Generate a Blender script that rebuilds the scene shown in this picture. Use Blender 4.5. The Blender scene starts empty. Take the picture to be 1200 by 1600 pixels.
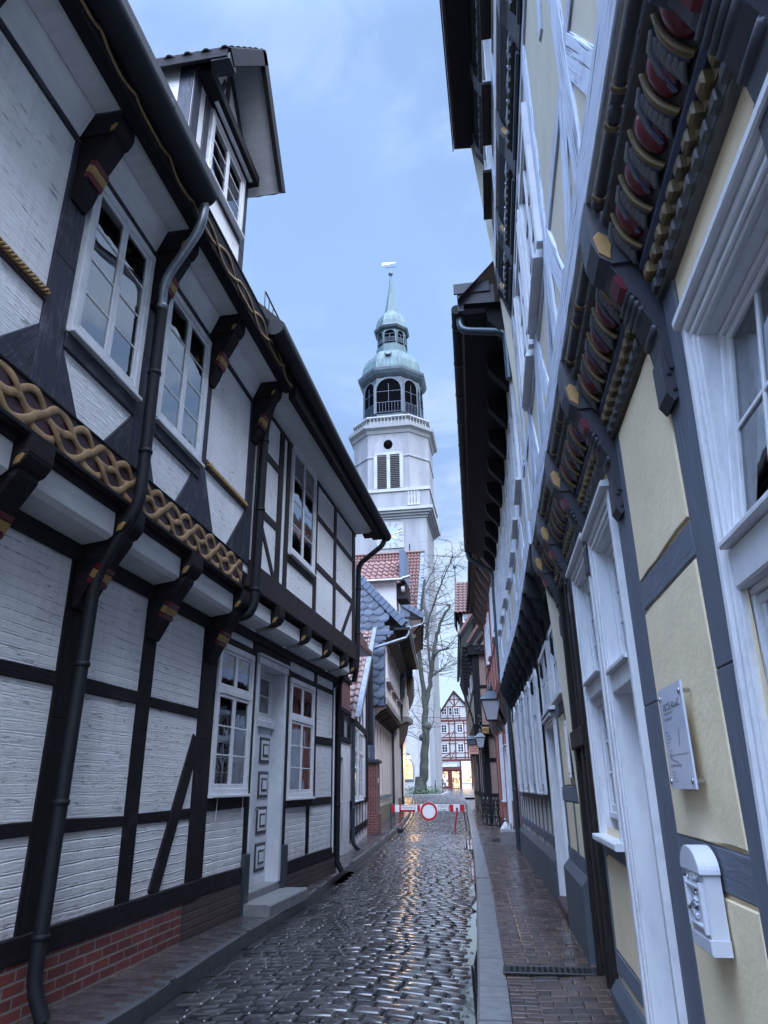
import bpy, bmesh, math, random
from mathutils import Vector as V, Matrix, noise as mnoise
random.seed(7)
R = random.Random(11)
scene = bpy.context.scene
COL = scene.collection
rad = math.radians

# ------------------------------------------------------------------ camera model
FPX = 1100.0
CAM = V((0, 0, 1.6))
def _cd(x, y):
    return V((x - 600.0, -(y - 800.0), -FPX)).normalized()
_Y = _cd(795, 1226)
_yv = 800 - (FPX * FPX + (795 - 600.) * (565 - 600.)) / (1226 - 800.)
_Z = _cd(565, _yv)
_X = _Y.cross(_Z)
ROT = Matrix((_X, _Y, _Z))            # camera -> world
def ray(x, y):
    return ROT @ _cd(x, y)
def atx(x, y, X):
    r = ray(x, y); t = (X - CAM.x) / r.x; return CAM + r * t
def aty(x, y, Y):
    r = ray(x, y); t = (Y - CAM.y) / r.y; return CAM + r * t
cam = bpy.data.objects.new('camera', bpy.data.cameras.new('camera'))
COL.objects.link(cam)
cam.matrix_world = Matrix.Translation(CAM) @ ROT.to_4x4()
cam.data.sensor_fit = 'VERTICAL'
cam.data.sensor_height = 24.0
cam.data.lens = 24.0 * FPX / 1600.0
cam.data.clip_start = 0.05
cam.data.clip_end = 3000
scene.camera = cam

def lerp(a, b, t): return a + (b - a) * t
def curve(P):
    def f(y):
        if y <= P[0][0]: return P[0][1]
        for (a, b), (c, d) in zip(P, P[1:]):
            if y <= c: return b + (d - b) * (y - a) / (c - a)
        return P[-1][1]
    return f
XL = curve([(-5, -3.42), (8.1, -3.42), (14.0, -3.25)])
XC = curve([(14.0, -3.72), (18, -3.86), (24.5, -4.65), (27.5, -4.95)])
XD = curve([(27, -4.9), (30, -5.2), (37, -5.75), (50, -6.9)])
XR = curve([(-5, .91), (3, .76), (7.4, .68), (11.5, .60), (19.75, .2), (26.2, -.17), (30, -.46)])
KL = curve([(-8, -2.75), (5.9, -2.82), (7.8, -2.93), (11.2, -3.0), (17, -3.41), (28.5, -4.25), (37, -4.9), (45, -5.75), (52, -6.6)])
KR = curve([(-8, -.05), (6.2, -.34), (12.4, -.61), (19, -.95), (31.5, -1.68), (42.5, -2.4), (52, -3.0)])
def gz(y):
    t = min(1, max(0, (y - 26) / 36.0)); t = t * t * (3 - 2 * t)
    return t * 1.0 + max(0, min(1, (y - 62) / 40.0)) * .15
def FL(u, z, n): return V((XL(u) + n, u, z))
def FC(u, z, n): return V((XC(u) + n, u, z))
def FD(u, z, n): return V((XD(u) + n, u, z))
def FR(u, z, n): return V((XR(u) - n, u, z))
def FY(y0):                                # a wall that faces back down the street
    return lambda u, z, n: V((u, y0 - n, z))

# ------------------------------------------------------------------ mesh builder
class MB:
    def __init__(s): s.v, s.f, s.uv, s.m, s.sm = [], [], [], [], []
    def face(s, pts, uvs, m=0, smooth=False):
        b = len(s.v); s.v.extend(pts); s.f.append(tuple(range(b, b + len(pts))))
        s.uv.append(list(uvs)); s.m.append(m); s.sm.append(smooth)
    def quad(s, a, b, c, d, m=0, uv=None, smooth=False):
        if uv is None:
            w = (b - a).length; h = (d - a).length
            uv = [(0, 0), (w, 0), (w, h), (0, h)]
        s.face([a, b, c, d], uv, m, smooth)
    def shared(s, verts, faces, uvs, m=0, smooth=True):
        b = len(s.v); s.v.extend(verts)
        for f, u in zip(faces, uvs):
            s.f.append(tuple(b + i for i in f)); s.uv.append(u); s.m.append(m); s.sm.append(smooth)
    def prism(s, F, poly, n0, n1, ch=0.0, m=0, ax=None, uo=(0, 0)):
        P = [V((p[0], p[1])) for p in poly]
        k = len(P)
        area = sum(P[i].x * P[(i + 1) % k].y - P[(i + 1) % k].x * P[i].y for i in range(k))
        if area < 0: P.reverse()
        if ax is None: a = V((1, 0))
        else: a = V(ax).normalized()
        b = V((-a.y, a.x))
        uvf = lambda p: (p.dot(a) + uo[0], p.dot(b) + uo[1])
        if ch > 0:
            Q = []
            for i in range(k):
                e0 = (P[i] - P[i - 1]); e1 = (P[(i + 1) % k] - P[i])
                if e0.length < 1e-6 or e1.length < 1e-6: Q.append(P[i]); continue
                e0.normalize(); e1.normalize()
                n_0 = V((-e0.y, e0.x)); n_1 = V((-e1.y, e1.x))
                d = n_0 + n_1
                den = max(.35, d.length_squared / 2)
                Q.append(P[i] + d * (ch / den))
        else: Q = P
        sg = 1 if n1 > n0 else -1
        vs = [F(p.x, p.y, n0) for p in P] + [F(p.x, p.y, n1 - sg * ch * .8) for p in P]
        uv0 = [uvf(p) for p in P]
        fs, us = [], []
        rings = 2
        if ch > 0:
            vs += [F(q.x, q.y, n1) for q in Q]; rings = 3
        top = (rings - 1) * k
        fs.append(tuple(range(top, top + k))); us.append([uvf(q) for q in Q])
        fs.append(tuple(range(k - 1, -1, -1))); us.append(uv0[::-1])
        for r in range(rings - 1):
            dz = .03 * r
            for i in range(k):
                j = (i + 1) % k
                fs.append((r * k + i, r * k + j, (r + 1) * k + j, (r + 1) * k + i))
                if r == 0:
                    h = abs(n1 - n0)
                    ua, ub = uv0[i], uv0[j]
                    e = P[j] - P[i]
                    o = b * h if abs(e.dot(a)) > abs(e.dot(b)) else a * h
                    o2 = (0, h) if abs(e.dot(a)) > abs(e.dot(b)) else (h, 0)
                    us.append([ua, ub, (ub[0] + o2[0], ub[1] + o2[1]), (ua[0] + o2[0], ua[1] + o2[1])])
                else:
                    us.append([uv0[i], uv0[j], uvf(Q[j]), uvf(Q[i])])
        s.shared(vs, fs, us, m, False)
    def box(s, F, u0, u1, z0, z1, n0, n1, ch=0, m=0, ax=None):
        if ax is None: ax = (0, 1) if abs(z1 - z0) > abs(u1 - u0) else (1, 0)
        s.prism(F, [(u0, z0), (u1, z0), (u1, z1), (u0, z1)], n0, n1, ch, m, ax, (u0 * 3.1, z0 * 1.7))
    def wbox(s, x0, x1, y0, y1, z0, z1, ch=0, m=0):
        s.box(lambda u, z, n: V((u, n, z)), x0, x1, z0, z1, y1, y0, ch, m)
    def bar(s, F, p, q, w, n0, n1, ch=.006, m=0, jit=0.0, maxl=2.2, w2=None):
        p = V(p); q = V(q); d = q - p; L = d.length
        k = max(1, int(math.ceil(L / maxl)))
        a = d.normalized(); b = V((-a.y, a.x)); w2 = w if w2 is None else w2
        j = lambda: R.uniform(-jit, jit)
        offs = [(j(), j()) for _ in range(k + 1)]
        ro = R.uniform(0, 9)
        for i in range(k):
            A = p + d * (i / k); B = p + d * ((i + 1) / k)
            wa = lerp(w, w2, i / k) / 2; wb = lerp(w, w2, (i + 1) / k) / 2
            s.prism(F, [A - b * (wa + offs[i][0]), B - b * (wb + offs[i + 1][0]), B + b * (wb + offs[i + 1][1]), A + b * (wa + offs[i][1])], n0, n1, ch, m, (a.x, a.y), (ro, ro))
    def tube(s, pts, r, seg=10, m=0, caps=True, flat=None, smooth=True):
        pts = [V(p) for p in pts]
        n = len(pts)
        rs = r if isinstance(r, list) else [r] * n
        up = None; vs = []; L = 0; ls = []
        for i in range(n):
            t = (pts[min(n - 1, i + 1)] - pts[max(0, i - 1)])
            if t.length < 1e-9: t = V((0, 0, 1))
            t.normalize()
            if flat is not None:
                up = flat - t * flat.dot(t)
                up.normalize()
            elif up is None:
                up = V((0, 0, 1)) if abs(t.z) < .9 else V((1, 0, 0))
                up = (up - t * up.dot(t)).normalized()
            else:
                up = (up - t * up.dot(t)); up = up.normalized() if up.length > 1e-6 else V((1, 0, 0))
            si = t.cross(up)
            rr = rs[i]
            ra, rb = rr if isinstance(rr, tuple) else (rr, rr)
            if i: L += (pts[i] - pts[i - 1]).length
            ls.append(L)
            for k in range(seg):
                an = 2 * math.pi * k / seg
                vs.append(pts[i] + si * (ra * math.cos(an)) + up * (rb * math.sin(an)))
        fs, us = [], []
        for i in range(n - 1):
            for k in range(seg):
                k2 = (k + 1) % seg
                fs.append((i * seg + k, i * seg + k2, (i + 1) * seg + k2, (i + 1) * seg + k))
                c = .3
                us.append([(ls[i], k / seg * c), (ls[i], (k + 1) / seg * c), (ls[i + 1], (k + 1) / seg * c), (ls[i + 1], k / seg * c)])
        s.shared(vs, fs, us, m, smooth)
        if caps:
            s.face([vs[k].copy() for k in range(seg)], [(0, 0)] * seg, m)
            s.face([vs[(n - 1) * seg + k].copy() for k in range(seg)], [(0, 0)] * seg, m)
    def lathe(s, c, prof, seg=16, m=0, rot=0.0, axis=None, smooth=True, caps=True):
        c = V(c)
        if axis is None: ex, ey, ez = V((1, 0, 0)), V((0, 1, 0)), V((0, 0, 1))
        else:
            ez = V(axis).normalized(); ex = V((0, 0, 1)) if abs(ez.z) < .9 else V((1, 0, 0))
            ex = (ex - ez * ex.dot(ez)).normalized(); ey = ez.cross(ex)
        vs = []
        for r, z in prof:
            for k in range(seg):
                a = rot + 2 * math.pi * k / seg
                vs.append(c + ex * (r * math.cos(a)) + ey * (r * math.sin(a)) + ez * z)
        fs, us = [], []
        L = 0
        for i in range(len(prof) - 1):
            dl = math.hypot(prof[i + 1][0] - prof[i][0], prof[i + 1][1] - prof[i][1])
            for k in range(seg):
                k2 = (k + 1) % seg
                fs.append((i * seg + k, i * seg + k2, (i + 1) * seg + k2, (i + 1) * seg + k))
                w0 = 2 * math.pi * max(prof[i][0], prof[i + 1][0]) / seg
                us.append([(k * w0, L), ((k + 1) * w0, L), ((k + 1) * w0, L + dl), (k * w0, L + dl)])
            L += dl
        s.shared(vs, fs, us, m, smooth)
        if caps:
            if prof[0][0] > 1e-4: s.face([vs[k].copy() for k in range(seg)], [(0, 0)] * seg, m)
            if prof[-1][0] > 1e-4: s.face([vs[(len(prof) - 1) * seg + k].copy() for k in range(seg)], [(0, 0)] * seg, m)
    def ball(s, c, r, seg=12, m=0, sc=(1, 1, 1)):
        c = V(c); n = seg // 2
        vs = []
        for i in range(n + 1):
            t = math.pi * i / n
            for k in range(seg):
                a = 2 * math.pi * k / seg
                vs.append(c + V((r * sc[0] * math.sin(t) * math.cos(a), r * sc[1] * math.sin(t) * math.sin(a), r * sc[2] * math.cos(t))))
        fs, us = [], []
        for i in range(n):
            for k in range(seg):
                k2 = (k + 1) % seg
                fs.append((i * seg + k, (i + 1) * seg + k, (i + 1) * seg + k2, i * seg + k2)); us.append([(0, 0), (0, .1), (.1, .1), (.1, 0)])
        s.shared(vs, fs, us, m, True)
    def build(s, name, mats, parent=None, weld=True):
        if not isinstance(mats, (list, tuple)): mats = [mats]
        off = V((0, 0, 0))
        if parent is not None: off = OFF[parent]
        me = bpy.data.meshes.new(name)
        me.from_pydata([tuple(v - off) for v in s.v], [], s.f)
        uvl = me.uv_layers.new(name='UVMap')
        flat = [c for f in s.uv for p in f for c in p]
        uvl.data.foreach_set('uv', flat)
        me.polygons.foreach_set('material_index', s.m)
        me.polygons.foreach_set('use_smooth', s.sm)
        for mm in mats: me.materials.append(M[mm])
        if weld:
            bm = bmesh.new(); bm.from_mesh(me)
            bmesh.ops.recalc_face_normals(bm, faces=bm.faces)
            bm.to_mesh(me); bm.free()
        me.update()
        o = bpy.data.objects.new(name, me); COL.objects.link(o)
        if parent is not None:
            o.parent = parent; OFF[o] = off
        else: OFF[o] = V((0, 0, 0))
        return o
OFF = {}
def tag(o, label=None, cat=None, group=None, kind=None):
    if label: o['label'] = label
    if cat: o['category'] = cat
    if group: o['group'] = group
    if kind: o['kind'] = kind
    return o
def thing(name, loc, label, cat, group=None):
    o = bpy.data.objects.new(name, None); COL.objects.link(o)
    o.empty_display_size = .3
    o.location = loc; OFF[o] = V(loc)
    return tag(o, label, cat, group)
def one(name, mats, parent, fn, *a, **k):
    mb = MB(); fn(mb, *a, **k); return mb.build(name, mats, parent)
def copy_tree(o, parent=None):
    c = o.copy(); COL.objects.link(c)
    if parent is not None: c.parent = parent
    OFF[c] = OFF.get(o, V((0, 0, 0)))
    for ch in list(o.children): copy_tree(ch, c)
    return c
def text(s, size, F, u, z, n, matn, parent, name='lettering', align='CENTER', sx=1.0, flip=1, ext=.002):
    cu = bpy.data.curves.new(name, 'FONT'); cu.body = s; cu.size = size; cu.align_x = align; cu.align_y = 'CENTER'; cu.extrude = ext; cu.resolution_u = 3
    t = bpy.data.objects.new('tmp', cu); COL.objects.link(t)
    dg = bpy.context.evaluated_depsgraph_get()
    me = bpy.data.meshes.new_from_object(t.evaluated_get(dg))
    bpy.data.objects.remove(t); bpy.data.curves.remove(cu)
    off = OFF[parent]
    for v in me.vertices:
        p = F(u + flip * v.co.x * sx, z + v.co.y, n + v.co.z); v.co = p - off
    me.materials.clear(); me.materials.append(M[matn])
    o = bpy.data.objects.new(name, me); COL.objects.link(o); o.parent = parent; OFF[o] = off
    return o
# ------------------------------------------------------------------ materials
M = {}
class NT:
    def __init__(s, name):
        m = bpy.data.materials.new(name); m.use_nodes = True; s.m = m; s.t = m.node_tree
        s.t.nodes.clear(); s.out = s.n('ShaderNodeOutputMaterial'); M[name] = m
    def n(s, typ, **kw):
        x = s.t.nodes.new(typ)
        for k, v in kw.items(): setattr(x, k, v)
        return x
    def l(s, a, b): s.t.links.new(a, b)
    def inp(s, node, key, val):
        i = node.inputs[key]
        if hasattr(val, 'is_output'): s.l(val, i)
        elif isinstance(val, (tuple, list)) and len(val) == 3 and i.type == 'RGBA': i.default_value = (*val, 1)
        else: i.default_value = val
    def uv(s, scale=(1, 1, 1), loc=(0, 0, 0), rot=0, src='UV'):
        tc = s.n('ShaderNodeTexCoord'); mp = s.n('ShaderNodeMapping')
        s.l(tc.outputs[src], mp.inputs['Vector'])
        mp.inputs['Scale'].default_value = scale; mp.inputs['Location'].default_value = loc; mp.inputs['Rotation'].default_value = (0, 0, rot)
        return mp.outputs['Vector']
    def noise(s, vec, scale=5, detail=6, rough=.55, dist=0, out='Fac'):
        x = s.n('ShaderNodeTexNoise'); s.l(vec, x.inputs['Vector'])
        x.inputs['Scale'].default_value = scale; x.inputs['Detail'].default_value = detail; x.inputs['Roughness'].default_value = rough; x.inputs['Distortion'].default_value = dist
        return x.outputs[out]
    def ramp(s, fac, a, b, ca=(0, 0, 0), cb=(1, 1, 1)):
        x = s.n('ShaderNodeValToRGB'); s.l(fac, x.inputs['Fac'])
        x.color_ramp.elements[0].position = a; x.color_ramp.elements[1].position = b
        x.color_ramp.elements[0].color = (*ca, 1); x.color_ramp.elements[1].color = (*cb, 1)
        return x.outputs['Color']
    def mix(s, fac, a, b, mode='MIX'):
        x = s.n('ShaderNodeMixRGB', blend_type=mode); s.inp(x, 'Fac', fac); s.inp(x, 'Color1', a); s.inp(x, 'Color2', b)
        return x.outputs['Color']
    def math(s, op, a, b=0):
        x = s.n('ShaderNodeMath', operation=op); s.inp(x, 0, a); s.inp(x, 1, b); return x.outputs[0]
    def bump(s, h, strength=.5, dist=.01, normal=None):
        x = s.n('ShaderNodeBump'); s.l(h, x.inputs['Height']); x.inputs['Strength'].default_value = strength; x.inputs['Distance'].default_value = dist
        if normal is not None: s.l(normal, x.inputs['Normal'])
        return x.outputs['Normal']
    def bsdf(s, color, rough, normal=None, metal=0, spec=.5, emit=None, estr=0, coat=0):
        x = s.n('ShaderNodeBsdfPrincipled')
        s.inp(x, 'Base Color', color); s.inp(x, 'Roughness', rough); s.inp(x, 'Metallic', metal); s.inp(x, 'Specular IOR Level', spec)
        if normal is not None: s.l(normal, x.inputs['Normal'])
        if coat: s.inp(x, 'Coat Weight', coat); s.inp(x, 'Coat Roughness', .08)
        if emit is not None: s.inp(x, 'Emission Color', emit); s.inp(x, 'Emission Strength', estr)
        s.l(x.outputs[0], s.out.inputs['Surface']); return x
    def rnd(s):
        return s.n('ShaderNodeObjectInfo').outputs['Random']

def plain(name, c1, c2=None, rough=.6, scale=8, stretch=(1, 1, 1), bump=.15, bscale=60, bd=.004, metal=0, spec=.5, lo=.35, hi=.65, src='UV', r2=None, coat=0, vary=.0, wave=None):
    t = NT(name); v = t.uv(stretch, src=src)
    c2 = c2 or tuple(c * .75 for c in c1)
    f = t.noise(v, scale, 8, .6)
    col = t.mix(t.ramp(f, lo, hi), c1, c2)
    if vary:
        g = t.math('MULTIPLY_ADD', t.rnd(), vary); g.node.inputs[2].default_value = 1 - vary * .5
        col = t.mix(1.0, col, g, 'MULTIPLY')
    nrm = t.bump(t.noise(v, bscale, 5, .6), bump, bd) if bump else None
    if wave: nrm = t.bump(t.noise(v, wave[0], 3, .5), 1.0, wave[1], nrm)
    r = rough if r2 is None else t.math('MULTIPLY_ADD', f, r2 - rough)
    if r2 is not None: r.node.inputs[2].default_value = rough
    t.bsdf(col, r, nrm, metal, spec, coat=coat)
    return t

def wood(name, c1, c2, worn=None, wlo=.55, whi=.75, rough=.55, bump=.5, crack=(.012, .011, .012), clo=.30, chi=.40):
    t = NT(name); v = t.uv((1.2, 14, 1)); v2 = t.uv((1, 1, 1)); v3 = t.uv((.9, 26, 1))
    g = t.noise(v, 3.5, 8, .65, .6)
    col = t.mix(t.ramp(g, .35, .68), c1, c2)
    if worn:
        w = t.noise(v2, 2.3, 9, .7, .8)
        w2 = t.math('MULTIPLY', w, t.math('MULTIPLY_ADD', g, .9))
        w2.node.inputs[1].default_value = 1
        ww = t.math('ADD', t.math('MULTIPLY', w, .65), t.math('MULTIPLY', g, .35))
        col = t.mix(t.ramp(ww, wlo, whi), col, worn)
    cr = t.noise(v3, 2.2, 6, .6, .3)
    cf = t.ramp(cr, clo, chi)
    col = t.mix(cf, crack, col)
    vr = t.math('MULTIPLY_ADD', t.rnd(), .35); vr.node.inputs[2].default_value = .82
    col = t.mix(1.0, col, vr, 'MULTIPLY')
    h = t.math('ADD', t.math('MULTIPLY', cf, 1.0), t.math('MULTIPLY', g, .6))
    t.bsdf(col, rough, t.bump(h, bump, .006), spec=.2)
    return t

wood('dark_timber', (.009, .007, .009), (.017, .013, .016), (.052, .048, .058), .53, .72, .62, 1.0, (.004, .004, .005), .30, .38)
wood('brown_timber', (.025, .018, .018), (.036, .028, .028), (.052, .045, .046), .56, .75, .55)
wood('slate_dark', (.028, .029, .040), (.048, .049, .064), (.135, .14, .168), .52, .70, .5, 1.0, (.014, .014, .018), .29, .37)
wood('slate_timber', (.132, .148, .182), (.160, .176, .212), (.22, .234, .268), .54, .76, .65, 1.0, (.035, .037, .045), .29, .36)
wood('white_weathered_timber', (.53, .58, .67), (.63, .68, .77), (.27, .30, .37), .54, .72, .6, 1.0, (.07, .08, .11), .35, .44)
wood('black_timber', (.010, .0095, .012), (.017, .0165, .020), (.030, .030, .037), .6, .78, .75)
wood('rotten_timber', (.012, .010, .010), (.026, .021, .020), (.055, .048, .046), .55, .7, .6, 1.0)
wood('plank_brown', (.075, .040, .028), (.11, .062, .042), (.06, .04, .03), .5, .7, .45, .8)
wood('beige_timber', (.30, .27, .25), (.36, .33, .31), (.20, .18, .17), .55, .75, .65, .5, (.1, .09, .08))
wood('soffit_brown', (.085, .062, .050), (.13, .10, .083), (.06, .045, .038), .5, .7, .65, .7)
wood('red_timber', (.095, .032, .030), (.13, .045, .042), (.07, .034, .034), .58, .8, .6)

def white_brick(name, c1, c2, rough_trowel=False):
    """thickly limewashed brickwork: soft wavering courses, flaked joints, few visible perpends"""
    t = NT(name); v = t.uv((1, 1, 1))
    wob = t.noise(t.uv((1.1, 2.5, 1)), 1.6, 4, .55)
    sp = t.n('ShaderNodeSeparateXYZ'); t.l(v, sp.inputs[0])
    row = t.math('ADD', t.math('MULTIPLY', sp.outputs['Y'], 1 / .083), t.math('MULTIPLY', wob, .45))
    fr = t.math('FRACT', row); tri = t.math('ABSOLUTE', t.math('SUBTRACT', fr, .5))       # .5 at a joint
    joint = t.ramp(tri, .395, .50)
    b = t.n('ShaderNodeTexBrick'); t.l(v, b.inputs['Vector'])
    b.inputs['Scale'].default_value = 1; b.inputs['Brick Width'].default_value = .26; b.inputs['Row Height'].default_value = .083; b.inputs['Mortar Size'].default_value = .010; b.inputs['Mortar Smooth'].default_value = 1
    big = t.noise(v, 1.3, 8, .65, .4)
    patch = t.ramp(t.noise(v, 2.1, 5, .6), .40, .60)
    col = t.mix(t.ramp(big, .36, .70), c1, c2)
    streak = t.noise(t.uv((9, .7, 1)), 1.6, 5, .6)
    col = t.mix(t.ramp(streak, .50, .78), col, tuple(c * .80 for c in c1))
    zz = sp.outputs['Y']
    band = t.n('ShaderNodeValToRGB'); t.l(t.math('MULTIPLY', zz, 1 / 4.0), band.inputs['Fac'])
    e = band.color_ramp.elements; e[0].position = .30; e[0].color = (1, 1, 1, 1); e[1].position = .345; e[1].color = (.22, .22, .22, 1)
    q = e.new(.60); q.color = (.22, .22, .22, 1); q = e.new(.64); q.color = (.75, .75, .75, 1)
    band = band.outputs['Color']
    dirt = t.math('MULTIPLY', t.ramp(zz, .55, 1.25, (1, 1, 1), (0, 0, 0)), t.ramp(t.noise(t.uv((2.5, 1.2, 1)), 1.8, 7, .65), .40, .68))
    col = t.mix(t.math('MULTIPLY', dirt, .55), col, (.30, .27, .25))
    vh = t.uv((2.2, 15, 1))
    flake = t.ramp(t.noise(vh, 2.3, 7, .62, 1.2), .34 if not rough_trowel else .335, .40)
    gap = t.math('MULTIPLY', joint, t.ramp(t.noise(t.uv((3, 1, 1)), 2.6, 6, .65), .54, .66))
    gap = t.math('MULTIPLY', gap, .15) if rough_trowel else t.math('MULTIPLY', gap, band)
    keep = t.math('SUBTRACT', 1, gap)
    dark = t.mix(1, t.mix(patch, (1, 1, 1), flake), keep, 'MULTIPLY')
    col = t.mix(dark, tuple(c * .36 for c in c1), col)
    fine = t.noise(v, 42, 6, .65)
    jd = t.math('MULTIPLY', joint, t.math('MULTIPLY_ADD', patch, .6) if False else (.25 if rough_trowel else .8))
    if not rough_trowel: jd = t.math('MULTIPLY', jd, band)
    h = t.math('SUBTRACT', t.math('MULTIPLY', fine, .30), jd)
    h = t.math('ADD', h, t.math('MULTIPLY', t.math('SUBTRACT', 1, b.outputs['Fac']), .05 if rough_trowel else .16))
    h = t.math('ADD', h, t.math('MULTIPLY', t.noise(vh, 3.0, 5, .6, 1), .9 if rough_trowel else .55))
    h = t.math('ADD', h, t.math('MULTIPLY', dark, .9))
    h = t.math('ADD', h, t.math('MULTIPLY', t.noise(v, 7, 4, .6), .5))
    t.bsdf(col, .62, t.bump(h, .75, .012))
white_brick('white_painted_brick', (.83, .83, .835), (.64, .64, .655))
white_brick('white_rough_render', (.82, .82, .825), (.72, .72, .73), True)

def brick(name, c1, c2, mortar, rough=.6, bw=.25, rh=.08, ms=.011, spec=.5, src='UV', rot=0, bump=.8, r2=None, offset=.5):
    t = NT(name); v = t.uv((1, 1, 1), rot=rot, src=src)
    nz = t.noise(v, 6.0, 3, .5, out='Color')
    sub = t.n('ShaderNodeVectorMath', operation='MULTIPLY_ADD'); t.l(nz, sub.inputs[0]); sub.inputs[1].default_value = (.012, .012, 0); t.l(v, sub.inputs[2])
    b = t.n('ShaderNodeTexBrick'); t.l(sub.outputs[0], b.inputs['Vector']); b.offset = offset
    b.inputs['Scale'].default_value = 1; b.inputs['Brick Width'].default_value = bw; b.inputs['Row Height'].default_value = rh
    b.inputs['Mortar Size'].default_value = ms; b.inputs['Mortar Smooth'].default_value = .35
    b.inputs['Color1'].default_value = (*c1, 1); b.inputs['Color2'].default_value = (*c2, 1); b.inputs['Mortar'].default_value = (*mortar, 1)
    d = t.noise(v, 2.0, 8, .7)
    col = t.mix(t.ramp(d, .35, .75), b.outputs['Color'], t.mix(1, b.outputs['Color'], (.6, .6, .62), 'MULTIPLY'))
    fine = t.noise(v, 50, 5, .6)
    col = t.mix(.25, col, fine, 'OVERLAY')
    h = t.math('ADD', t.math('SUBTRACT', 1, b.outputs['Fac']), t.math('MULTIPLY', fine, .25))
    r = rough
    if r2 is not None:
        r = t.math('MULTIPLY_ADD', t.ramp(d, .35, .65), r2 - rough); r.node.inputs[2].default_value = rough
    t.bsdf(col, r, t.bump(h, bump, .006), spec=spec)
brick('red_brick', (.24, .062, .052), (.16, .042, .040), (.24, .21, .19))
brick('brown_brick', (.075, .045, .042), (.10, .060, .055), (.06, .05, .05))
brick('peach_brick', (.42, .27, .21), (.38, .25, .20), (.40, .31, .25), .7, bump=.5)
brick('wet_brick_paving', (.125, .075, .066), (.075, .050, .050), (.012, .011, .012), .12, .215, .155, .010, src='UV', r2=.36, bump=1.0)
brick('dark_wet_paving', (.090, .075, .078), (.062, .054, .058), (.018, .017, .018), .14, .22, .11, .008, src='UV', r2=.34, bump=1.0)

plain('cream_plaster', (.90, .745, .49), (.79, .65, .42), .8, 2.2, bump=.45, bscale=38, bd=.006, lo=.3, hi=.75, wave=(4.0, .009))
plain('grey_cream_plaster', (.60, .54, .41), (.52, .475, .375), .8, 2.5, bump=.2, bscale=40)
plain('beige_plaster', (.78, .69, .62), (.68, .60, .55), .8, 1.2, bump=.3, bscale=50)
plain('ochre_plinth', (.30, .25, .16), (.22, .19, .13), .7, 2, bump=.3)
plain('window_white', (.70, .71, .73), (.46, .47, .50), .45, 4.5, (1, .45, 1), bump=.35, bscale=40, lo=.50, hi=.80)
plain('door_white', (.70, .72, .76), (.54, .56, .60), .45, 3.5, (1, .5, 1), bump=.25, bscale=25)
plain('soffit_white', (.72, .73, .73), (.62, .63, .63), .6, 3, (1, 4, 1), bump=.15, bscale=30)
plain('plinth_blue', (.055, .068, .085), (.075, .09, .11), .55, 3, bump=.5, bscale=28, bd=.008)
plain('gold_paint', (.40, .25, .085), (.28, .165, .055), .45, 14, bump=.3, bscale=50, metal=.25)
plain('ochre_carving', (.29, .18, .082), (.15, .088, .04), .65, 7, bump=.6, bscale=30, lo=.4, hi=.7)
plain('maroon_paint', (.048, .014, .020), (.032, .011, .015), .5, 6, bump=.25, bscale=40)
plain('red_paint', (.13, .010, .022), (.085, .008, .015), .35, 10, bump=.15)
plain('grey_carving', (.085, .082, .080), (.048, .048, .050), .55, 14, bump=.3, bscale=40)
plain('dull_gold', (.23, .155, .062), (.085, .062, .036), .55, 9, bump=.6, bscale=50, metal=.15)
plain('pale_carving', (.17, .17, .175), (.085, .085, .09), .55, 16, bump=.35, bscale=40)
plain('blue_fillet', (.045, .065, .13), (.035, .045, .075), .5, 8, bump=.2)
plain('charcoal_paint', (.046, .048, .062), (.032, .033, .043), .5, 6, bump=.3, bscale=30)
plain('gutter_black', (.009, .010, .013), (.014, .014, .018), .6, 5, bump=.06, spec=.25)
plain('zinc', (.34, .37, .40), (.20, .22, .25), .42, 5, bump=.08, metal=.75)
plain('zinc_dark', (.075, .095, .115), (.055, .07, .085), .38, 4, bump=.08, metal=.55)
plain('slate', (.028, .040, .064), (.064, .084, .122), .5, 1.3, bump=.25, bscale=30, lo=.42, hi=.58)
plain('slate_trim', (.075, .10, .15), (.055, .075, .115), .4, 5, bump=.2)
plain('stone', (.24, .24, .24), (.17, .17, .18), .5, 6, bump=.5, bscale=40)
plain('granite_kerb', (.22, .23, .24), (.15, .155, .16), .22, 9, bump=.4, bscale=70, bd=.004, r2=.45)
plain('dark_kerb', (.085, .088, .092), (.055, .056, .06), .2, 6, bump=.5, bscale=60, r2=.42)
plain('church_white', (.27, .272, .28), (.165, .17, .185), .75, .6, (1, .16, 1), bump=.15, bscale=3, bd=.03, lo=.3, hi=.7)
plain('church_trim', (.36, .36, .355), (.27, .275, .28), .7, .6, bump=.2, bscale=4, bd=.03)
plain('copper_green', (.095, .165, .165), (.030, .050, .062), .6, 1.1, (1, .25, 1), bump=.2, bscale=5, bd=.02, lo=.3, hi=.7)
plain('copper_dark', (.035, .048, .062), (.062, .090, .105), .5, .8, bump=.2, bscale=5, bd=.02)
plain('louver_dark', (.03, .028, .028), (.045, .042, .04), .6, 3)
plain('red_tile', (.17, .068, .055), (.105, .050, .046), .55, 2.5, bump=.25, bscale=40, vary=.2, lo=.3, hi=.7)
plain('old_tile', (.135, .065, .054), (.085, .050, .046), .5, 2.0, bump=.3, bscale=40, lo=.3, hi=.7)
plain('dark_tile', (.016, .015, .017), (.026, .023, .025), .8, 3, bump=.3)
plain('bark', (.040, .048, .034), (.024, .025, .023), .8, 3, (1, .5, 1), bump=.8, bscale=14, bd=.03)
plain('twig', (.05, .05, .052), (.075, .074, .07), .8, 3, bump=0)
plain('salmon_wall', (.42, .15, .11), (.34, .125, .095), .75, 2, bump=.2)
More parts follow.
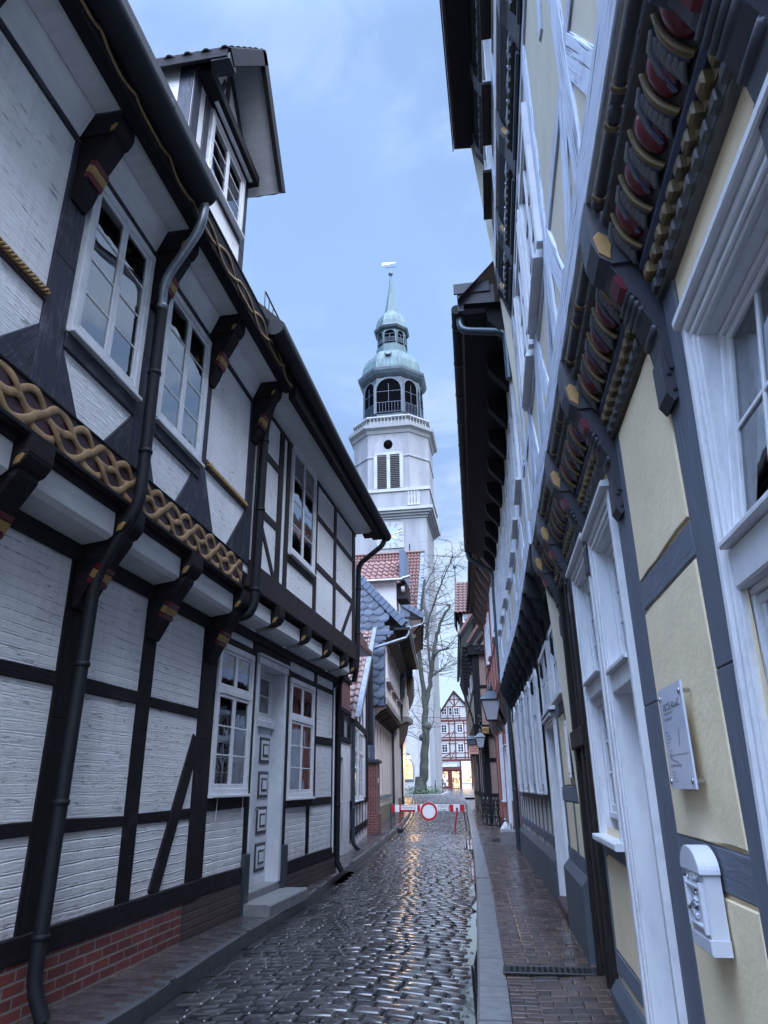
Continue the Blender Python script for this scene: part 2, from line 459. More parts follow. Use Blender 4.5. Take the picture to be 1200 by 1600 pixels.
plain('white_wall', (.42, .425, .43), (.36, .365, .375), .75, 2, bump=.2)
plain('signal_red', (.50, .018, .028), (.42, .016, .025), .35, 5, bump=.03)
plain('sign_white', (.78, .78, .78), (.72, .72, .72), .35, 5, bump=.02)
plain('sign_peach', (.62, .36, .27), (.55, .33, .25), .5, 5, bump=.05)
plain('ink', (.03, .03, .04), (.04, .04, .05), .5, 5, bump=0)
plain('ink_red', (.35, .03, .03), (.3, .03, .03), .5, 5, bump=0)
plain('ink_grey', (.22, .23, .27), (.28, .29, .33), .5, 5, bump=0)
plain('steel', (.5, .5, .5), (.4, .4, .4), .25, 6, bump=.05, metal=1)
plain('iron_black', (.015, .015, .017), (.025, .025, .028), .4, 6, bump=.15)
plain('mailbox_white', (.62, .64, .69), (.54, .56, .61), .4, 6, bump=.08)
plain('acrylic', (.58, .62, .72), (.55, .59, .69), .12, 4, bump=0)
plain('curtain_white', (.80, .80, .78), (.68, .68, .66), .9, 6, (6, .4, 1), bump=.3, bscale=20)
plain('curtain_red', (.42, .11, .09), (.30, .09, .08), .9, 6, (6, .4, 1), bump=.3, bscale=20)
plain('blind_grey', (.35, .36, .38), (.28, .29, .31), .6, 6, bump=0)
plain('interior', (.016, .018, .024), (.028, .030, .036), .9, 1.5, bump=0)
plain('opening_shade', (.004, .004, .005), rough=1, bump=0, spec=0)  # near-black colour stands in for the shade inside the tower openings
plain('clock_blue', (.26, .33, .50), (.30, .37, .54), .5, 1, bump=0)
plain('clock_gold', (.62, .50, .22), (.5, .4, .18), .35, 2, bump=0, metal=.4)
plain('asphalt', (.045, .046, .05), (.06, .06, .064), .3, 5, bump=.5, bscale=60, r2=.5)
plain('skin', (.50, .33, .26), (.46, .30, .24), .5, 20, bump=0)
plain('cloth_black', (.02, .021, .026), (.03, .031, .036), .8, 20, bump=.1)
plain('cloth_white', (.55, .53, .60), (.48, .46, .54), .8, 20, bump=.1)
plain('cloth_blue', (.07, .085, .15), (.06, .07, .12), .8, 20, bump=.1)
plain('hair_dark', (.03, .022, .018), (.04, .03, .022), .6, 30, bump=.1)
plain('leaf_green', (.055, .10, .035), (.035, .07, .025), .6, 5, bump=0, vary=.3)
plain('planter_black', (.02, .02, .022), (.03, .03, .033), .45, 6, bump=.2)
plain('bag_white', (.6, .61, .62), (.5, .51, .53), .6, 8, bump=.3)

def emis(name, col, st, mix=None, scale=3):
    t = NT(name); c = col
    if mix:
        c = t.mix(t.ramp(t.noise(t.uv((1, 1, 1)), scale, 5, .6), .42, .6), col, mix)
    t.bsdf(c, .5, emit=c, estr=st)
emis('lamp_glow', (1, .55, .18), 20)
emis('window_lit', (1.0, .62, .24), .42, (.75, .42, .12), 2.5)
emis('shop_lit', (1.0, .74, .38), .36, (.85, .52, .20), 1.6)
emis('shop_lit_dim', (.95, .62, .30), .36, (.12, .08, .07), 2.2)
emis('sign_lit', (.75, .84, 1.0), .3)

def glass(name, ior=1.6, tint=(.88, .92, .93), rough=.02):
    t = NT(name)
    fr = t.n('ShaderNodeFresnel'); fr.inputs['IOR'].default_value = ior
    nz = t.noise(t.uv((1, 1, 1)), 2.5, 2, .5)
    b = t.bump(nz, .12, .02)
    t.l(b, fr.inputs['Normal'])
    tr = t.n('ShaderNodeBsdfTransparent'); t.inp(tr, 'Color', tint)
    gl = t.n('ShaderNodeBsdfGlossy'); t.inp(gl, 'Roughness', rough); t.inp(gl, 'Color', (.95, .97, 1)); t.l(b, gl.inputs['Normal'])
    mx = t.n('ShaderNodeMixShader'); t.l(fr.outputs[0], mx.inputs[0]); t.l(tr.outputs[0], mx.inputs[1]); t.l(gl.outputs[0], mx.inputs[2])
    t.l(mx.outputs[0], t.out.inputs['Surface'])
glass('pane_glass', 3.2)
plain('lantern_glass', (.50, .50, .52), (.44, .44, .46), .25, 4, bump=.05)

def paver(name, ca, cb):
    t = NT(name); v = t.uv(src='Object')
    at = t.n('ShaderNodeVertexColor'); at.layer_name = 'tone'
    col = t.mix(at.outputs['Color'], ca, cb)
    f = t.noise(v, 55, 6, .65); st = t.noise(v, 2.4, 6, .65)
    col = t.mix(.3, col, f, 'OVERLAY'); col = t.mix(t.ramp(st, .4, .7), col, t.mix(1, col, (.62, .6, .6), 'MULTIPLY'))
    r = t.math('MULTIPLY_ADD', t.ramp(t.noise(v, 3.1, 5, .6), .40, .68), .28); r.node.inputs[2].default_value = .06
    t.bsdf(col, r, t.bump(t.math('ADD', f, t.math('MULTIPLY', t.noise(v, 14, 3, .5), .8)), .35, .004), spec=.6)
paver('red_paver', (.052, .041, .038), (.132, .090, .070))
paver('grey_paver', (.045, .040, .044), (.090, .076, .078))
def cobble(name):
    t = NT(name); v = t.uv(src='Object')
    big = t.noise(v, .7, 4, .5)
    at = t.n('ShaderNodeVertexColor'); at.layer_name = 'tone'
    col = t.mix(at.outputs['Color'], (.012, .013, .016), (.062, .060, .062))
    fine = t.noise(v, 40, 6, .65)
    col = t.mix(.3, col, fine, 'OVERLAY')
    r = t.math('MULTIPLY_ADD', t.noise(v, 9, 5, .6), .30); r.node.inputs[2].default_value = .0
    dry = t.ramp(t.noise(v, 1.6, 6, .7), .50, .72)
    r = t.math('ADD', r, t.math('MULTIPLY', dry, .22))
    h = t.math('ADD', t.math('MULTIPLY', t.noise(v, 14, 3, .5), 1.0), t.math('MULTIPLY', fine, .12))
    t.bsdf(col, r, t.bump(h, .22, .005), spec=.7)
cobble('wet_cobble')
def wetjoint():
    t = NT('wet_joint'); v = t.uv(src='Object')
    t.bsdf((.012, .012, .013), .12, t.bump(t.noise(v, 60, 4, .6), .3, .004))
wetjoint()
def water():
    t = NT('puddle_water'); v = t.uv(src='Object')
    t.bsdf((.010, .011, .013), .02, t.bump(t.noise(v, 9, 2, .5), .03, .004), spec=.6)
water()
def plaza():
    t = NT('plaza_paving'); v = t.uv(src='Object')
    vo = t.n('ShaderNodeTexVoronoi'); t.l(v, vo.inputs['Vector']); vo.inputs['Scale'].default_value = 5.5
    col = t.mix(t.ramp(vo.outputs['Distance'], .0, .6), (.085, .085, .09), (.035, .035, .038))
    r = t.math('MULTIPLY_ADD', t.noise(v, 1.2, 4, .6), .35); r.node.inputs[2].default_value = .05
    t.bsdf(col, r, t.bump(vo.outputs['Distance'], -.5, .012))
plaza()
# ------------------------------------------------------------------ ground, road, pavements
def grid_sheet(name, xs, ys, zf, mat, uvf=None):
    mb = MB(); nx = len(xs(ys[0]))
    vs, fs, us = [], [], []
    for y in ys:
        for x in xs(y): vs.append(V((x, y, zf(x, y))))
    uvf = uvf or (lambda p: (p.x, p.y))
    for j in range(len(ys) - 1):
        for i in range(nx - 1):
            f = (j * nx + i, j * nx + i + 1, (j + 1) * nx + i + 1, (j + 1) * nx + i)
            fs.append(f); us.append([uvf(vs[k]) for k in f])
    mb.shared(vs, fs, us, 0, True)
    o = mb.build(name, mat); tag(o, kind='structure'); return o
def frange(a, b, s):
    o = []; x = a
    while x < b - 1e-6: o.append(x); x += s
    o.append(b); return o
YS = frange(-8, 52, 1.0)
gx = [-900, -300, -100, -40, -20, -8, -3, 0, 3, 8, 20, 40, 100, 300, 900]
gy = [-300, -60, -12, 0, 10, 20, 26] + frange(28, 64, 2) + [70, 80, 90, 102, 140, 300, 900, 1500]
grid_sheet('ground', lambda y: gx, gy, lambda x, y: gz(y) - .10, 'plaza_paving')
def road_h(x, y):
    a, b = KL(y), KR(y); t = (x - a) / (b - a)
    return .055 * math.sin(math.pi * min(1, max(0, t)) ** 1.0) - .022 * max(0, t - .55) / .45 + gz(y) - .012 * (1 - t)
grid_sheet('road', lambda y: [KL(y) + (KR(y) - KL(y)) * i / 10 for i in range(11)], YS, lambda x, y: road_h(x, y), 'wet_joint')
# the square the lane runs into
grid_sheet('ground', lambda y: [-60, -40, -25, -15, -8, -4, 0, 4, 10, 30, 60], frange(52, 64, 2) + [70, 80, 92, 104, 110, 140],
           lambda x, y: gz(y) + .0, 'plaza_paving')
def build_setts():
    vs, fs, us, tones = [], [], [], []
    y = 3.2; row = 0
    while y < 52:
        d = R.uniform(.14, .175) if y < 30 else R.uniform(.15, .18)
        n = 5 if y < 26 else 3
        a, b = KL(y) + .20, KR(y) - .015
        x = a + R.uniform(-.09, 0); ph = R.uniform(0, 6)
        while x < b:
            w = R.uniform(.15, .27)
            x1 = min(x + w, b + .0)
            if x1 - x < .06: break
            bend = .03 * math.sin((x - a) * 2.2 + ph * .15)
            g = .006
            cx, cy = (x + x1) / 2, y + d / 2 + bend + R.uniform(-.012, .012)
            hx, hy = (x1 - x) / 2 - g, d / 2 - g
            tz = R.uniform(-.003, .003); tx, ty = R.uniform(-.016, .016), R.uniform(-.022, .018)
            rot = R.uniform(-.035, .035); sk = [(R.uniform(-.009, .009), R.uniform(-.008, .008)) for _ in range(4)]
            dome = R.uniform(.003, .0065)
            base = len(vs); k = n + 1
            tone = R.random()
            for j in range(k):
                for i in range(k):
                    s, t = -1 + 2 * i / n, -1 + 2 * j / n
                    LV = (-1, -.93, -.74, .74, .93, 1) if n == 5 else (-1, -.86, .86, 1)
                    s, t = LV[i], LV[j]
                    rr = 1 - .06 * (abs(s) ** 3) * (abs(t) ** 3)
                    px, py = s * hx * rr, t * hy * rr
                    wx = ((1 - s) * (1 - t) * sk[0][0] + (1 + s) * (1 - t) * sk[1][0] + (1 + s) * (1 + t) * sk[2][0] + (1 - s) * (1 + t) * sk[3][0]) / 4
                    wy = ((1 - s) * (1 - t) * sk[0][1] + (1 + s) * (1 - t) * sk[1][1] + (1 + s) * (1 + t) * sk[2][1] + (1 - s) * (1 + t) * sk[3][1]) / 4
                    px += wx; py += wy
                    e = max(abs(s), abs(t))
                    hz = .024 + tz + dome * (1 - .5 * (s * s + t * t)) + tx * px + ty * py
                    if e > .99: hz -= .012
                    elif e > .9: hz -= .002
                    X = cx + px - rot * py; Y = cy + py + rot * px
                    vs.append(V((X, Y, road_h(X, Y) + hz)))
            for j in range(n):
                for i in range(n):
                    f = (base + j * k + i, base + j * k + i + 1, base + (j + 1) * k + i + 1, base + (j + 1) * k + i)
                    fs.append(f); us.append([(vs[q].x, vs[q].y) for q in f])
            # skirt down into the joint
            ring = [i for i in range(k)] + [j * k + n for j in range(1, k)] + [n * k + i for i in range(n - 1, -1, -1)] + [j * k for j in range(n - 1, 0, -1)]
            b2 = len(vs)
            for q in ring:
                p = vs[base + q]; vs.append(V((p.x, p.y, road_h(p.x, p.y) - .004)))
            L = len(ring)
            for q in range(L):
                q2 = (q + 1) % L
                f = (b2 + q, b2 + q2, base + ring[q2], base + ring[q])
                fs.append(f); us.append([(0, 0), (.1, 0), (.1, .1), (0, .1)])
            tones += [tone] * (len(vs) - base)
            x = x1
        y += d
    # the flat gutter course along the left kerb
    y = 2.0
    while y < 50:
        L = R.uniform(.45, .8); base = len(vs)
        y1 = y + L
        tone = R.uniform(.2, .7); hz = R.uniform(.010, .02)
        for (yy, q) in ((y + .008, 0), (y1 - .008, 0)):
            for s in (.012, .03, .165, .185):
                X = KL(yy) + s
                vs.append(V((X, yy, road_h(X, yy) + (hz if s in (.03, .165) else hz - .012))))
        for i in range(3):
            f = (base + i, base + i + 1, base + 5 + i, base + 4 + i); fs.append(f); us.append([(vs[q].x, vs[q].y) for q in f])
        tones += [tone] * 8; y = y1
    mb = MB(); mb.shared(vs, fs, us, 0, True)
    o = mb.build('road', 'wet_cobble', weld=False)
    at = o.data.color_attributes.new('tone', 'FLOAT_COLOR', 'POINT')
    for i, t in enumerate(tones): at.data[i].color = (t, t, t, 1)
    tag(o, kind='structure')
build_setts()
# standing water along the right kerb
def puddle(pts, z):
    mb = MB(); mb.face([V((x, y, z)) for x, y in pts], [(x, y) for x, y in pts])
    tag(mb.build('water', 'puddle_water'), kind='structure')
def strip_puddle(y0, y1, w0, w1, z, right=True, seed=1):
    r = random.Random(seed); A, B = [], []
    for y in frange(y0, y1, .35):
        t = (y - y0) / (y1 - y0); e = max(.02, math.sin(math.pi * min(1, max(0, t))) ** .5)
        w = lerp(w0, w1, t) * e * r.uniform(.7, 1.15)
        if right: A.append((KR(y) - w, y)); B.append((KR(y) - .004, y))
        else: A.append((KL(y) + w, y)); B.append((KL(y) + .19, y))
    puddle(A + B[::-1], z)
strip_puddle(3.6, 10.8, .22, .28, .0105, seed=3)
strip_puddle(10.9, 18.2, .30, .36, .011, seed=4)
strip_puddle(20.5, 24.6, .75, .9, .022, seed=5)
strip_puddle(13.4, 15.4, .55, .6, .022, False, seed=6)

def kerb(name, mat, inner, width, top, y0, y1, step, sgn, dip=None):
    mb = MB(); y = y0
    while y < y1:
        L = step * R.uniform(.85, 1.15); a, b = y + .005, y + L - .005
        dz = R.uniform(-.006, .006)
        sec = [(0, -.12), (0, top - .02), (.02, top), (width, top), (width, -.12)]
        P = []
        for yy in (a, b):
            P.append([V((inner(yy) + sgn * s, yy, z + dz * (z > 0) + gz(yy))) for s, z in sec])
        k = len(sec); vs = P[0] + P[1]; fs, us = [], []
        for i in range(k - 1):
            fs.append((i, i + 1, k + i + 1, k + i)); d = (i * .2)
            us.append([(a, d), (a, d + .2), (b, d + .2), (b, d)])
        fs.append(tuple(range(k))); us.append([(0, 0)] * k)
        fs.append(tuple(range(2 * k - 1, k - 1, -1))); us.append([(0, 0)] * k)
        mb.shared(vs, fs, us, 0, False); y += L
    tag(mb.build(name, mat), kind='structure')
kerb('kerb', 'dark_kerb', KL, .17, .135, -2, 50, 1.15, -1)
kerb('kerb', 'granite_kerb', KR, .24, .085, -2, 46, 1.0, 1)
LW = lambda y: XL(y) if y < 14 else (XC(y) if y < 27.5 else XD(y))
grid_sheet('pavement', lambda y: [LW(y) - .6, LW(y) + .1, (LW(y) + KL(y)) / 2, KL(y) - .165], frange(-4, 52, .5),
           lambda x, y: .122 + gz(y), 'wet_joint', lambda p: (p.y, p.x + .18 * p.y * 0))
grid_sheet('pavement', lambda y: [KR(y) + .235, (KR(y) + XR(min(y, 30))) / 2, XR(min(y, 30)) + .9], frange(-4, 46, .5),
           lambda x, y: .078 + gz(y) + .04 * max(0, min(1, (x - KR(y) - .24) / 1.0)), 'wet_joint', lambda p: (p.x, p.y))
def paving(name, mat, xa, xb, y0, y1, bw, rh, z, slope=0.0, along=False, skip=None):
    """individually bedded bricks, each very slightly out of level"""
    vs, fs, us, tones = [], [], [], []
    y = y0; row = 0
    while y < y1:
        a, b = xa(y + rh / 2), xb(y + rh / 2); x = a - (bw / 2 if row % 2 else 0) + R.uniform(-.006, .006)
        while x < b:
            x0, x1 = max(x, a), x + bw
            if x1 - x0 > .03 and not (skip and skip(y + rh / 2)):
                tx, ty, tz = R.gauss(0, .010), R.gauss(0, .012), R.gauss(0, .0016); g = .0045; c = .006
                cx, cy = (x0 + x1) / 2, y + rh / 2; base = len(vs); tone = R.random()
                def P(px, py, dz): return V((px, py, z + gz(py) + slope * (px - a) + dz + tz + tx * (px - cx) + ty * (py - cy)))
                A, B, Cc, D = x0 + g, x1 - g, y + g, y + rh - g
                for (px, py) in ((A, Cc), (B, Cc), (B, D), (A, D)): vs.append(P(px, py, -.018))
                for (px, py) in ((A, Cc), (B, Cc), (B, D), (A, D)): vs.append(P(px, py, -.004))
                for (px, py) in ((A + c, Cc + c), (B - c, Cc + c), (B - c, D - c), (A + c, D - c)): vs.append(P(px, py, 0))
                for q in range(4):
                    r_ = (q + 1) % 4
                    for k in (0, 4): fs.append((base + k + q, base + k + r_, base + k + 4 + r_, base + k + 4 + q)); us.append([(0, 0), (.1, 0), (.1, .1), (0, .1)])
                fs.append((base + 8, base + 9, base + 10, base + 11)); us.append([(0, 0), (.2, 0), (.2, .1), (0, .1)])
                tones += [tone] * 12
            x += bw
        y += rh; row += 1
    mb = MB(); mb.shared(vs, fs, us, 0, False)
    o = mb.build(name, mat, weld=False)
    at = o.data.color_attributes.new('tone', 'FLOAT_COLOR', 'POINT')
    for i, t in enumerate(tones): at.data[i].color = (t, t, t, 1)
    tag(o, kind='structure')
gskip = lambda y: 7.0 < y < 7.35
paving('pavement', 'red_paver', lambda y: KR(y) + .243, lambda y: KR(y) + .243 + .205, 1, 40, .205, .10, .092)
paving('pavement', 'red_paver', lambda y: KR(y) + .452, lambda y: XR(min(y, 30)) + .3, 1, 40, .215, .155, .098, .03, skip=gskip)
paving('pavement', 'grey_paver', lambda y: LW(y) - .3, lambda y: KL(y) - .20, 2, 46, .22, .11, .141)
def grate(loc, L, W, label):
    t = thing('drain_grate', loc, label, 'drain grate', 'iron drain grates in the right pavement')
    x, y, z = loc
    mb = MB()
    mb.wbox(x, x + L, y, y + .03, z, z + .014, .003); mb.wbox(x, x + L, y + W - .03, y + W, z, z + .014, .003)
    mb.wbox(x, x + .03, y + .031, y + W - .031, z, z + .014, .003); mb.wbox(x + L - .03, x + L, y + .031, y + W - .031, z, z + .014, .003)
    mb.build('frame', 'iron_black', t)
    mb = MB(); k = int(L / .045)
    for i in range(1, k): mb.wbox(x + i * L / k - .011, x + i * L / k + .011, y + .03, y + W - .03, z - .01, z + .011, .002)
    for j in (1, 2, 3): mb.wbox(x + .03, x + L - .03, y + W * j / 4 - .006, y + W * j / 4 + .006, z - .012, z + .008)
    mb.build('bars', 'iron_black', t)
    one('pit', 'interior', t, lambda m: m.wbox(x + .02, x + L - .02, y + .02, y + W - .02, z - .03, z - .013))
grate((KR(7.1) + .22, 7.05, .105), XR(7.1) - KR(7.1) - .30, .27, 'long black slotted drain grate lying across the brick pavement in the foreground')
grate((XR(22.5) - .62, 22.2, .125), .5, .9, 'smaller iron grate in the pavement near the stone step')
# ------------------------------------------------------------------ shared building parts
def wall_sheet(mb, F, u0, u1, z0, z1, holes=(), n=0.0, m=0, step=1.5, depth=None):
    us = sorted(set([u0, u1] + [h[0] for h in holes] + [h[1] for h in holes]))
    us = [u for u in us if u0 - 1e-6 <= u <= u1 + 1e-6]
    fine = []
    for a, b in zip(us, us[1:]):
        k = max(1, int((b - a) / step)); fine += [a + (b - a) * i / k for i in range(k)]
    us = fine + [u1]
    zs = sorted(set([z0, z1] + [h[2] for h in holes] + [h[3] for h in holes]))
    zs = [z for z in zs if z0 - 1e-6 <= z <= z1 + 1e-6]
    for a, b in zip(us, us[1:]):
        for c, d in zip(zs, zs[1:]):
            mu, mz = (a + b) / 2, (c + d) / 2
            if any(h[0] < mu < h[1] and h[2] < mz < h[3] for h in holes): continue
            mb.quad(F(a, c, n), F(b, c, n), F(b, d, n), F(a, d, n), m, [(a, c), (b, c), (b, d), (a, d)])
def sheet_poly(mb, F, poly, n, m=0):
    mb.face([F(u, z, n) for u, z in poly], [(u, z) for u, z in poly], m)

def window(parent, F, u0, u1, z0, z1, rows=3, leaves=2, n=0.0, proud=.045, fw=.075, curtain=None, transom=None, sill=True, sash_w=.042, mw=.018,
           cols=1, white='window_white', depth=.45, blind=None, name='window', interior='interior', lit=None, label=None):
    """casing (part) > sash, pane, curtain, sill. u runs along the wall."""
    mb = MB()
    mb.box(F, u0, u1, z1 - fw, z1, n - .06, n + proud, .006); mb.box(F, u0, u1, z0, z0 + fw * .9, n - .06, n + proud, .006)
    mb.box(F, u0, u0 + fw, z0 + fw * .9, z1 - fw, n - .06, n + proud - .003, .006); mb.box(F, u1 - fw, u1, z0 + fw * .9, z1 - fw, n - .06, n + proud - .003, .006)
    a, b, c, d = u0 + fw, u1 - fw, z0 + fw * .9, z1 - fw
    if transom: mb.box(F, a, b, transom - .035, transom + .035, n - .05, n + proud - .006, .006)
    # room behind the panes
    e = .02
    P = lambda u, z, nn: F(u, z, n + nn)
    bk = -depth
    im = 1
    mb.quad(P(a - e, c - e, bk), P(b + e, c - e, bk), P(b + e, d + e, bk), P(a - e, d + e, bk), im)
    for (q0, q1) in (((a - e, c - e), (b + e, c - e)), ((b + e, c - e), (b + e, d + e)), ((b + e, d + e), (a - e, d + e)), ((a - e, d + e), (a - e, c - e))):
        mb.quad(P(*q0, bk), P(*q1, bk), P(*q1, -.055), P(*q0, -.055), im)
    w = mb.build(name, [white, lit or interior], parent)
    if label: w['label'] = label
    s = MB()
    pn = n + proud - .035
    areas = [(c, d, rows)] if not transom else [(c, transom - .035, rows), (transom + .035, d, 1)]
    for (zc, zd, rr) in areas:
        lw = (b - a) / leaves
        for i in range(leaves):
            l0, l1 = a + i * lw + .002, a + (i + 1) * lw - .002
            s.box(F, l0, l1, zd - sash_w, zd - .002, pn - .02, pn + .018, .004); s.box(F, l0, l1, zc + .002, zc + sash_w * 1.2, pn - .02, pn + .018, .004)
            s.box(F, l0, l0 + sash_w, zc + sash_w * 1.2, zd - sash_w, pn - .02, pn + .017, .004); s.box(F, l1 - sash_w, l1, zc + sash_w * 1.2, zd - sash_w, pn - .02, pn + .017, .004)
            for r in range(1, rr):
                zz = zc + sash_w + (zd - zc - 2 * sash_w) * r / rr
                s.box(F, l0 + sash_w, l1 - sash_w, zz - mw / 2, zz + mw / 2, pn - .012, pn + .012, .003)
            for k in range(1, cols):
                uu = l0 + sash_w + (l1 - l0 - 2 * sash_w) * k / cols
                s.box(F, uu - mw / 2, uu + mw / 2, zc + sash_w, zd - sash_w, pn - .012, pn + .0115, .003)
    s.build('sash', white, w)
    g = MB(); g.box(F, a + .004, b - .004, c + .004, d - .004, pn - .0035, pn + .0035)
    g.build('pane', 'pane_glass', w)
    if curtain:
        for (cu0, cu1, cz0, cz1, cm) in curtain:
            k = 26; vs, fs, us = [], [], []
            x0, x1 = lerp(a, b, cu0), lerp(a, b, cu1); y0, y1 = lerp(c, d, cz0), lerp(c, d, cz1)
            for i in range(k + 1):
                t = i / k; uu = lerp(x0, x1, t); nn = n - .055 + .012 * math.sin(t * (x1 - x0) * 85) + .008 * math.sin(t * 23)
                vs += [F(uu, y0, nn), F(uu, y1, nn)]
            for i in range(k):
                fs.append((2 * i, 2 * i + 2, 2 * i + 3, 2 * i + 1)); us.append([(i / k, 0), ((i + 1) / k, 0), ((i + 1) / k, 1), (i / k, 1)])
            m2 = MB(); m2.shared(vs, fs, us, 0, True); m2.build('curtain', cm, w)
    if blind:
        m2 = MB(); zz = lerp(c, d, blind)
        while zz < d: m2.box(F, a + .03, b - .03, zz, zz + .022, n - .065, n - .06); zz += .03
        m2.build('blind', 'blind_grey', w)
    if sill:
        m2 = MB(); m2.box(F, u0 - .02, u1 + .02, z0 - .035, z0 - .001, n - .02, n + proud + .035, .006); m2.build('sill', white, w)
    return w
def sm_window(parent, F, u0, u1, z0, z1, rows=2, cols=2, n=0.0, fw=None, white='window_white', glassm='pane_glass', lit='interior', name='window', proud=.05):
    """far windows: casing with muntins (part) > pane"""
    fw = fw or (u1 - u0) * .10
    mb = MB()
    for q in ((u0, u1, z0, z0 + fw), (u0, u1, z1 - fw, z1), (u0, u0 + fw, z0 + fw, z1 - fw), (u1 - fw, u1, z0 + fw, z1 - fw)): mb.box(F, *q, n - .02, n + proud)
    for i in range(1, cols):
        u = lerp(u0, u1, i / cols); w = fw * (.6 if i * 2 == cols else .35); mb.box(F, u - w / 2, u + w / 2, z0 + fw, z1 - fw, n - .01, n + proud - .008)
    for j in range(1, rows):
        z = lerp(z0, z1, j / rows); w = fw * .35; mb.box(F, u0 + fw, u1 - fw, z - w / 2, z + w / 2, n - .01, n + proud - .012)
    mb.box(F, u0 + .01, u1 - .01, z0 + .01, z1 - .01, n + .001, n + .004, m=1)
    w = mb.build(name, [white, lit], parent)
    g = MB(); g.box(F, u0 + fw * .8, u1 - fw * .8, z0 + fw * .8, z1 - fw * .8, n + proud * .4, n + proud * .5); g.build('pane', glassm, w)
    return w
def tile_roof(mb, p00, p10, p01, p11, cols, rows, amp=.03, step=.03, m=0, seg=6):
    """pantiles: p00-p10 eave, p01-p11 ridge"""
    p00, p10, p01, p11 = map(V, (p00, p10, p01, p11))
    nrm = (p10 - p00).cross(p01 - p00).normalized()
    if nrm.z < 0: nrm = -nrm
    def P(s, t, h): return p00.lerp(p10, s).lerp(p01.lerp(p11, s), t) + nrm * h
    W = (p10 - p00).length; H = (p01 - p00).length
    for j in range(rows):
        t0, t1 = j / rows, min(1, (j + 1.18) / rows)
        vs, fs, us = [], [], []
        k = cols * seg
        for i in range(k + 1):
            s = i / k; f = (i % seg) / seg
            h = amp * (math.sin(2 * math.pi * f) if True else 0) * (1.0 if f < .5 else .7)
            vs += [P(s, t0, h + step), P(s, t1, h), P(s, t0, h + step - .02)]
        for i in range(k):
            fs.append((3 * i, 3 * i + 3, 3 * i + 4, 3 * i + 1)); us.append([(i / k * W + j * .37, t0 * H), ((i + 1) / k * W + j * .37, t0 * H), ((i + 1) / k * W + j * .37, t1 * H), (i / k * W + j * .37, t1 * H)])
            fs.append((3 * i + 2, 3 * i + 5, 3 * i + 3, 3 * i)); us.append([(i / k * W, 0), ((i + 1) / k * W, 0), ((i + 1) / k * W, .02), (i / k * W, .02)])
        mb.shared(vs, fs, us, m, True)
def slates(mb, F, inside, u0, u1, z0, z1, w=.28, h=.2, n=.0):
    """scalloped slates laid in courses"""
    j = 0; z = z0
    while z < z1:
        u = u0 + (w / 2 if j % 2 else 0) - w
        while u < u1 + w:
            if inside(u, z + h * .4):
                pts = []
                ww = w * .56
                for k in range(7):
                    a = math.pi + math.pi * k / 6; pts.append((u + ww * math.cos(a), z + h * .55 + h * .75 * math.sin(a)))
                pts += [(u + ww, z + h * 1.25), (u - ww, z + h * 1.25)]
                jj = R.uniform(0, .004)
                vs = [F(p[0], p[1], n + (.040 + jj if p[1] < z + h else .006)) for p in pts]
                o = R.uniform(0, 40)
                mb.face(vs, [(p[0] + o, p[1] + o) for p in pts])
                vb = [F(p[0], p[1], n + (.012 if p[1] < z + h else .0)) for p in pts]
                for q in range(7):
                    mb.quad(vs[q], vs[q + 1 if q < 6 else 7], vb[q + 1 if q < 6 else 7], vb[q])
            u += w
        z += h; j += 1
def downpipe(parent, pts, r, mat, name='downpipe', clips=(), seg=12, mb=None):
    # round the bends
    P = [V(p) for p in pts]; out = [P[0]]
    for i in range(1, len(P) - 1):
        a, b, c = P[i - 1], P[i], P[i + 1]
        e = min(.09 + r, (b - a).length * .4, (c - b).length * .4)
        p, q = b + (a - b).normalized() * e, b + (c - b).normalized() * e
        for k in range(5):
            t = k / 4; out.append(p * (1 - t) ** 2 + b * 2 * t * (1 - t) + q * t * t)
    out.append(P[-1])
    m = MB(); m.tube(out, r, seg)
    o = m.build(name, mat, parent)
    if clips:
        for i, t in clips:
            c = MB(); p = P[i].lerp(P[i + 1], t); d = (P[i + 1] - P[i]).normalized()
            c.lathe(p - d * .02, [(r + .001, 0), (r + .009, .004), (r + .009, .036), (r + .001, .04)], seg, axis=d)
            c.build('pipe_clip', mat, o)
    return o
def timbers(parent, F, items, mat, n0=-.03, n1=.016, jit=.006):
    """items: (kind, p, q, width[, n1]) each becomes its own part"""
    for it in items:
        nm, p, q, w = it[:4]; e = it[4] if len(it) > 4 else n1 + R.uniform(-.003, .003)
        mb = MB(); mb.bar(F, p, q, w, n0, e, .007, jit=jit, w2=it[5] if len(it) > 5 else None); mb.build(nm, mat, parent)
def poly_part(parent, F, name, poly, n0, n1, mat, ch=.006, ax=None):
    mb = MB(); mb.prism(F, poly, n0, n1, ch, ax=ax); return mb.build(name, mat, parent)
def side(F, u):                     # profile plane across the wall: (n, z) extruded along u
    return lambda a, z, b: F(u + b, z, a)
# ------------------------------------------------------------------ left: carved white house (A) and its plain neighbour (B)
JN = .37                               # how far the upper storey oversails
hA = thing('half_timbered_house', (-3.42, 4.0, .13), 'white brick half-timbered house with a golden interlaced carving along its jetty', 'house')
A0, A1 = -1.0, 8.12
wA = [(4.0, 5.03, 4.84, 6.38), (5.37, 6.43, 4.83, 6.37), (1.35, 2.4, 4.84, 6.38)]
inset = lambda h, e=.03: (h[0] + e, h[1] - e, h[2] + e, h[3] - e)
mb = MB(); wall_sheet(mb, FL, A0, A1, .45, 3.6); mb.build('ground_floor_wall', 'white_painted_brick', hA)
mb = MB(); wall_sheet(mb, FL, A0, A1, 4.1, 6.5, [inset(h) for h in wA], n=JN); mb.build('upper_wall', 'white_rough_render', hA)
mb = MB(); mb.box(FL, A0, 7.72, .0, .5, -.1, .035); mb.build('brick_plinth', 'red_brick', hA)
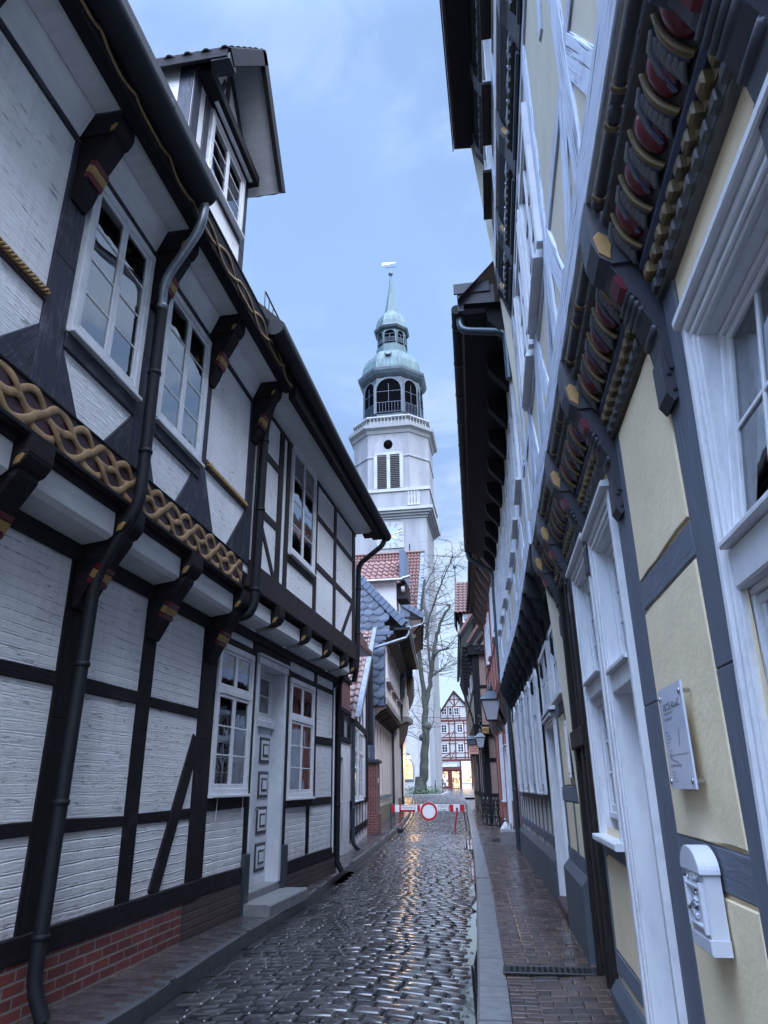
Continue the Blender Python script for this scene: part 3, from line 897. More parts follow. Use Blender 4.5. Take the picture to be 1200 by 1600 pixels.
pA = [-.05, 1.30, 2.60, 3.90, 5.23, 6.51, 7.98]
wd = [.27, .27, .27, .28, .34, .25, .36]
T = []
for u, w in zip(pA, wd):
    T.append(('post', (u, .66), (u, 3.58), w))
for a, wa, b, wb in zip(pA, wd, pA[1:], wd[1:]):
    T.append(('rail', (a + wa / 2, 2.40), (b - wb / 2, 2.40), .115))
    T.append(('rail', (a + wa / 2, 1.34), (b - wb / 2, 1.34), .10))
T.append(('brace', (7.07, .66), (7.80, 2.12), .20, .024))
T.append(('brace', (1.7, .66), (2.45, 2.12), .17, .024))
T.append(('sill_beam', (A0, .585), (8.16, .585), .17, .045))
timbers(hA, FL, T, 'dark_timber', jit=.013)
mb = MB(); mb.bar(FL, (A0, 3.47), (8.12, 3.47), .20, -.03, .05); mb.build('top_plate', 'black_timber', hA)
# jetty: joist heads on knee brackets, white boarded fillers between them
def knee(parent, F, u, w, nb, zb, no, zt, hh, timber='dark_timber', gold=True, short=False):
    """nb,zb: foot on the wall; no: reach; zt: underside of the beam above; hh: height of the joist head"""
    d = side(F, u); zk = zt - hh
    L = no - nb
    prof = [(nb - .02, zb), (nb + .035, zb), (nb + .09, zb + .10), (nb + L * .55, lerp(zb, zk, .62)), (nb + L * .86, zk - .03), (nb + L * .86, zk + .012), (nb - .02, zk + .012)]
    mb = MB(); mb.prism(d, prof, -w * .42, w * .42, .008)
    b = mb.build('knee_bracket', timber, parent) if not short else None
    mb = MB(); mb.prism(d, [(nb - .02, zk), (nb + L * .80, zk), (nb + L * .93, zk + .025), (nb + L * 1.03, zk + .085), (nb + L * 1.05, zk + .12), (nb + L * 1.05, zt), (nb - .02, zt)], -w / 2, w / 2, .010)
    h = mb.build('joist_head', timber, parent)
    if gold:
        for s in (-1, 1):
            mb = MB()
            dd = lambda a, z, e: F(u + s * (w / 2) + s * e, z, a)
            mb.prism(dd, [(nb + L * .80, zk + .02), (nb + L * .90, zk + .03), (nb + L * .99, zk + .09), (nb + L * .93, zk + .10), (nb + L * .83, zk + .075)], -.002, .006, .002)
            mb.build('gilded_leaf', 'gold_paint', h)
        # painted band across the bracket's slope
        if short: return
        m1, z1 = nb + .09, zb + .10; m2, z2 = nb + L * .55, lerp(zb, zk, .62)
        ax = (m2 - m1, z2 - z1); ln = math.hypot(*ax); ax = (ax[0] / ln, ax[1] / ln); pr = (ax[1], -ax[0])
        for k, (t, mt, ww) in enumerate(((.30, 'red_paint', .04), (.46, 'gold_paint', .07), (.72, 'red_paint', .04))):
            q = (m1 + ax[0] * (t * ln + .02), z1 + ax[1] * (t * ln + .02)); e = (q[0] + ax[0] * ww, q[1] + ax[1] * ww)
            mb = MB(); mb.prism(d, [(q[0] - pr[0] * .04, q[1] - pr[1] * .04), (e[0] - pr[0] * .04, e[1] - pr[1] * .04), (e[0] + pr[0] * .012, e[1] + pr[1] * .012), (q[0] + pr[0] * .012, q[1] + pr[1] * .012)], -w * .425, w * .425, .003)
            mb.build('painted_band', mt, b)
for u in pA: knee(hA, FL, u, .27, .01, 2.98, .42, 3.83, .24)
for a, b in zip(pA, pA[1:]):
    mb = MB(); d = side(FL, 0)
    prof = [(.02, 3.50), (.27, 3.535), (.315, 3.57), (.315, 3.765), (.02, 3.765)]
    mb.prism(d, prof, a + .137, b - .137, .006); mb.build('filler_board', 'soffit_white', hA)
    mb = MB(); mb.prism(d, [(.02, 3.766), (.345, 3.766), (.345, 3.83), (.02, 3.83)], a + .137, b - .137, .004); mb.build('joist_board', 'black_timber', hA)
# carved jetty beam
mb = MB(); mb.box(FL, A0, 7.87, 3.83, 4.20, .10, .405, .01); bm_ = mb.build('carved_beam', 'maroon_paint', hA)
mb = MB(); mb.bar(FL, (A0, 3.845), (7.87, 3.845), .035, .40, .43, .006); mb.bar(FL, (A0, 4.190), (7.87, 4.190), .022, .40, .42, .005); mb.build('beam_moulding', 'black_timber', bm_)
def guilloche(parent, F, u0, u1, zc, amp, per, n, rw, rh, mat, rows=(1,), name='rope_carving', sq=1.0):
    mb = MB()
    for ri, z0 in enumerate(rows):
        for k in (0, 1):
            pts = []; N = int((u1 - u0) / per * 18)
            for i in range(N + 1):
                u = lerp(u0, u1, i / N); ph = 2 * math.pi * ((u - u0) / per / 2 + .5 * k + .25 * ri)
                sv = math.sin(ph); sv = math.copysign(abs(sv) ** .8, sv)
                lift = .007 * math.cos(ph * 2 + k * math.pi) + .003 * mnoise.noise(V((u * 5, k * 7.3, ri * 3.1)))
                sv *= 1 + .10 * mnoise.noise(V((u * 3.1, k * 5.0, ri * 9)))
                skew = .05 * per * math.cos(ph)
                pts.append(F(u + skew, zc + z0 + amp * sv, n + lift))
            mb.tube(pts, [(rw * (1 + .18 * mnoise.noise(V((i * .11, k * 3.7, ri * 5 + zc)))), rh) for i in range(len(pts))], 8, flat=V((1, 0, 0)))
    mb.build(name, mat, parent)
guilloche(bm_, FL, .8, 7.80, 4.012, .080, .31, .410, .033, .010, 'ochre_carving', rows=(.060, -.060))
# upper storey
pU = [(-.05, .22), (1.25, .25), (2.5, .25), (3.84, .27), (5.16, .27), (6.51, .17), (7.98, .24)]
T = []
for u, w in pU: T.append(('post', (u, 4.2), (u, 6.45), w))
for a, b in ((1.40, 2.38), (4.0, 5.02), (5.36, 6.42)):
    T.append(('window_rail', (a - .02, 4.745), (b + .02, 4.745), .15, .03))
T.append(('wall_plate', (A0, 6.44), (A1, 6.44), .05, .03))
timbers(hA, lambda u, z, n: FL(u, z, n + JN), T, 'slate_dark', jit=.004)
FU = lambda u, z, n: FL(u, z, n + JN)
for u, l0, l1, r0, r1, zt in ((3.84, 3.24, 3.70, 3.98, 4.30, 4.69), (5.16, 4.64, 5.02, 5.30, 5.55, 4.67), (6.51, 5.97, 6.42, 6.60, 6.96, 4.86), (7.98, 7.32, 7.86, 8.1, 8.11, 4.86), (2.5, 1.98, 2.37, 2.63, 3.0, 4.86), (1.25, .7, 1.12, 1.38, 1.7, 4.69)):
    poly_part(hA, FU, 'brace', [(l0, 4.20), (l1 + .012, 4.20), (l1 + .012, zt)], -.03, .014, 'slate_dark', ax=(.6, 1))
    if r1 - r0 > .1: poly_part(hA, FU, 'brace', [(r0 - .012, 4.20), (r1, 4.20), (r0 - .012, zt)], -.03, .014, 'slate_dark', ax=(-.6, 1))
for a, b in ((2.63, 3.70), (6.60, 7.86)):
    mb = MB(); mb.bar(FU, (a, 4.92), (b, 4.92), .105, -.02, .028, .006); g = mb.build('moulded_rail', 'maroon_paint', hA)
    mb = MB()
    for k in (0, 1, 2):
        N = 60; mb.tube([FU(lerp(a, b, i / N), 4.925 + .022 * math.sin(2 * math.pi * (i / N * 9 + k / 3)), .034 + .010 * math.cos(2 * math.pi * (i / N * 9 + k / 3))) for i in range(N + 1)], .012, 6)
    mb.build('rope_moulding', 'gold_paint', g)
cw = 'curtain_white'
window(hA, FL, *wA[0], rows=4, n=JN, curtain=[(.0, .48, .0, .55, cw), (.55, 1, .0, .42, cw)])
window(hA, FL, *wA[1], rows=4, n=JN, curtain=[(.0, .5, .25, .75, cw), (.5, 1, .0, .8, cw)])
window(hA, FL, *wA[2], rows=4, n=JN, curtain=[(.0, 1, .0, .4, cw)])
# boarded eaves on knee brackets, carved eave beam
for u, w in pU[1:]:
    knee(hA, FL, u, .22, JN + .01, 5.86, .71, 6.72, .24)
us = [p[0] for p in pU]
for a, b in zip(us, us[1:]):
    mb = MB(); d = side(FL, 0)
    mb.prism(d, [(JN - .02, 6.468), (JN + .03, 6.468), (.50, 6.70), (.50, 6.72), (JN - .02, 6.72)], a + .126, b - .126)
    mb.build('cove_board', 'soffit_white', hA)
    mb = MB(); mb.prism(d, [(.508, 6.695), (.735, 6.695), (.735, 6.72), (.508, 6.72)], a + .126, b - .126, .004); mb.build('soffit_board', 'soffit_white', hA)
mb = MB(); mb.box(FL, A0, 8.12, 6.66, 7.0, .74, .86, .01); eb = mb.build('carved_eave_beam', 'black_timber', hA)
guilloche(eb, FL, -.8, 8.05, 6.79, .085, .56, .866, .020, .010, 'ochre_carving', rows=(0,))
# roof, dormer, gutter
RH0 = V((-3.42 + 1.02, 0, 6.98)); RT = V((-8.2, 0, 12.9))
def roof_slab(parent, y0, y1, name='roof', mat='dark_tile', th=.14):
    mb = MB()
    f = lambda u, z, n: V((u, n, z))
    mb.prism(f, [(RH0.x, RH0.z), (RT.x, RT.z), (RT.x, RT.z + .16), (RH0.x - .02, RH0.z + .16)], y0, y1)
    return mb.build(name, mat, parent)
roof_slab(hA, A0, 5.02); roof_slab(hA, 7.22, A1)
mb = MB(); mb.prism(lambda u, z, n: V((u, n, z)), [(-3.12, 7.72), (RT.x, RT.z), (RT.x, RT.z + .16), (-3.12, 7.88)], 5.02, 7.22); mb.build('roof', 'dark_tile', hA)
mb = MB(); mb.prism(lambda u, z, n: V((u, n, z)), [(-3.06, 7.002), (-2.55, 6.985), (-2.55, 7.01), (-3.06, 7.05)], 5.02, 7.22); mb.build('eave_ledge', 'black_timber', hA)
mb = MB()
for yy in (A0, A1 + .01): mb.quad(V((-9, yy, 0)), V((-3.45, yy, 0)), V((-3.45, yy, 6.9)), V((-9, yy, 6.9)))
mb.quad(V((-9, A0, 0)), V((-9, A1, 0)), V((-9, A1, 12.8)), V((-9, A0, 12.8)))
mb.build('rear_wall', 'white_painted_brick', hA)
mb = MB(); gx_, gzz = -2.49, 6.90
mb.tube([V((gx_, A0, gzz)), V((gx_, 4.86, gzz - .02))], .135, 20); gt = mb.build('gutter', 'gutter_black', hA)
mb = MB()
for y in (0.6, 1.7, 2.8, 3.9): mb.lathe((gx_, y, gzz), [(.136, 0), (.140, .004), (.140, .02), (.136, .024)], 20, axis=(0, 1, 0))
mb.build('gutter_clip', 'gutter_black', gt)
zp = [(-2.46, 4.83, 6.86), (-2.47, 4.83, 6.50), (-2.93, 5.09, 6.14), (-2.93, 5.11, 5.80)]
downpipe(hA, zp, .043, 'zinc', 'swan_neck', clips=[(2, .8)])
downpipe(hA, [(-2.93, 5.11, 5.83), (-2.935, 5.15, 3.86), (-3.26, 5.17, 3.25), (-3.29, 5.17, .36), (-3.20, 5.2, .15)], .052, 'brown_timber' if False else 'gutter_black', 'downpipe', clips=[(0, .35), (0, .75), (2, .25), (2, .6), (2, .9)])
downpipe(hA, [(-2.83, 8.14, 6.6), (-2.93, 8.14, 6.2), (-2.945, 8.14, 3.72), (-3.0, 8.12, 3.58), (-3.3, 8.06, 3.5)], .058, 'gutter_black', 'downpipe', clips=[(1, .1), (1, .5), (1, .93)])
# ---- dormer, its front wall flush with the wall below
D0, D1, DZ0, DZ1, DX = 5.40, 7.20, 6.9, 9.42, -3.05
FDm = lambda u, z, n: V((DX + n, u, z))
dw = (5.88, 7.02, 8.45, 9.42)
mb = MB(); wall_sheet(mb, FDm, D0, D1, DZ0, 9.5, [inset(dw)], n=0)
sheet_poly(mb, FDm, [(D0, 9.5), (D1, 9.5), (6.3, 10.62)], 0)
for yy in (D0, D1): mb.quad(V((DX, yy, DZ0)), V((-6.2, yy, DZ0)), V((-6.2, yy, 9.6)), V((DX, yy, 9.6)))
mb.build('dormer_wall', 'white_rough_render', hA)
T = [('dormer_post', (D0 + .09, 6.95), (D0 + .09, 9.6), .18), ('dormer_post', (D1 - .07, 6.95), (D1 - .07, 9.6), .14), ('dormer_post', (5.79, 8.3), (5.79, 9.45), .13),
     ('dormer_rail', (D0, 9.58), (D1, 9.58), .22, .05), ('dormer_rail', (D0 + .18, 8.40), (D1 - .14, 8.40), .07), ('dormer_rail', (5.45, 9.74), (6.3, 10.66), .14), ('dormer_rail', (7.15, 9.74), (6.3, 10.66), .14), ('dormer_post', (6.3, 9.69), (6.3, 10.5), .12), ('dormer_brace', (6.0, 9.7), (6.2, 10.3), .08)]
timbers(hA, FDm, T, 'slate_dark')
mb = MB(); mb.bar(lambda u, z, n: V((u, D0 - n, z)), (-3.14, 7.2), (-3.14, 9.6), .17, -.02, .015); mb.build('dormer_post', 'slate_dark', hA)
window(hA, FDm, *dw, rows=3, proud=.05)
mb = MB(); mb.tube([V((DX + .09, D0 + .42, 9.50)), V((DX + .09, D1 - .12, 9.50))], .05, 12); mb.build('blind_box', 'door_white', hA)
# dormer roof: gable verge oversailing the street
e0, e1, ap = (5.28, 9.52), (7.40, 9.52), (6.32, 10.92)
for a, b, nm in ((e0, ap, 'near'), (e1, ap, 'far')):
    mb = MB(); tile_roof(mb, (-2.58, *a), (-6.2, *a), (-2.58, *b), (-6.2, *b), 16, 6, amp=.032, step=.035) if nm == 'near' else tile_roof(mb, (-6.2, *a), (-2.58, *a), (-6.2, *b), (-2.58, *b), 16, 6, amp=.032, step=.035)
    mb.build('dormer_roof', 'dark_tile', hA)
    f = lambda u, z, n: V((-2.56 + n, u, z))
    dd = V((b[0] - a[0], b[1] - a[1])).normalized(); pr = V((-dd.y, dd.x)); pr = pr if pr.y < 0 else -pr
    A_, B_ = V(a), V(b)
    mb = MB(); mb.prism(lambda u, z, n: V((n, u, z)), [A_ + pr * .02, B_ + pr * .02, B_ + pr * .07, A_ + pr * .07], -6.1, -2.62); mb.build('dormer_soffit', 'soffit_white' if nm == 'far' else 'black_timber', hA)
    mb = MB(); mb.prism(f, [A_ + pr * -.03, B_ + pr * -.03, B_ + pr * .16, A_ + pr * .16], -.06, 0.0, .006); vb = mb.build('bargeboard', 'black_timber', hA)
mb = MB(); f2 = lambda u, z, n: V((u, 5.26 - n, z)); mb.bar(f2, (-5.9, 9.50), (-2.60, 9.50), .16, -.04, .0); mb.build('dormer_fascia', 'black_timber', hA)
mb = MB(); mb.wbox(-2.80, -2.575, 5.275, 5.48, 9.39, 9.49, .006); mb.build('verge_end', 'slate_dark', hA)
mb = MB(); mb.box(lambda u, z, n: V((-3.03 + n, u, z)), 5.42, 7.18, 9.46, 9.62, .0, .16, .01); mb.build('dormer_beam', 'black_timber', hA)
# snow guard
mb = MB(); mb.tube([V((-2.75, 7.35, 7.78)), V((-2.75, 9.6, 7.78))], .012, 6)
for i in range(14):
    y = 7.35 + i * .17; mb.tube([V((-2.75, y, 7.4)), V((-2.75, y, 7.78))], .007, 6)
mb.tube([V((-2.75, 7.35, 7.55)), V((-2.75, 9.6, 7.55))], .008, 6)
mb.build('snow_guard', 'iron_black', hA)

# ---------------- B
hB = thing('half_timbered_house', (-3.40, 11.0, .13), 'white half-timbered house with plain dark jetty beam, panelled front door and red curtains', 'house')
B0, B1 = 8.16, 14.0
wB1 = (8.24, 9.40, 1.53, 3.30); wB2 = (11.05, 12.38, 1.45, 3.24); dB = (9.56, 10.86, .14, 3.34); wB3 = (9.62, 10.92, 4.86, 6.68)
mb = MB(); wall_sheet(mb, FL, B0, B1, .40, 3.6, [inset(wB1), inset(wB2), (dB[0], dB[1], .40, dB[3])]); mb.build('ground_floor_wall', 'white_painted_brick', hB)
FB = lambda u, z, n: FL(u, z, n + JN)
mb = MB(); wall_sheet(mb, FL, 8.12, B1, 4.1, 6.75, [inset(wB3)], n=JN); mb.build('upper_wall', 'white_rough_render', hB)
one('brick_plinth', 'brown_brick', hB, lambda m: m.box(FL, 7.73, 9.46, 0, .5, -.1, .03)); one('brick_plinth', 'brown_brick', hB, lambda m: m.box(FL, 10.98, B1, 0, .44, -.1, .03))
T = [('post', (9.47, .14), (9.47, 3.58), .14), ('post', (10.95, .14), (10.95, 3.58), .15), ('post', (12.5, 1.42), (12.5, 3.58), .18), ('post', (12.2, .6), (12.2, 1.32), .16), ('post', (13.84, .5), (13.84, 3.58), .30), ('post', (8.19, .66), (8.19, 3.58), .09),
     ('rail', (8.22, 1.43), (9.40, 1.43), .14), ('rail', (11.02, 1.37), (13.7, 1.37), .13), ('rail', (12.59, 2.38), (13.7, 2.38), .13), ('rail', (8.22, 3.36), (9.40, 3.36), .10), ('rail', (11.02, 3.30), (13.7, 3.30), .10),
     ('sill_beam', (8.17, .60), (9.40, .60), .18, .035), ('sill_beam', (11.02, .50), (B1, .50), .16, .035), ('rail', (9.54, 3.44), (10.88, 3.44), .13)]
timbers(hB, FL, T, 'dark_timber', jit=.012)
mb = MB(); mb.bar(FL, (B0, 3.56), (B1, 3.56), .12, -.03, .05); mb.build('top_plate', 'black_timber', hB)
hd = [9.3, 10.62, 11.9, 13.1, 13.88]
for u in hd:
    knee(hB, FL, u, .22, .01, 3.56, .42, 3.95, .26, short=True)
for a, b in zip([8.13] + hd, hd):
    mb = MB(); mb.prism(side(FL, 0), [(.02, 3.62), (.27, 3.655), (.315, 3.69), (.315, 3.88), (.02, 3.88)], a + .113, b - .113, .006); mb.build('filler_board', 'soffit_white', hB)
mb = MB(); mb.bar(FL, (8.12, 4.12), (B1, 4.12), .34, .10, JN + .035, .012); mb.build('jetty_beam', 'brown_timber', hB)
pB = [(8.27, .14), (9.16, .19), (9.50, .17), (11.02, .17), (12.30, .17), (13.82, .24)]
T = [('post', (u, 4.29), (u, 6.6), w) for u, w in pB]
T += [('brace', (8.36, 5.0), (9.05, 4.29), .10), ('rail', (8.34, 5.06), (9.06, 5.06), .13), ('rail', (9.59, 4.78), (10.94, 4.78), .13), ('rail', (11.10, 5.10), (13.7, 5.10), .12), ('rail', (8.34, 5.95), (9.06, 5.95), .12), ('rail', (11.10, 5.98), (13.7, 5.98), .11), ('brace', (12.9, 4.29), (13.7, 5.04), .12), ('wall_plate', (8.13, 6.62), (B1, 6.62), .06)]
timbers(hB, FB, T, 'brown_timber')
window(hB, FL, *wB1, rows=3, transom=2.72, n=0, curtain=[(.02, .35, .0, .66, cw), (.55, 1, .0, .66, cw), (.05, .45, .70, 1, cw), (.55, .98, .70, 1, cw)])
window(hB, FL, *wB2, rows=3, transom=2.62, n=0, curtain=[(.0, .30, .05, .64, cw), (.25, .48, .0, .6, 'curtain_red'), (.52, .8, .0, .6, 'curtain_red'), (.7, 1, .1, .64, cw)])
window(hB, FL, *wB3, rows=4, n=JN, curtain=[(0, .45, .0, .75, cw), (.6, 1, .0, .5, cw)])
for u in (8.42, 9.22):
    one('cord', 'window_white', hB, lambda m: m.tube([FL(u, 1.5, .05), FL(u, 1.22, .045)], .004, 5))
# door recess
mb = MB()
for q in ((dB[0], dB[0] + .10, .36, 3.24), (dB[1] - .10, dB[1], .36, 3.24)): mb.box(FL, *q, -.05, .03, .008)
mb.box(FL, dB[0], dB[1], 3.24, 3.34, -.05, .05, .01); mb.box(FL, dB[0] - .03, dB[1] + .03, 3.34, 3.375, -.05, .075, .006)
dp = -.31
for u in (dB[0] + .10, dB[1] - .10): mb.quad(FL(u, .3, -.05), FL(u, .3, dp), FL(u, 3.24, dp), FL(u, 3.24, -.05))
mb.quad(FL(dB[0] + .1, 3.24, -.05), FL(dB[1] - .1, 3.24, -.05), FL(dB[1] - .1, 3.24, dp), FL(dB[0] + .1, 3.24, dp))
fr = mb.build('door_frame', 'door_white', hB)
mb = MB(); mb.box(FL, dB[0] + .10, dB[1] - .10, .36, 2.42, dp + .10, dp + .15, .004); dr = mb.build('door', 'door_white', hB)
for k in range(4):
    z0 = .52 + k * .47
    for (u0, u1) in ((9.72, 10.12), (10.28, 10.68)):
        mb = MB()
        for (e, n1_, mt) in ((0, .012, 0), (.045, .02, 1), (.09, .028, 0), (.12, .034, 1)): mb.box(FL, u0 + e, u1 - e, z0 + e, z0 + .36 - e, dp + .14, dp + .15 + n1_, .004, mt)
        mb.build('door_panel', ['charcoal_paint', 'door_white'], dr)
mb = MB(); mb.tube([FL(10.22, 1.32, dp + .15), FL(10.22, 1.32, dp + .21), FL(10.10, 1.32, dp + .21)], .011, 8); mb.build('handle', 'steel', dr)
mb = MB(); mb.box(FL, dB[0] + .1, dB[1] - .1, 2.42, 2.52, dp + .08, dp + .20, .01); mb.build('door_transom', 'door_white', hB)
window(hB, FL, dB[0] + .1, dB[1] - .1, 2.52, 3.24, rows=2, leaves=2, n=dp + .1, sill=False, depth=.2, name='fanlight')
for u in (9.45, 10.97): 
    mb = MB(); mb.box(FL, u - .085, u + .085, .10, .82, .02, .07, .008); mb.build('post_guard', 'zinc_dark', hB)
mb = MB(); mb.box(FL, dB[0] - .02, dB[1] + .02, .10, .36, -.5, .02, .012); mb.build('threshold', 'stone', hB)
mb = MB(); mb.box(FL, 9.38, 11.0, .10, .265, .028, .40, .02); tag(mb.build('stone_step', 'stone'), 'worn grey stone doorstep below the white panelled front door', 'step')
# eaves and gutter
mb = MB(); d = side(FL, 0); mb.prism(d, [(JN - .02, 6.655), (.80, 6.655), (.80, 6.70), (JN - .02, 6.70)], 8.14, 14.02, .004); mb.build('soffit_board', 'soffit_white', hB)
mb = MB(); mb.box(FL, 8.14, 14.15, 6.58, 6.98, .80, .90, .01); mb.build('fascia', 'black_timber', hB)
roof_slab(hB, A1 + .005, 14.25)
gx_ = -2.38
mb = MB(); mb.tube([V((-2.47, 7.0, 6.93)), V((-2.43, 10, 6.86)), V((-2.30, 14.6, 6.76))], .115, 18); mb.build('gutter', 'gutter_black', hB)
mb = MB(); mb.wbox(-2.55, -2.33, 13.9, 14.30, 6.60, 6.72, .01); mb.wbox(-2.72, -2.56, 14.0, 14.22, 6.62, 6.80, .01); mb.build('verge_end', 'black_timber', hB)
downpipe(hB, [(-2.29, 14.45, 6.72), (-2.36, 14.40, 6.50), (-2.84, 14.16, 6.02), (-2.86, 14.12, 3.9), (-2.92, 14.1, 3.55)], .055, 'gutter_black', 'downpipe', clips=[(2, .25), (2, .7)])
downpipe(hB, [(-3.12, 14.0, 3.66), (-3.185, 13.97, 3.5), (-3.20, 13.97, .32), (-3.10, 13.97, .16)], .05, 'gutter_black', 'downpipe', clips=[(1, .3), (1, .7)])
mb = MB(); mb.tube([FL(13.72, 3.4, .03), FL(13.72, .5, .03)], .02, 8); mb.build('cable_duct', 'door_white', hB)
mb = MB()
mb.quad(V((-9, B1, 0)), V((-3.27, B1, 0)), V((-3.27, B1, 6.9)), V((-9, B1, 6.9)))
mb.quad(V((-2.9, B1 + .005, 4.1)), V((-3.5, B1 + .005, 4.1)), V((-3.5, B1 + .005, 6.9)), V((-2.9, B1 + .005, 6.9)))
mb.face([V((-9, B1 + .01, 6.9)), V((-2.9, B1 + .01, 6.9)), V((-8.2, B1 + .01, 12.9)), V((-9, B1 + .01, 12.9))], [(0, 0)] * 4)
mb.quad(V((-9, A1, 0)), V((-9, B1, 0)), V((-9, B1, 12.8)), V((-9, A1, 12.8)))
mb.build('rear_wall', 'white_painted_brick', hB)
# ------------------------------------------------------------------ right: carved house R1
h1 = thing('half_timbered_house', (.76, 4.0, .12), 'cream and grey half-timbered house with a carved cornice of red eggs and gilt dentils', 'house')
N1, N2 = .235, .37                     # jetty reach of first and second floor
c0, c1 = -2.5, 7.35
door1 = (4.02, 5.0); big = (.98, 2.28); win2 = (5.08, 6.12)
mb = MB(); wall_sheet(mb, FR, c0, c1, .05, 3.7, [(door1[0] + .1, door1[1] - .1, .05, 3.12), (big[0] + .09, big[1] + .0, .9, 3.06), (win2[0] + .05, win2[1] - .05, 1.3, 3.2)]); mb.build('ground_floor_wall', 'cream_plaster', h1)
cs = [-1.12, .13, 1.37, 2.61, 3.85, 5.10, 6.35, 7.30]
T = [('post', (2.56, .3), (2.53, 3.64), .30, .012), ('post', (3.84, .3), (3.83, 3.64), .35, .012), ('post', (5.04, .3), (5.04, 3.64), .13, .012), ('post', (6.18, .3), (6.18, 3.6), .14, .012), ('post', (.86, .3), (.86, 3.64), .25, .012),
     ('rail', (2.69, 2.475), (3.66, 2.475), .15, .012), ('rail', (2.69, 1.30), (3.66, 1.30), .16, .012), ('rail', (5.1, 1.17), (6.11, 1.17), .13, .012), ('rail', (-.4, 2.475), (.8, 2.475), .15, .012), ('rail', (-.4, 1.3), (.8, 1.3), .16, .012), ('sill_beam', (2.69, .27), (3.66, .27), .20, .014), ('sill_beam', (5.1, .40), (6.11, .40), .14, .014), ('post', (-.5, .3), (-.5, 3.6), .25, .012),
     ('top_plate', (c0, 3.52), (c1, 3.52), .2, .008)]
timbers(h1, FR, T, 'slate_timber', n0=-.02, jit=.012)
# plaster panels stand a little proud, with soft worn edges
def panel(parent, F, poly, n1=.0145, mat='cream_plaster', jit=.005):
    pts = []
    k = len(poly)
    for i in range(k):
        a, b = V(poly[i]), V(poly[(i + 1) % k]); m = max(2, int((b - a).length / .16))
        for q in range(m):
            t = q / m; p = a.lerp(b, t)
            pts.append((p.x + R.uniform(-jit, jit), p.y + R.uniform(-jit, jit)))
    mb = MB(); mb.prism(F, pts, -.01, n1, .004); return mb.build('plaster_panel', mat, parent)
for q in ((2.70, 3.65, 2.56, 3.40), (2.70, 3.65, 1.39, 2.39), (2.70, 3.65, .38, 1.21), (5.12, 6.10, .48, 1.09), (-.36, .78, 2.56, 3.4), (-.36, .78, 1.39, 2.39), (-.36, .78, .38, 1.21)):
    panel(h1, FR, [(q[0], q[2]), (q[1], q[2]), (q[1], q[3]), (q[0], q[3])])
mb = MB(); mb.prism(side(FR, 0), [(-.05, 0), (.075, 0), (.075, .20), (.03, .27), (-.05, .27)], 5.0, 6.22, .008); mb.build('plinth', 'plinth_blue', h1)
mb = MB(); mb.prism(side(FR, 0), [(-.05, 0), (.06, 0), (.06, .14), (.02, .18), (-.05, .18)], -2.4, 3.98, .008); mb.build('plinth', 'plinth_blue', h1)
def casing(parent, u0, u1, z0, z1, wd=.14, head=.14, jamb=.34, F=FR, cap=.03):
    """profiled white casing round an opening, with deep reveals"""
    mb = MB()
    for (a, b) in ((0, wd * .45), (wd * .45, wd * .8), (wd * .8, wd)):
        nn = .045 if a == 0 else (.033 if b < wd * .9 else .022)
        mb.box(F, u0 + a, u0 + b, z0, z1 - b if a else z1, -.03, nn, .006); mb.box(F, u1 - b, u1 - a, z0, z1 - b if a else z1, -.03, nn, .006)
        mb.box(F, u0 + (b if a == 0 else a), u1 - (b if a == 0 else a), z1 - b, z1 - a, -.03, nn, .006)
    mb.box(F, u0 - cap, u1 + cap, z1 + .001, z1 + .04, -.03, .055 + cap, .008)
    for u in (u0 + wd + .003, u1 - wd - .003): mb.quad(F(u, z0, -.0), F(u, z0, -jamb), F(u, z1 - wd, -jamb), F(u, z1 - wd, -.0))
    mb.quad(F(u0 + wd, z1 - wd - .003, 0), F(u1 - wd, z1 - wd - .003, 0), F(u1 - wd, z1 - wd - .003, -jamb), F(u0 + wd, z1 - wd - .003, -jamb))
    return mb.build('casing', 'window_white', parent)
# doorway with overlight
casing(h1, door1[0], door1[1], .10, 3.24, .13, jamb=.45)
mb = MB(); mb.box(FR, 4.15, 4.87, 2.14, 2.26, -.3, .02, .008); mb.box(FR, 4.15, 4.87, 2.26, 2.29, -.3, .05, .006); mb.build('door_transom', 'window_white', h1)
window(h1, FR, 4.155, 4.865, 2.29, 3.10, rows=3, cols=2, leaves=1, n=-.10, proud=.05, fw=.05, sill=False, depth=.25, blind=.3, name='overlight')
mb = MB(); mb.box(FR, 4.15, 4.87, .14, 2.14, -.46, -.42); d1 = mb.build('door', 'door_white', h1)
for z0, z1 in ((.3, .9), (1.05, 1.95)):
    mb = MB(); mb.box(FR, 4.25, 4.77, z0, z1, -.43, -.405, .012); mb.build('door_panel', 'door_white', d1)
mb = MB(); mb.lathe(FR(4.25, 1.1, -.42), [(.02, 0), (.012, .02), (.012, .05), (.028, .06), (.02, .085), (0, .09)], 12, axis=(-1, 0, 0)); mb.build('handle', 'steel', d1)
mb = MB(); mb.box(FR, 4.15, 4.87, .02, .14, -.46, .02, .01); mb.build('threshold', 'window_white', h1)
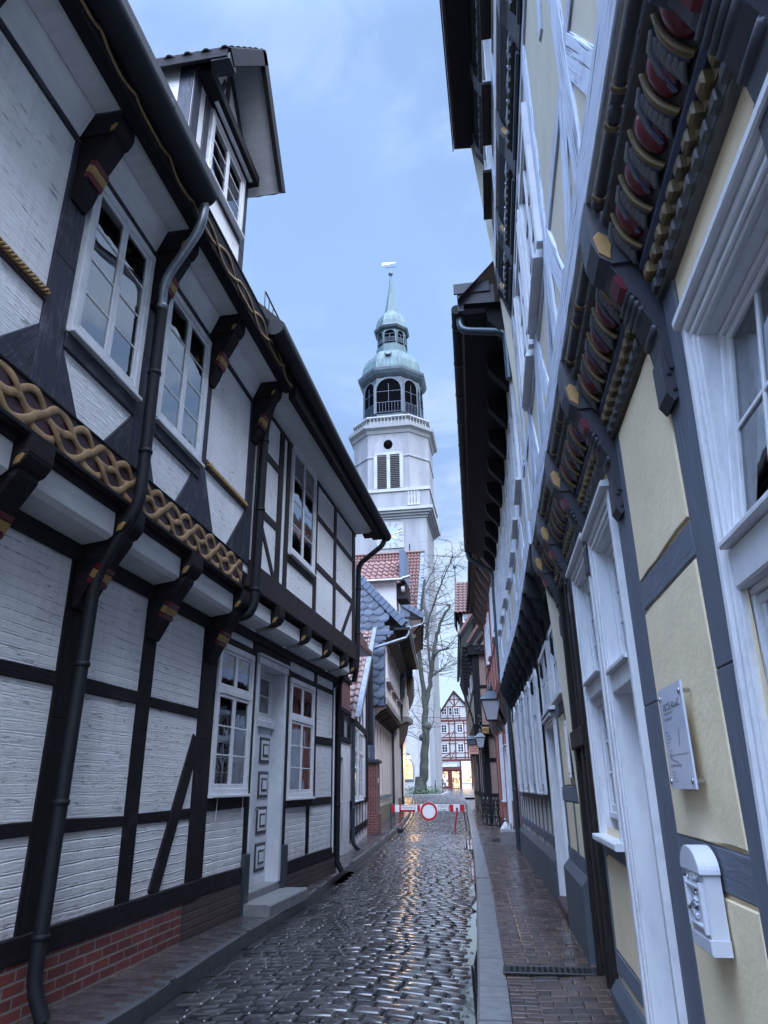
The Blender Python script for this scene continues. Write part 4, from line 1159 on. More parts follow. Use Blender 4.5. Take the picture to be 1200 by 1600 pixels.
# the near tall window with its lower sash
FRs = lambda u, z, n: FR(u + (3.16 - z) * .10, z, n)
casing(h1, big[0], big[1], .62, 3.13, .085, jamb=.12, cap=.015, F=FRs)
window(h1, lambda u, z, n: FRs(u, z, n - .085 * (z - 2.6)), big[0] + .089, big[1] - .089, 2.30, 3.04, rows=2, cols=2, leaves=2, n=-.045, proud=.04, fw=.022, sash_w=.034, sill=False, depth=.5, blind=.02)
mb = MB(); mb.box(FRs, big[0] + .086, big[1] - .086, 2.16, 2.29, -.12, .03, .008); mb.box(FRs, big[0] + .08, big[1] - .08, 2.29, 2.315, -.12, .06, .006); mb.build('window_sill', 'window_white', h1)
window(h1, FRs, big[0] + .089, big[1] - .089, .95, 2.16, rows=2, cols=2, leaves=2, n=-.045, proud=.04, fw=.022, sash_w=.034, depth=.5, blind=.02, sill=False)
mb = MB(); mb.box(FRs, big[0] + .086, big[1] - .086, .62, .95, -.12, .01, .01); mb.build('apron_board', 'window_white', h1)
# second window
casing(h1, win2[0], win2[1], 1.23, 3.28, .12, jamb=.10)
window(h1, FR, 5.205, 5.995, 2.34, 3.15, rows=3, cols=2, leaves=1, n=-.08, proud=.05, fw=.05, sill=False, depth=.4, blind=.1)
mb = MB(); mb.box(FR, 5.2, 6.0, 2.22, 2.335, -.1, .02, .008); mb.box(FR, 5.17, 6.03, 2.335, 2.355, -.1, .06, .005); mb.build('window_sill', 'window_white', h1)
window(h1, FR, 5.205, 5.995, 1.36, 2.22, rows=3, cols=2, leaves=1, n=-.08, proud=.05, fw=.05, sill=False, depth=.4)
mb = MB(); mb.box(FR, 5.05, 6.15, 1.20, 1.245, -.05, .095, .008); mb.build('window_sill', 'window_white', h1)
# old gateway: black boards and a worn plank door
for i, (u, w, n_) in enumerate(((6.36, .17, .05), (6.52, .13, .03), (6.66, .12, .045), (6.80, .12, .03), (7.16, .16, .05), (7.30, .11, .035))):
    mb = MB(); mb.bar(FR, (u, .08), (u, 3.5), w, -.1, n_, .01, jit=.008); mb.build('gate_post', 'rotten_timber', h1)
mb = MB(); mb.bar(FR, (6.3, 1.98), (7.3, 1.98), .16, -.02, .07, .01); mb.build('gate_rail', 'rotten_timber', h1)
for i in range(3):
    mb = MB(); u = 6.90 + i * .075; mb.bar(FR, (u, .2), (u, 1.88), .07, -.05, .015 + .004 * (i % 2), .008); mb.build('gate_plank', 'plank_brown', h1)
    mb = MB(); mb.bar(FR, (u, 2.07), (u, 3.4), .07, -.05, .012 + .004 * (i % 2), .008); mb.build('gate_plank', 'rotten_timber', h1)
# ---- carved jetty
def console(parent, F, u, w=.20, zt=3.98, gold=True, n2=N1 + .02, charcoal='charcoal_paint'):
    d = side(F, u)
    mb = MB(); mb.prism(d, [(-.02, zt - .34), (n2 - .07, zt - .34), (n2 - .02, zt - .30), (n2 + .005, zt - .22), (n2 + .01, zt - .12), (n2 + .01, zt), (-.02, zt)], -w / 2, w / 2, .012)
    h = mb.build('joist_head', charcoal, parent)
    if gold:
        mb = MB(); mb.prism(lambda a, z, e: F(u - w / 2 - e, z, a), [(n2 - .065, zt - .32), (n2 - .02, zt - .28), (n2 - .004, zt - .20), (n2 - .03, zt - .17), (n2 - .08, zt - .21)], -.002, .006, .002); mb.build('gilded_quadrant', 'gold_paint', h)
    mb = MB(); mb.prism(d, [(-.02, zt - .86), (.03, zt - .86), (.045, zt - .74), (.055, zt - .66), (.085, zt - .60), (.10, zt - .55), (.10, zt - .52), (.125, zt - .49), (.15, zt - .44), (.165, zt - .40), (n2 - .06, zt - .335), (-.02, zt - .335)], -w * .42, w * .42, .006)
    b = mb.build('console', charcoal, parent)
    mb = MB()
    for (n_, z_, r) in ((.088, zt - .565, .021), (.103, zt - .538, .020), (.118, zt - .510, .019), (.132, zt - .482, .017), (.052, zt - .665, .022)):
        mb.lathe(F(u - w * .425, z_, n_), [(0, 0), (r * .35, 0), (r * .4, .004), (r * .9, .004), (r * .94, w * .425), (r * .9, w * .846), (0, w * .85)], 14, axis=(0, 1, 0))
    mb.build('volute', charcoal, b)
    if gold: mb = MB(); mb.prism(d, [(.14, zt - .48), (.168, zt - .46), (.19, zt - .40), (.16, zt - .40)], -w * .46, w * .1, .003); rb = mb.build('red_wedge', 'red_paint', b)
    mb = MB(); mb.prism(d, [(.008, zt - .98), (.03, zt - 1.0), (.055, zt - .96), (.055, zt - .78), (.03, zt - .74), (.008, zt - .74)], -w * .36, w * .36, .008)
    ft = mb.build('console_foot', charcoal, parent)
    mb = MB()
    for (n_, z_) in ((.022, zt - .95), (.034, zt - .88), (.022, zt - .81)): mb.lathe(F(u - w * .36, z_, n_), [(.010, -.001), (.010, -.004), (0, -.004)], 10, axis=(0, 1, 0))
    mb.build('drilled_hole', 'interior', ft)
for u in cs: console(h1, FR, u)
def carved_bay(parent, F, a, b, zt=3.98, rich=True):
    d = side(F, 0)
    z = lambda k: zt + k
    mb = MB(); mb.prism(d, [(-.02, z(-.56)), (.035, z(-.56)), (.045, z(-.50)), (.045, z(-.42)), (-.02, z(-.42))], a, b, .005); base = mb.build('dentil_board', 'grey_carving', parent)
    k = max(2, int((b - a) / .098)); st = (b - a) / k
    mb = MB(); m2 = MB()
    mb.box(F, a, b, z(-.475), z(-.418), .04, .050); m2.box(F, a, b, z(-.545), z(-.495), .03, .040)
    for i in range(k):
        u = a + (i + .5) * st; q = R.uniform(-.004, .004)
        mb.box(F, u - .033 + q, u + .031 + q, z(-.474) + q, z(-.419), .04, .082 + q, .012); m2.box(F, u - .028, u + .028, z(-.544), z(-.496), .03, .060, .007)
    mb.build('gilded_dentils', 'dull_gold', base); m2.build('dentils', 'grey_carving', base)
    mb = MB(); mb.prism(d, [(-.02, z(-.413)), (.070, z(-.413)), (.085, z(-.395)), (.085, z(-.375)), (-.02, z(-.375))], a, b, .006); mb.build('fillet', 'blue_fillet', base)
    # carved frieze on the sloping face: red eggs, gilt cups, blue bands, leaves
    sec = [(.060, z(-.375)), (.072, z(-.350)), (.168, z(-.155)), (.20, z(-.14)), (.20, z(-.10)), (-.02, z(-.10)), (-.02, z(-.375))]
    mb = MB(); mb.prism(d, sec, a, b); cv = mb.build('cove', 'grey_carving', parent)
    if rich:
        n0_, z0_ = .066, z(-.362); e1 = V((.102, .207)).normalized(); e2 = V((e1.y, -e1.x))
        G = lambda u, s_, h: F(u, z0_ + e1.y * s_ + e2.y * h, n0_ + e1.x * s_ + e2.x * h)
        def blob(m, u, s_, ru, rs, rh, tilt=0, h=0.0, seg=14):
            vs, fs, us = [], [], []; nn = 9
            for i in range(nn + 1):
                t = math.pi * i / nn
                for k in range(seg):
                    p = 2 * math.pi * k / seg; x, y, w_ = math.cos(t), math.sin(t) * math.cos(p), math.sin(t) * math.sin(p)
                    uu, ss = ru * x, rs * y
                    vs.append(G(u + uu * math.cos(tilt) - ss * math.sin(tilt), s_ + uu * math.sin(tilt) + ss * math.cos(tilt), h + rh * w_))
            for i in range(nn):
                for k in range(seg):
                    k2 = (k + 1) % seg; fs.append((i * seg + k, (i + 1) * seg + k, (i + 1) * seg + k2, i * seg + k2)); us.append([(0, i * .02), (0, i * .02 + .02), (.02, i * .02 + .02), (.02, i * .02)])
            m.shared(vs, fs, us, 0, True)
        Ls = .228; k = max(1, int(round((b - a) / .225))); st = (b - a) / k
        for i in range(k):
            u = a + i * st + .055 + R.uniform(-.008, .008); jt = R.uniform(.92, 1.08)
            eg, gd, lf, bl = MB(), MB(), MB(), MB()
            blob(eg, u, Ls * (.56 + R.uniform(-.02, .02)), .060 * jt, .088 * jt, .050, .25 + R.uniform(-.12, .12))
            arc = lambda du, sw, hh, bow: [G(u + du + bow * (1 - (2 * q / 8 - 1) ** 2), Ls * (.5 + sw * (2 * q / 8 - 1)), hh * (1 - .55 * (2 * q / 8 - 1) ** 2)) for q in range(9)]
            gd.tube(arc(.052, .46, .036, .012), [(.006, .014)] * 9, 8, flat=e2 and V((e2.x * -1, 0, e2.y)))
            gd.tube(arc(.074, .41, .036, .011), .006, 6); gd.tube(arc(.062, .44, .034, .011), [(.009, .009)] * 9, 6)
            bl.tube(arc(.084, .39, .031, .011), .008, 6)
            gd.tube(arc(.094, .37, .030, .010), .005, 6)
            for q in range(6):
                t = q / 5; s0, s1 = Ls * lerp(.20, .80, t), Ls * lerp(.02, .50, t)
                pts = [G(u + .098, s0, .022), G(u + .120, lerp(s0, s1, .25), .032 - .010 * abs(t - .5)), G(u + .145, lerp(s0, s1, .65), .026), G(u + lerp(.158, .172, t), s1, .010)]
                lf.tube(pts, [.012, .016, .012, .005], 7)
            lf.tube([G(u + .095, Ls * .93, .02), G(u + .135, Ls * .80, .040), G(u + .175, Ls * .52, .035), G(u + .205, Ls * .22, .02)], [.010, .012, .012, .008], 6)
            bl.tube([G(u + .100, Ls * .88, .022), G(u + .135, Ls * .72, .038), G(u + .175, Ls * .45, .034), G(u + .20, Ls * .18, .02)], .007, 6)
            eg.build('red_egg', 'red_paint', cv); gd.build('gilt_calyx', 'dull_gold', cv); lf.build('acanthus_leaf', 'pale_carving', cv); bl.build('blue_ring', 'blue_fillet', cv)
    n_ = int((b - a) / .12)
    mb = MB(); mb.box(F, a, b, z(-.132), z(-.108), .199, .2025)
    for i in range(n_): mb.ball(F(a + (i + .5) * (b - a) / n_, z(-.12), .2025), .010, 8, sc=(.5, 1, 1))
    mb.build('stud_strip', 'charcoal_paint', cv)
    # turned spindle along the edge
    prof = []; x = 0; L = b - a - .01; seg = L / 2
    for s in range(2):
        o = s * seg
        prof += [(.018, o), (.030, o + .02), (.030, o + .05), (.020, o + .06), (.033, o + .08), (.020, o + .10), (.026, o + .12), (.027, o + seg - .12), (.020, o + seg - .10), (.033, o + seg - .08), (.020, o + seg - .06), (.030, o + seg - .05), (.030, o + seg - .02), (.018, o + seg - .001)]
    mb = MB(); mb.lathe(F(a + .005, z(-.055), .212), prof, 14, axis=(FR(b, 0, 0) - FR(a, 0, 0))); sp = mb.build('spindle', 'charcoal_paint', parent)
    for s in range(2):
        for o in (.08, seg - .08):
            mb = MB(); mb.lathe(F(a + .005 + s * seg + o - .012, z(-.055), .212), [(.034, 0), (.037, .008), (.037, .016), (.034, .024)], 14, axis=(0, 1, 0)); mb.build('gilt_bead', 'dull_gold', sp)
for a, b in zip(cs, cs[1:]):
    if b - a > .5: carved_bay(h1, FR, a + .105, b - .105)
# ---- first floor: whitewashed frame
F1 = lambda u, z, n: FR(u, z, n + N1)
wins1 = [(4.08, 4.95), (5.30, 6.18)]
mb = MB(); wall_sheet(mb, FR, c0, c1, 3.95, 7.0, [(a + .05, b - .05, 5.0, 6.35) for a, b in wins1], n=N1); mb.build('first_floor_wall', 'grey_cream_plaster', h1)
T = [('jetty_beam', (c0, 4.115), (c1, 4.115), .27, .025), ('breast_rail', (c0, 4.985), (c1, 4.985), .13), ('wall_plate', (c0, 6.87), (c1, 6.87), .12)]
for u in (-1.12, .13, 1.37, 2.61, 3.92, 5.13, 6.33, 7.25): T.append(('post', (u, 4.25), (u, 6.81), .22))
for u in (.13, 1.37, 2.61, 3.90, 5.13, 6.33): T += [('brace', (u - .10, 4.92), (u - .50, 4.25), .19), ('brace', (u + .10, 4.92), (u + .46, 4.25), .19)]
T.append(('brace', (2.72, 6.75), (3.1, 5.9), .14))
timbers(h1, F1, T, 'white_weathered_timber', n0=-.03, jit=.01)
for (a, b) in wins1: window(h1, FR, a, b, 5.06, 6.38, rows=3, n=N1, proud=.05, depth=.4)
for u in (3.98, 5.05, 5.2, 6.28):
    mb = MB(); mb.box(F1, u - .04, u + .04, 5.06, 6.38, .02, .06, .005); mb.build('shutter', 'window_white', h1)
# ---- second jetty
def cornice(parent, F, a, b, z0, n0, n1, z1):
    d = side(F, 0); H = z1 - z0; W = n1 - n0
    mb = MB(); mb.prism(d, [(n0 - .03, z0), (n0 + .03, z0), (n0 + .05, z0 + H * .18), (n0 + W * .5, z0 + H * .3), (n0 + W * .55, z0 + H * .55), (n0 + W * .85, z0 + H * .72), (n0 + W, z0 + H * .8), (n0 + W, z1), (n0 - .03, z1)], a, b, .005); c = mb.build('cornice', 'black_timber', parent)
    mb = MB(); k = int((b - a) / .10); mb.box(F, a, b, z0 + H * .20, z0 + H * .28, n0 + .03, n0 + W * .5 + .012)
    for i in range(k):
        u = a + (i + .5) * (b - a) / k; mb.box(F, u - .031, u + .031, z0 + H * .19, z0 + H * .29, n0 + .03, n0 + W * .5 + .03, .006)
    mb.build('dentils', 'grey_carving', c)
    guilloche(c, F, a, b, z0 + H * .45, H * .085, .16, n0 + W * .60, .010, .008, 'white_weathered_timber', rows=(0,), name='cord_carving')
    mb = MB(); mb.tube([F(a, z0 + .02, n0 + .035), F(b, z0 + .02, n0 + .035)], .022, 8); mb.build('roll_moulding', 'zinc_dark', c)
for u in (-1.12, .13, 1.37, 2.61, 3.85, 5.10, 6.35, 7.32):
    mb = MB(); mb.prism(side(FR, u), [(N1 - .03, 6.95), (N1 + .03, 6.95), (N2 - .03, 7.22), (N2 + .02, 7.30), (N2 + .03, 7.62), (N1 - .03, 7.62)], -.11, .11, .012); hd_ = mb.build('joist_head', 'charcoal_paint', h1)
    mb = MB(); mb.prism(lambda a, z, e: FR(u - .11 - e, z, a), [(N2 - .06, 7.24), (N2 - .02, 7.28), (N2 + .005, 7.34), (N2 - .03, 7.37), (N2 - .07, 7.32)], -.002, .006, .002); mb.build('gilded_quadrant', 'gold_paint', hd_)
cc = (-1.12, .13, 1.37, 2.61, 3.85, 5.10, 6.35, 7.32)
for a, b in zip(cc, cc[1:]): cornice(h1, FR, a + .115, b - .115, 6.93, N1, N2, 7.62)
F2 = lambda u, z, n: FR(u, z, n + N2)
mb = MB(); wall_sheet(mb, FR, c0, 7.5, 7.6, 9.7, n=N2); mb.build('second_floor_wall', 'grey_cream_plaster', h1)
T = [('jetty_beam', (c0, 7.72), (7.5, 7.72), .2, .025), ('breast_rail', (c0, 8.45), (7.5, 8.45), .13)]
for u in (2.61, 3.85, 5.10, 6.35, 7.42): T.append(('post', (u, 7.82), (u, 9.5), .2))
timbers(h1, F2, T, 'white_weathered_timber')
for a in (4.15, 5.4, 6.55):
    window(h1, FR, a, a + .72, 8.52, 9.45, rows=2, n=N2, proud=.06, depth=-.001 if False else .3)
    mb = MB(); mb.box(F2, a - .02, a + .75, 8.46, 8.50, .0, .12, .006); mb.build('window_sill', 'brown_timber', h1)
N3 = .52
for u in (3.85, 5.10, 6.35, 7.40):
    mb = MB(); mb.prism(side(FR, u), [(N2 - .03, 9.5), (N2 + .02, 9.5), (N3, 9.78), (N3 + .03, 10.05), (N2 - .03, 10.05)], -.10, .10, .012); mb.build('joist_head', 'charcoal_paint', h1)
for a, b in ((2.7, 3.85), (3.85, 5.1), (5.1, 6.35), (6.35, 7.40)): cornice(h1, FR, a + .105, b - .105, 9.5, N2, N3, 10.05)
mb = MB(); f = lambda u, z, n: V((u, n, z)); mb.prism(f, [(-.14, 10.12), (.6, 10.05), (5.2, 15.5), (5.2, 15.7), (-.14, 10.30)], c0, 7.62); mb.build('roof', 'old_tile', h1)
mb = MB(); mb.prism(f, [(-.10, 10.06), (.5, 10.0), (.5, 10.04), (-.10, 10.11)], c0, 7.55); mb.build('eave_board', 'black_timber', h1)
mb = MB(); mb.wbox(-.16, -.145, c0, 7.62, 10.08, 10.34); mb.build('fascia', 'charcoal_paint', h1)
mb = MB()
mb.face([V((8, 7.36, 0)), V((.72, 7.36, 0)), V((.3, 7.36, 7.5)), V((.1, 7.5, 10)), V((5.2, 7.5, 15.5)), V((8, 7.36, 15.5))], [(0, 0)] * 6)
mb.quad(V((8, c0, 0)), V((8, 7.36, 0)), V((8, 7.36, 15.5)), V((8, c0, 15.5)))
mb.quad(V((8, c0, 0)), V((.9, c0, 0)), V((.4, c0, 10)), V((8, c0, 10)))
mb.build('rear_wall', 'grey_cream_plaster', h1)

# ---- things fixed to R1
mbx = thing('mailbox', FR(3.05, 1.0, .02), 'white cast mailbox with arched lid and relief front on the cream wall', 'mailbox')
u0, u1, z0, z1 = 3.03, 3.285, 1.03, 1.385
MN = .085
mb = MB(); mb.box(FR, u0, u1, z0 + .02, z1 - .09, .024, MN, .006); mb.build('body', 'mailbox_white', mbx)
mb = MB(); arc = [(u0 - .012, z1 - .10)] + [(lerp(u0 - .012, u1 + .012, .5 - .5 * math.cos(math.pi * i / 22)), z1 - .095 + .085 * math.sin(math.pi * i / 22)) for i in range(23)] + [(u1 + .012, z1 - .10)]
mb.prism(FR, arc, .024, MN + .014, .004); lid = mb.build('lid', 'mailbox_white', mbx)
mb = MB(); mb.box(FR, u0 - .006, u1 + .006, z0 - .005, z0 + .045, .024, MN + .008, .005); mb.build('base', 'mailbox_white', mbx)
mb = MB()
for z_ in (z0 + .20, z0 + .07): mb.box(FR, u0 + .03, u1 - .03, z_, z_ + .012, MN, MN + .014, .003)
for u in (u0 + .015, u1 - .035): mb.box(FR, u, u + .02, z0 + .06, z1 - .13, MN, MN + .016, .004)
mb.box(FR, u0 + .05, u1 - .05, z0 + .285, z0 + .295, MN, MN + .014, .003)
rl = mb.build('relief_frame', 'mailbox_white', mbx)
mb = MB()
for i in range(16):
    mb.ball(FR(lerp(u0 + .09, u1 - .09, R.random()), lerp(z0 + .215, z0 + .275, R.random()), MN + .004), R.uniform(.007, .013), 8, sc=(.6, 1, 1))
for i in range(10): mb.ball(FR(lerp(u0 + .05, u1 - .05, i / 9), z0 + .245 + .018 * math.sin(i * 1.9), MN + .006), .009, 8, sc=(.6, 1, 1))
mb.tube([FR(u0 + .12, z0 + .15, MN + .004), FR(u0 + .2, z0 + .12, MN + .012), FR(u1 - .14, z0 + .165, MN + .004)], .012, 6)
mb.tube([FR(u0 + .13, z0 + .10, MN + .004), FR(u0 + .2, z0 + .13, MN + .012), FR(u1 - .12, z0 + .11, MN + .004)], .010, 6)
mb.build('relief', 'mailbox_white', mbx)
mb = MB(); mb.box(FR, u0 + .07, u1 - .07, z1 - .135, z1 - .105, MN + .0005, MN + .003); mb.build('letter_slot', 'ink_grey', mbx)
mb = MB(); mb.lathe(FR((u0 + u1) / 2, z0 + .18, MN), [(.012, 0), (.012, .008), (.006, .01), (0, .01)], 12, axis=(-1, 0, 0)); mb.build('lock', 'steel', mbx)

sg = thing('sign_plaque', FR(3.2, 1.58, .05), 'clear acrylic practice plaque with grey lettering on steel studs above the mailbox', 'sign')
u0, u1, z0, z1 = 3.02, 3.42, 1.575, 1.985
mb = MB(); mb.box(FR, u0, u1, z0, z1, .052, .060, .001); mb.build('plate', 'acrylic', sg)
for u in (u0 + .025, u1 - .025):
    for z in (z0 + .03, z1 - .04): mb = MB(); mb.lathe(FR(u, z, .02), [(.009, 0), (.009, .038), (.013, .04), (.013, .045), (0, .048)], 12, axis=(-1, 0, 0)); mb.build('stud', 'steel', sg)
FS = lambda u, z, n: FR(u, z, n)
text('BERGER-PRAXIS', .040, FS, 3.215, 1.905, .0605, 'ink_grey', sg, flip=-1)
mb = MB()
def lines(mb, u_left, z, widths, h=.006, dz=.016, F=FS, n=.0603):
    for i, w in enumerate(widths):
        uu = u_left; rem = w
        while rem > .008:
            k = min(rem, R.uniform(.012, .035)); mb.box(F, uu - k, uu, z - i * dz, z - i * dz + h, n, n + .0006); uu -= k + .006; rem -= k + .006
mb_ = MB(); lines(mb_, 3.36, 1.872, (.16, .13), .010, .022); lines(mb_, 3.385, 1.80, (.07, .09, .10, .08, .06), .005, .014); lines(mb_, 3.37, 1.725, (.06, .05, .055), .004, .013)
lines(mb_, 3.36, 1.64, (.05, .05, .05, .08), .004, .012); lines(mb_, 3.37, 1.662, (.19,), .009)
mb_.box(FS, 3.06, 3.37, 1.706, 1.709, .0603, .0609)
mb_.prism(FS, [(3.16, 1.74), (3.175, 1.74), (3.15, 1.815), (3.14, 1.81)], .0603, .0609); mb_.prism(FS, [(3.36, 1.70), (3.365, 1.694), (3.22, 1.672), (3.22, 1.678)], .0603, .0609)
mb_.build('small_print', 'ink_grey', sg)
# ------------------------------------------------------------------ right: long house R2 with shutters
h2 = thing('half_timbered_house', (.5, 13, .12), 'long cream half-timbered house with open white shutters and a blue-black plinth', 'house')
e0, e1 = 7.42, 18.75
G2 = .05
doorR = (9.35, 10.85)
upw = [(7.55, 8.75), (9.25, 10.75), (11.2, 12.3), (12.75, 13.85), (14.3, 15.4), (15.85, 16.95)]
loww = [(11.75, 12.75), (13.2, 14.2), (14.65, 15.65), (16.1, 17.1)]
mb = MB(); wall_sheet(mb, FR, e0, e1, .05, 4.2, [(doorR[0] + .08, doorR[1] - .08, .05, 2.35)] + [(a + .05, b - .05, 2.55, 3.3) for a, b in upw[:2]] + [(a + .05, b - .05, 1.55, 3.3) for a, b in loww], step=.8); mb.build('ground_floor_wall', 'grey_cream_plaster', h2)
T = [('post', (u, .6), (u, 3.6), w) for u, w in ((7.50, .16), (8.12, .13), (9.05, .2), (11.0, .2), (11.6, .16), (12.95, .16), (14.42, .16), (15.88, .16), (17.3, .16), (18.6, .2))]
T += [('rail', (7.5, 2.42), (9.3, 2.42), .15), ('rail', (7.5, 1.50), (9.3, 1.50), .15), ('rail', (10.9, 1.42), (18.7, 1.42), .12), ('rail', (10.9, .84), (18.7, .84), .14), ('rail', (7.5, .86), (9.3, .86), .13), ('rail', (9.3, 2.46), (11.0, 2.46), .12), ('top_plate', (e0, 3.5), (e1, 3.5), .3)]
T += [('post', (u, .9), (u, 1.36), .09) for u in (12.25, 13.7, 15.15, 16.6, 17.9)]
timbers(h2, FR, T, 'slate_timber', jit=.01)
for (a, b, c, d) in ((7.60, 8.04, 1.59, 2.33), (8.20, 8.93, 1.59, 2.33), (7.60, 8.04, .94, 1.41), (8.20, 8.93, .94, 1.41)): panel(h2, FR, [(a, c), (b, c), (b, d), (a, d)], mat='cream_plaster')
one('plinth', 'plinth_blue', h2, lambda m: m.prism(side(FR, 0), [(-.05, 0), (.085, 0), (.085, .72), (.02, .80), (-.05, .80)], 7.42, 9.28, .01))
mb = MB(); k = 8
for i in range(k): mb.prism(side(FR, 0), [(-.05, 0), (.075, 0), (.075, .60), (.015, .70), (-.05, .70)], lerp(10.9, 18.7, i / k), lerp(10.9, 18.7, (i + 1) / k), .004)
mb.build('plinth', 'plinth_blue', h2)
for a, b in upw[:2]:
    window(h2, FR, a, b, 2.50, 3.32, rows=2, cols=2, n=.0, proud=.06, depth=.35)
for a, b in loww:
    window(h2, FR, a, b, 1.48, 3.34, rows=3, cols=2, n=.0, proud=.05, transom=2.7, depth=.35)
    for u in (a - .24, b + .24):
        mb = MB(); w = .22
        mb.box(FR, u - w, u + w, 1.46, 3.16, .055, .092, .005); mb.prism(FR, [(u - w, 3.161), (u + w, 3.161), (u, 3.30)], .055, .092, .004); sh = mb.build('shutter', 'window_white', h2)
        mb = MB(); mb.box(FR, u - w + .05, u + w - .05, 1.54, 2.25, .093, .102, .004); mb.box(FR, u - w + .05, u + w - .05, 2.35, 3.08, .093, .102, .004); mb.build('shutter_panel', 'door_white', sh)
        mb = MB(); mb.box(FR, u - w + .01, u - w + .14, 1.58, 1.605, .103, .108); mb.box(FR, u - w + .01, u - w + .14, 2.98, 3.005, .103, .108); mb.build('hinge', 'iron_black', sh)
casing(h2, doorR[0], doorR[1], .16, 2.40, .10, jamb=.42)
mb = MB(); mb.box(FR, doorR[0] + .1, doorR[1] - .1, .2, 2.3, -.44, -.40); dd_ = mb.build('door', 'door_white', h2)
mb = MB(); mb.box(FR, doorR[0] + .06, doorR[1] - .06, .02, .22, -.44, .09, .01); mb.build('threshold', 'maroon_paint', h2)
# carved jetty, dark; first floor above it
NJ2 = .25
cs2 = [7.55 + 1.02 * i for i in range(11)] + [18.65]
for u in cs2: console(h2, FR, u, w=.22, zt=4.02, gold=False, n2=NJ2 + .02, charcoal='black_timber')
for a, b in zip(cs2, cs2[1:]):
    d = side(FR, 0); zt = 4.02
    mb = MB(); mb.prism(d, [(-.02, zt - .56), (.035, zt - .56), (.045, zt - .44), (.11, zt - .40), (.11, zt - .35), (.18, zt - .12), (.20, zt - .10), (.20, zt), (-.02, zt)], a + .115, b - .115, .004); c = mb.build('cornice', 'black_timber', h2)
    mb = MB(); mb.tube([FR(a + .12, zt - .05, .212), FR(b - .12, zt - .05, .212)], .026, 8); mb.build('roll_moulding', 'charcoal_paint', c)
F21 = lambda u, z, n: FR(u, z, n + NJ2)
w21 = [(8.0, 8.8), (9.4, 10.2), (10.9, 11.7), (12.4, 13.2), (13.9, 14.7), (15.4, 16.2), (16.9, 17.7)]
mb = MB(); wall_sheet(mb, FR, 7.36, e1, 4.0, 7.5, [(a + .05, b - .05, 5.1, 6.35) for a, b in w21], n=NJ2, step=.8); mb.build('first_floor_wall', 'grey_cream_plaster', h2)
T = [('jetty_beam', (7.36, 4.15), (e1, 4.15), .26, .03), ('breast_rail', (7.36, 5.0), (e1, 5.0), .13), ('wall_plate', (7.36, 6.7), (e1, 6.7), .13)]
for i in range(9):
    u = 7.75 + 1.37 * i; T.append(('post', (u, 4.28), (u, 6.63), .17))
    if i % 2 == 0: T.append(('brace', (u + .08, 4.92), (u + .5, 4.28), .14))
    else: T.append(('brace', (u - .08, 4.92), (u - .5, 4.28), .14))
timbers(h2, F21, T, 'white_weathered_timber', jit=.008)
for a, b in w21: window(h2, FR, a, b, 5.08, 6.4, rows=3, n=NJ2, proud=.045, depth=.3)
gp = thing('glass_plaque', FR(7.82, 1.95, .03), 'small frameless glass plaque glinting on the upper cream panel beside the old black gateway', 'sign')
one('plate', 'pane_glass', gp, lambda m: m.box(FR, 7.64, 7.98, 1.66, 2.22, .045, .052, .001))
for u in (7.67, 7.95):
    for z in (1.70, 2.18): one('stud', 'steel', gp, lambda m: m.lathe(FR(u, z, .015), [(.008, 0), (.008, .032), (.012, .034), (.012, .039), (0, .041)], 10, axis=(-1, 0, 0)))
# eaves
GXR = lambda y: lerp(-.24, -.70, (y - 7.6) / 11.2)
GZR = lambda y: lerp(7.30, 7.70, (y - 7.6) / 11.2)
for i in range(10):
    u = 7.6 + i * 1.12
    mb = MB(); mb.prism(side(FR, u), [(NJ2 - .02, 6.75), (NJ2 + .05, 6.75), (NJ2 + .28, 7.05), (NJ2 + .30, 7.25), (NJ2 - .02, 7.25)], -.09, .09, .01); mb.build('eave_bracket', 'black_timber', h2)
mb = MB(); ys = frange(7.42, 18.9, 1.0)
for a, b in zip(ys, ys[1:]):
    A = [V((XR(y) - NJ2 + .05, y, 7.24)) for y in (a, b)]; B = [V((GXR(y) + .09, y, GZR(y) - .02)) for y in (a, b)]
    mb.quad(A[0], A[1], B[1], B[0])
mb.build('soffit_board', 'black_timber', h2)
mb = MB()
for a, b in zip(ys, ys[1:]):
    mb.quad(V((GXR(a) + .02, a, GZR(a) + .06)), V((GXR(b) + .02, b, GZR(b) + .06)), V((5.2, b, 13.4)), V((5.2, a, 13.4)))
mb.build('roof', 'old_tile', h2)
mb = MB(); mb.wbox(-.22, .26, 7.52, 7.60, 7.24, 7.62, .01); mb.wbox(-.26, .2, 7.50, 7.519, 7.50, 7.66, .005); mb.build('verge_board', 'charcoal_paint', h2)
mb = MB(); mb.tube([V((GXR(y), y, GZR(y))) for y in frange(7.55, 18.85, 1.0)], .068, 14); gg = mb.build('gutter', 'gutter_black', h2)
mb = MB()
for i in range(12):
    y = 7.9 + i * .95; mb.lathe((GXR(y), y, GZR(y)), [(.069, 0), (.076, .004), (.076, .03), (.069, .034)], 14, axis=(0, 1, 0))
mb.build('gutter_clip', 'iron_black', gg)
downpipe(h2, [(-.20, 7.66, 7.30), (-.20, 7.62, 7.02), (.28, 7.56, 6.90), (.36, 7.55, 6.84), (.36, 7.55, 6.2)], .05, 'zinc_dark', 'swan_neck')
downpipe(h2, [(-.68, 18.82, 7.68), (-.66, 18.82, 7.45), (-.03, 18.85, 7.05), (-.02, 18.85, 4.3), (.13, 18.8, 3.5), (.145, 18.8, .14)], .065, 'zinc_dark', 'downpipe', clips=[(2, .3), (2, .8), (4, .2), (4, .6)])
mb = MB()
mb.quad(V((7, e0 + .01, 0)), V((.72, e0 + .01, 0)), V((.42, e0 + .01, 7.3)), V((7, e0 + .01, 13.4)))
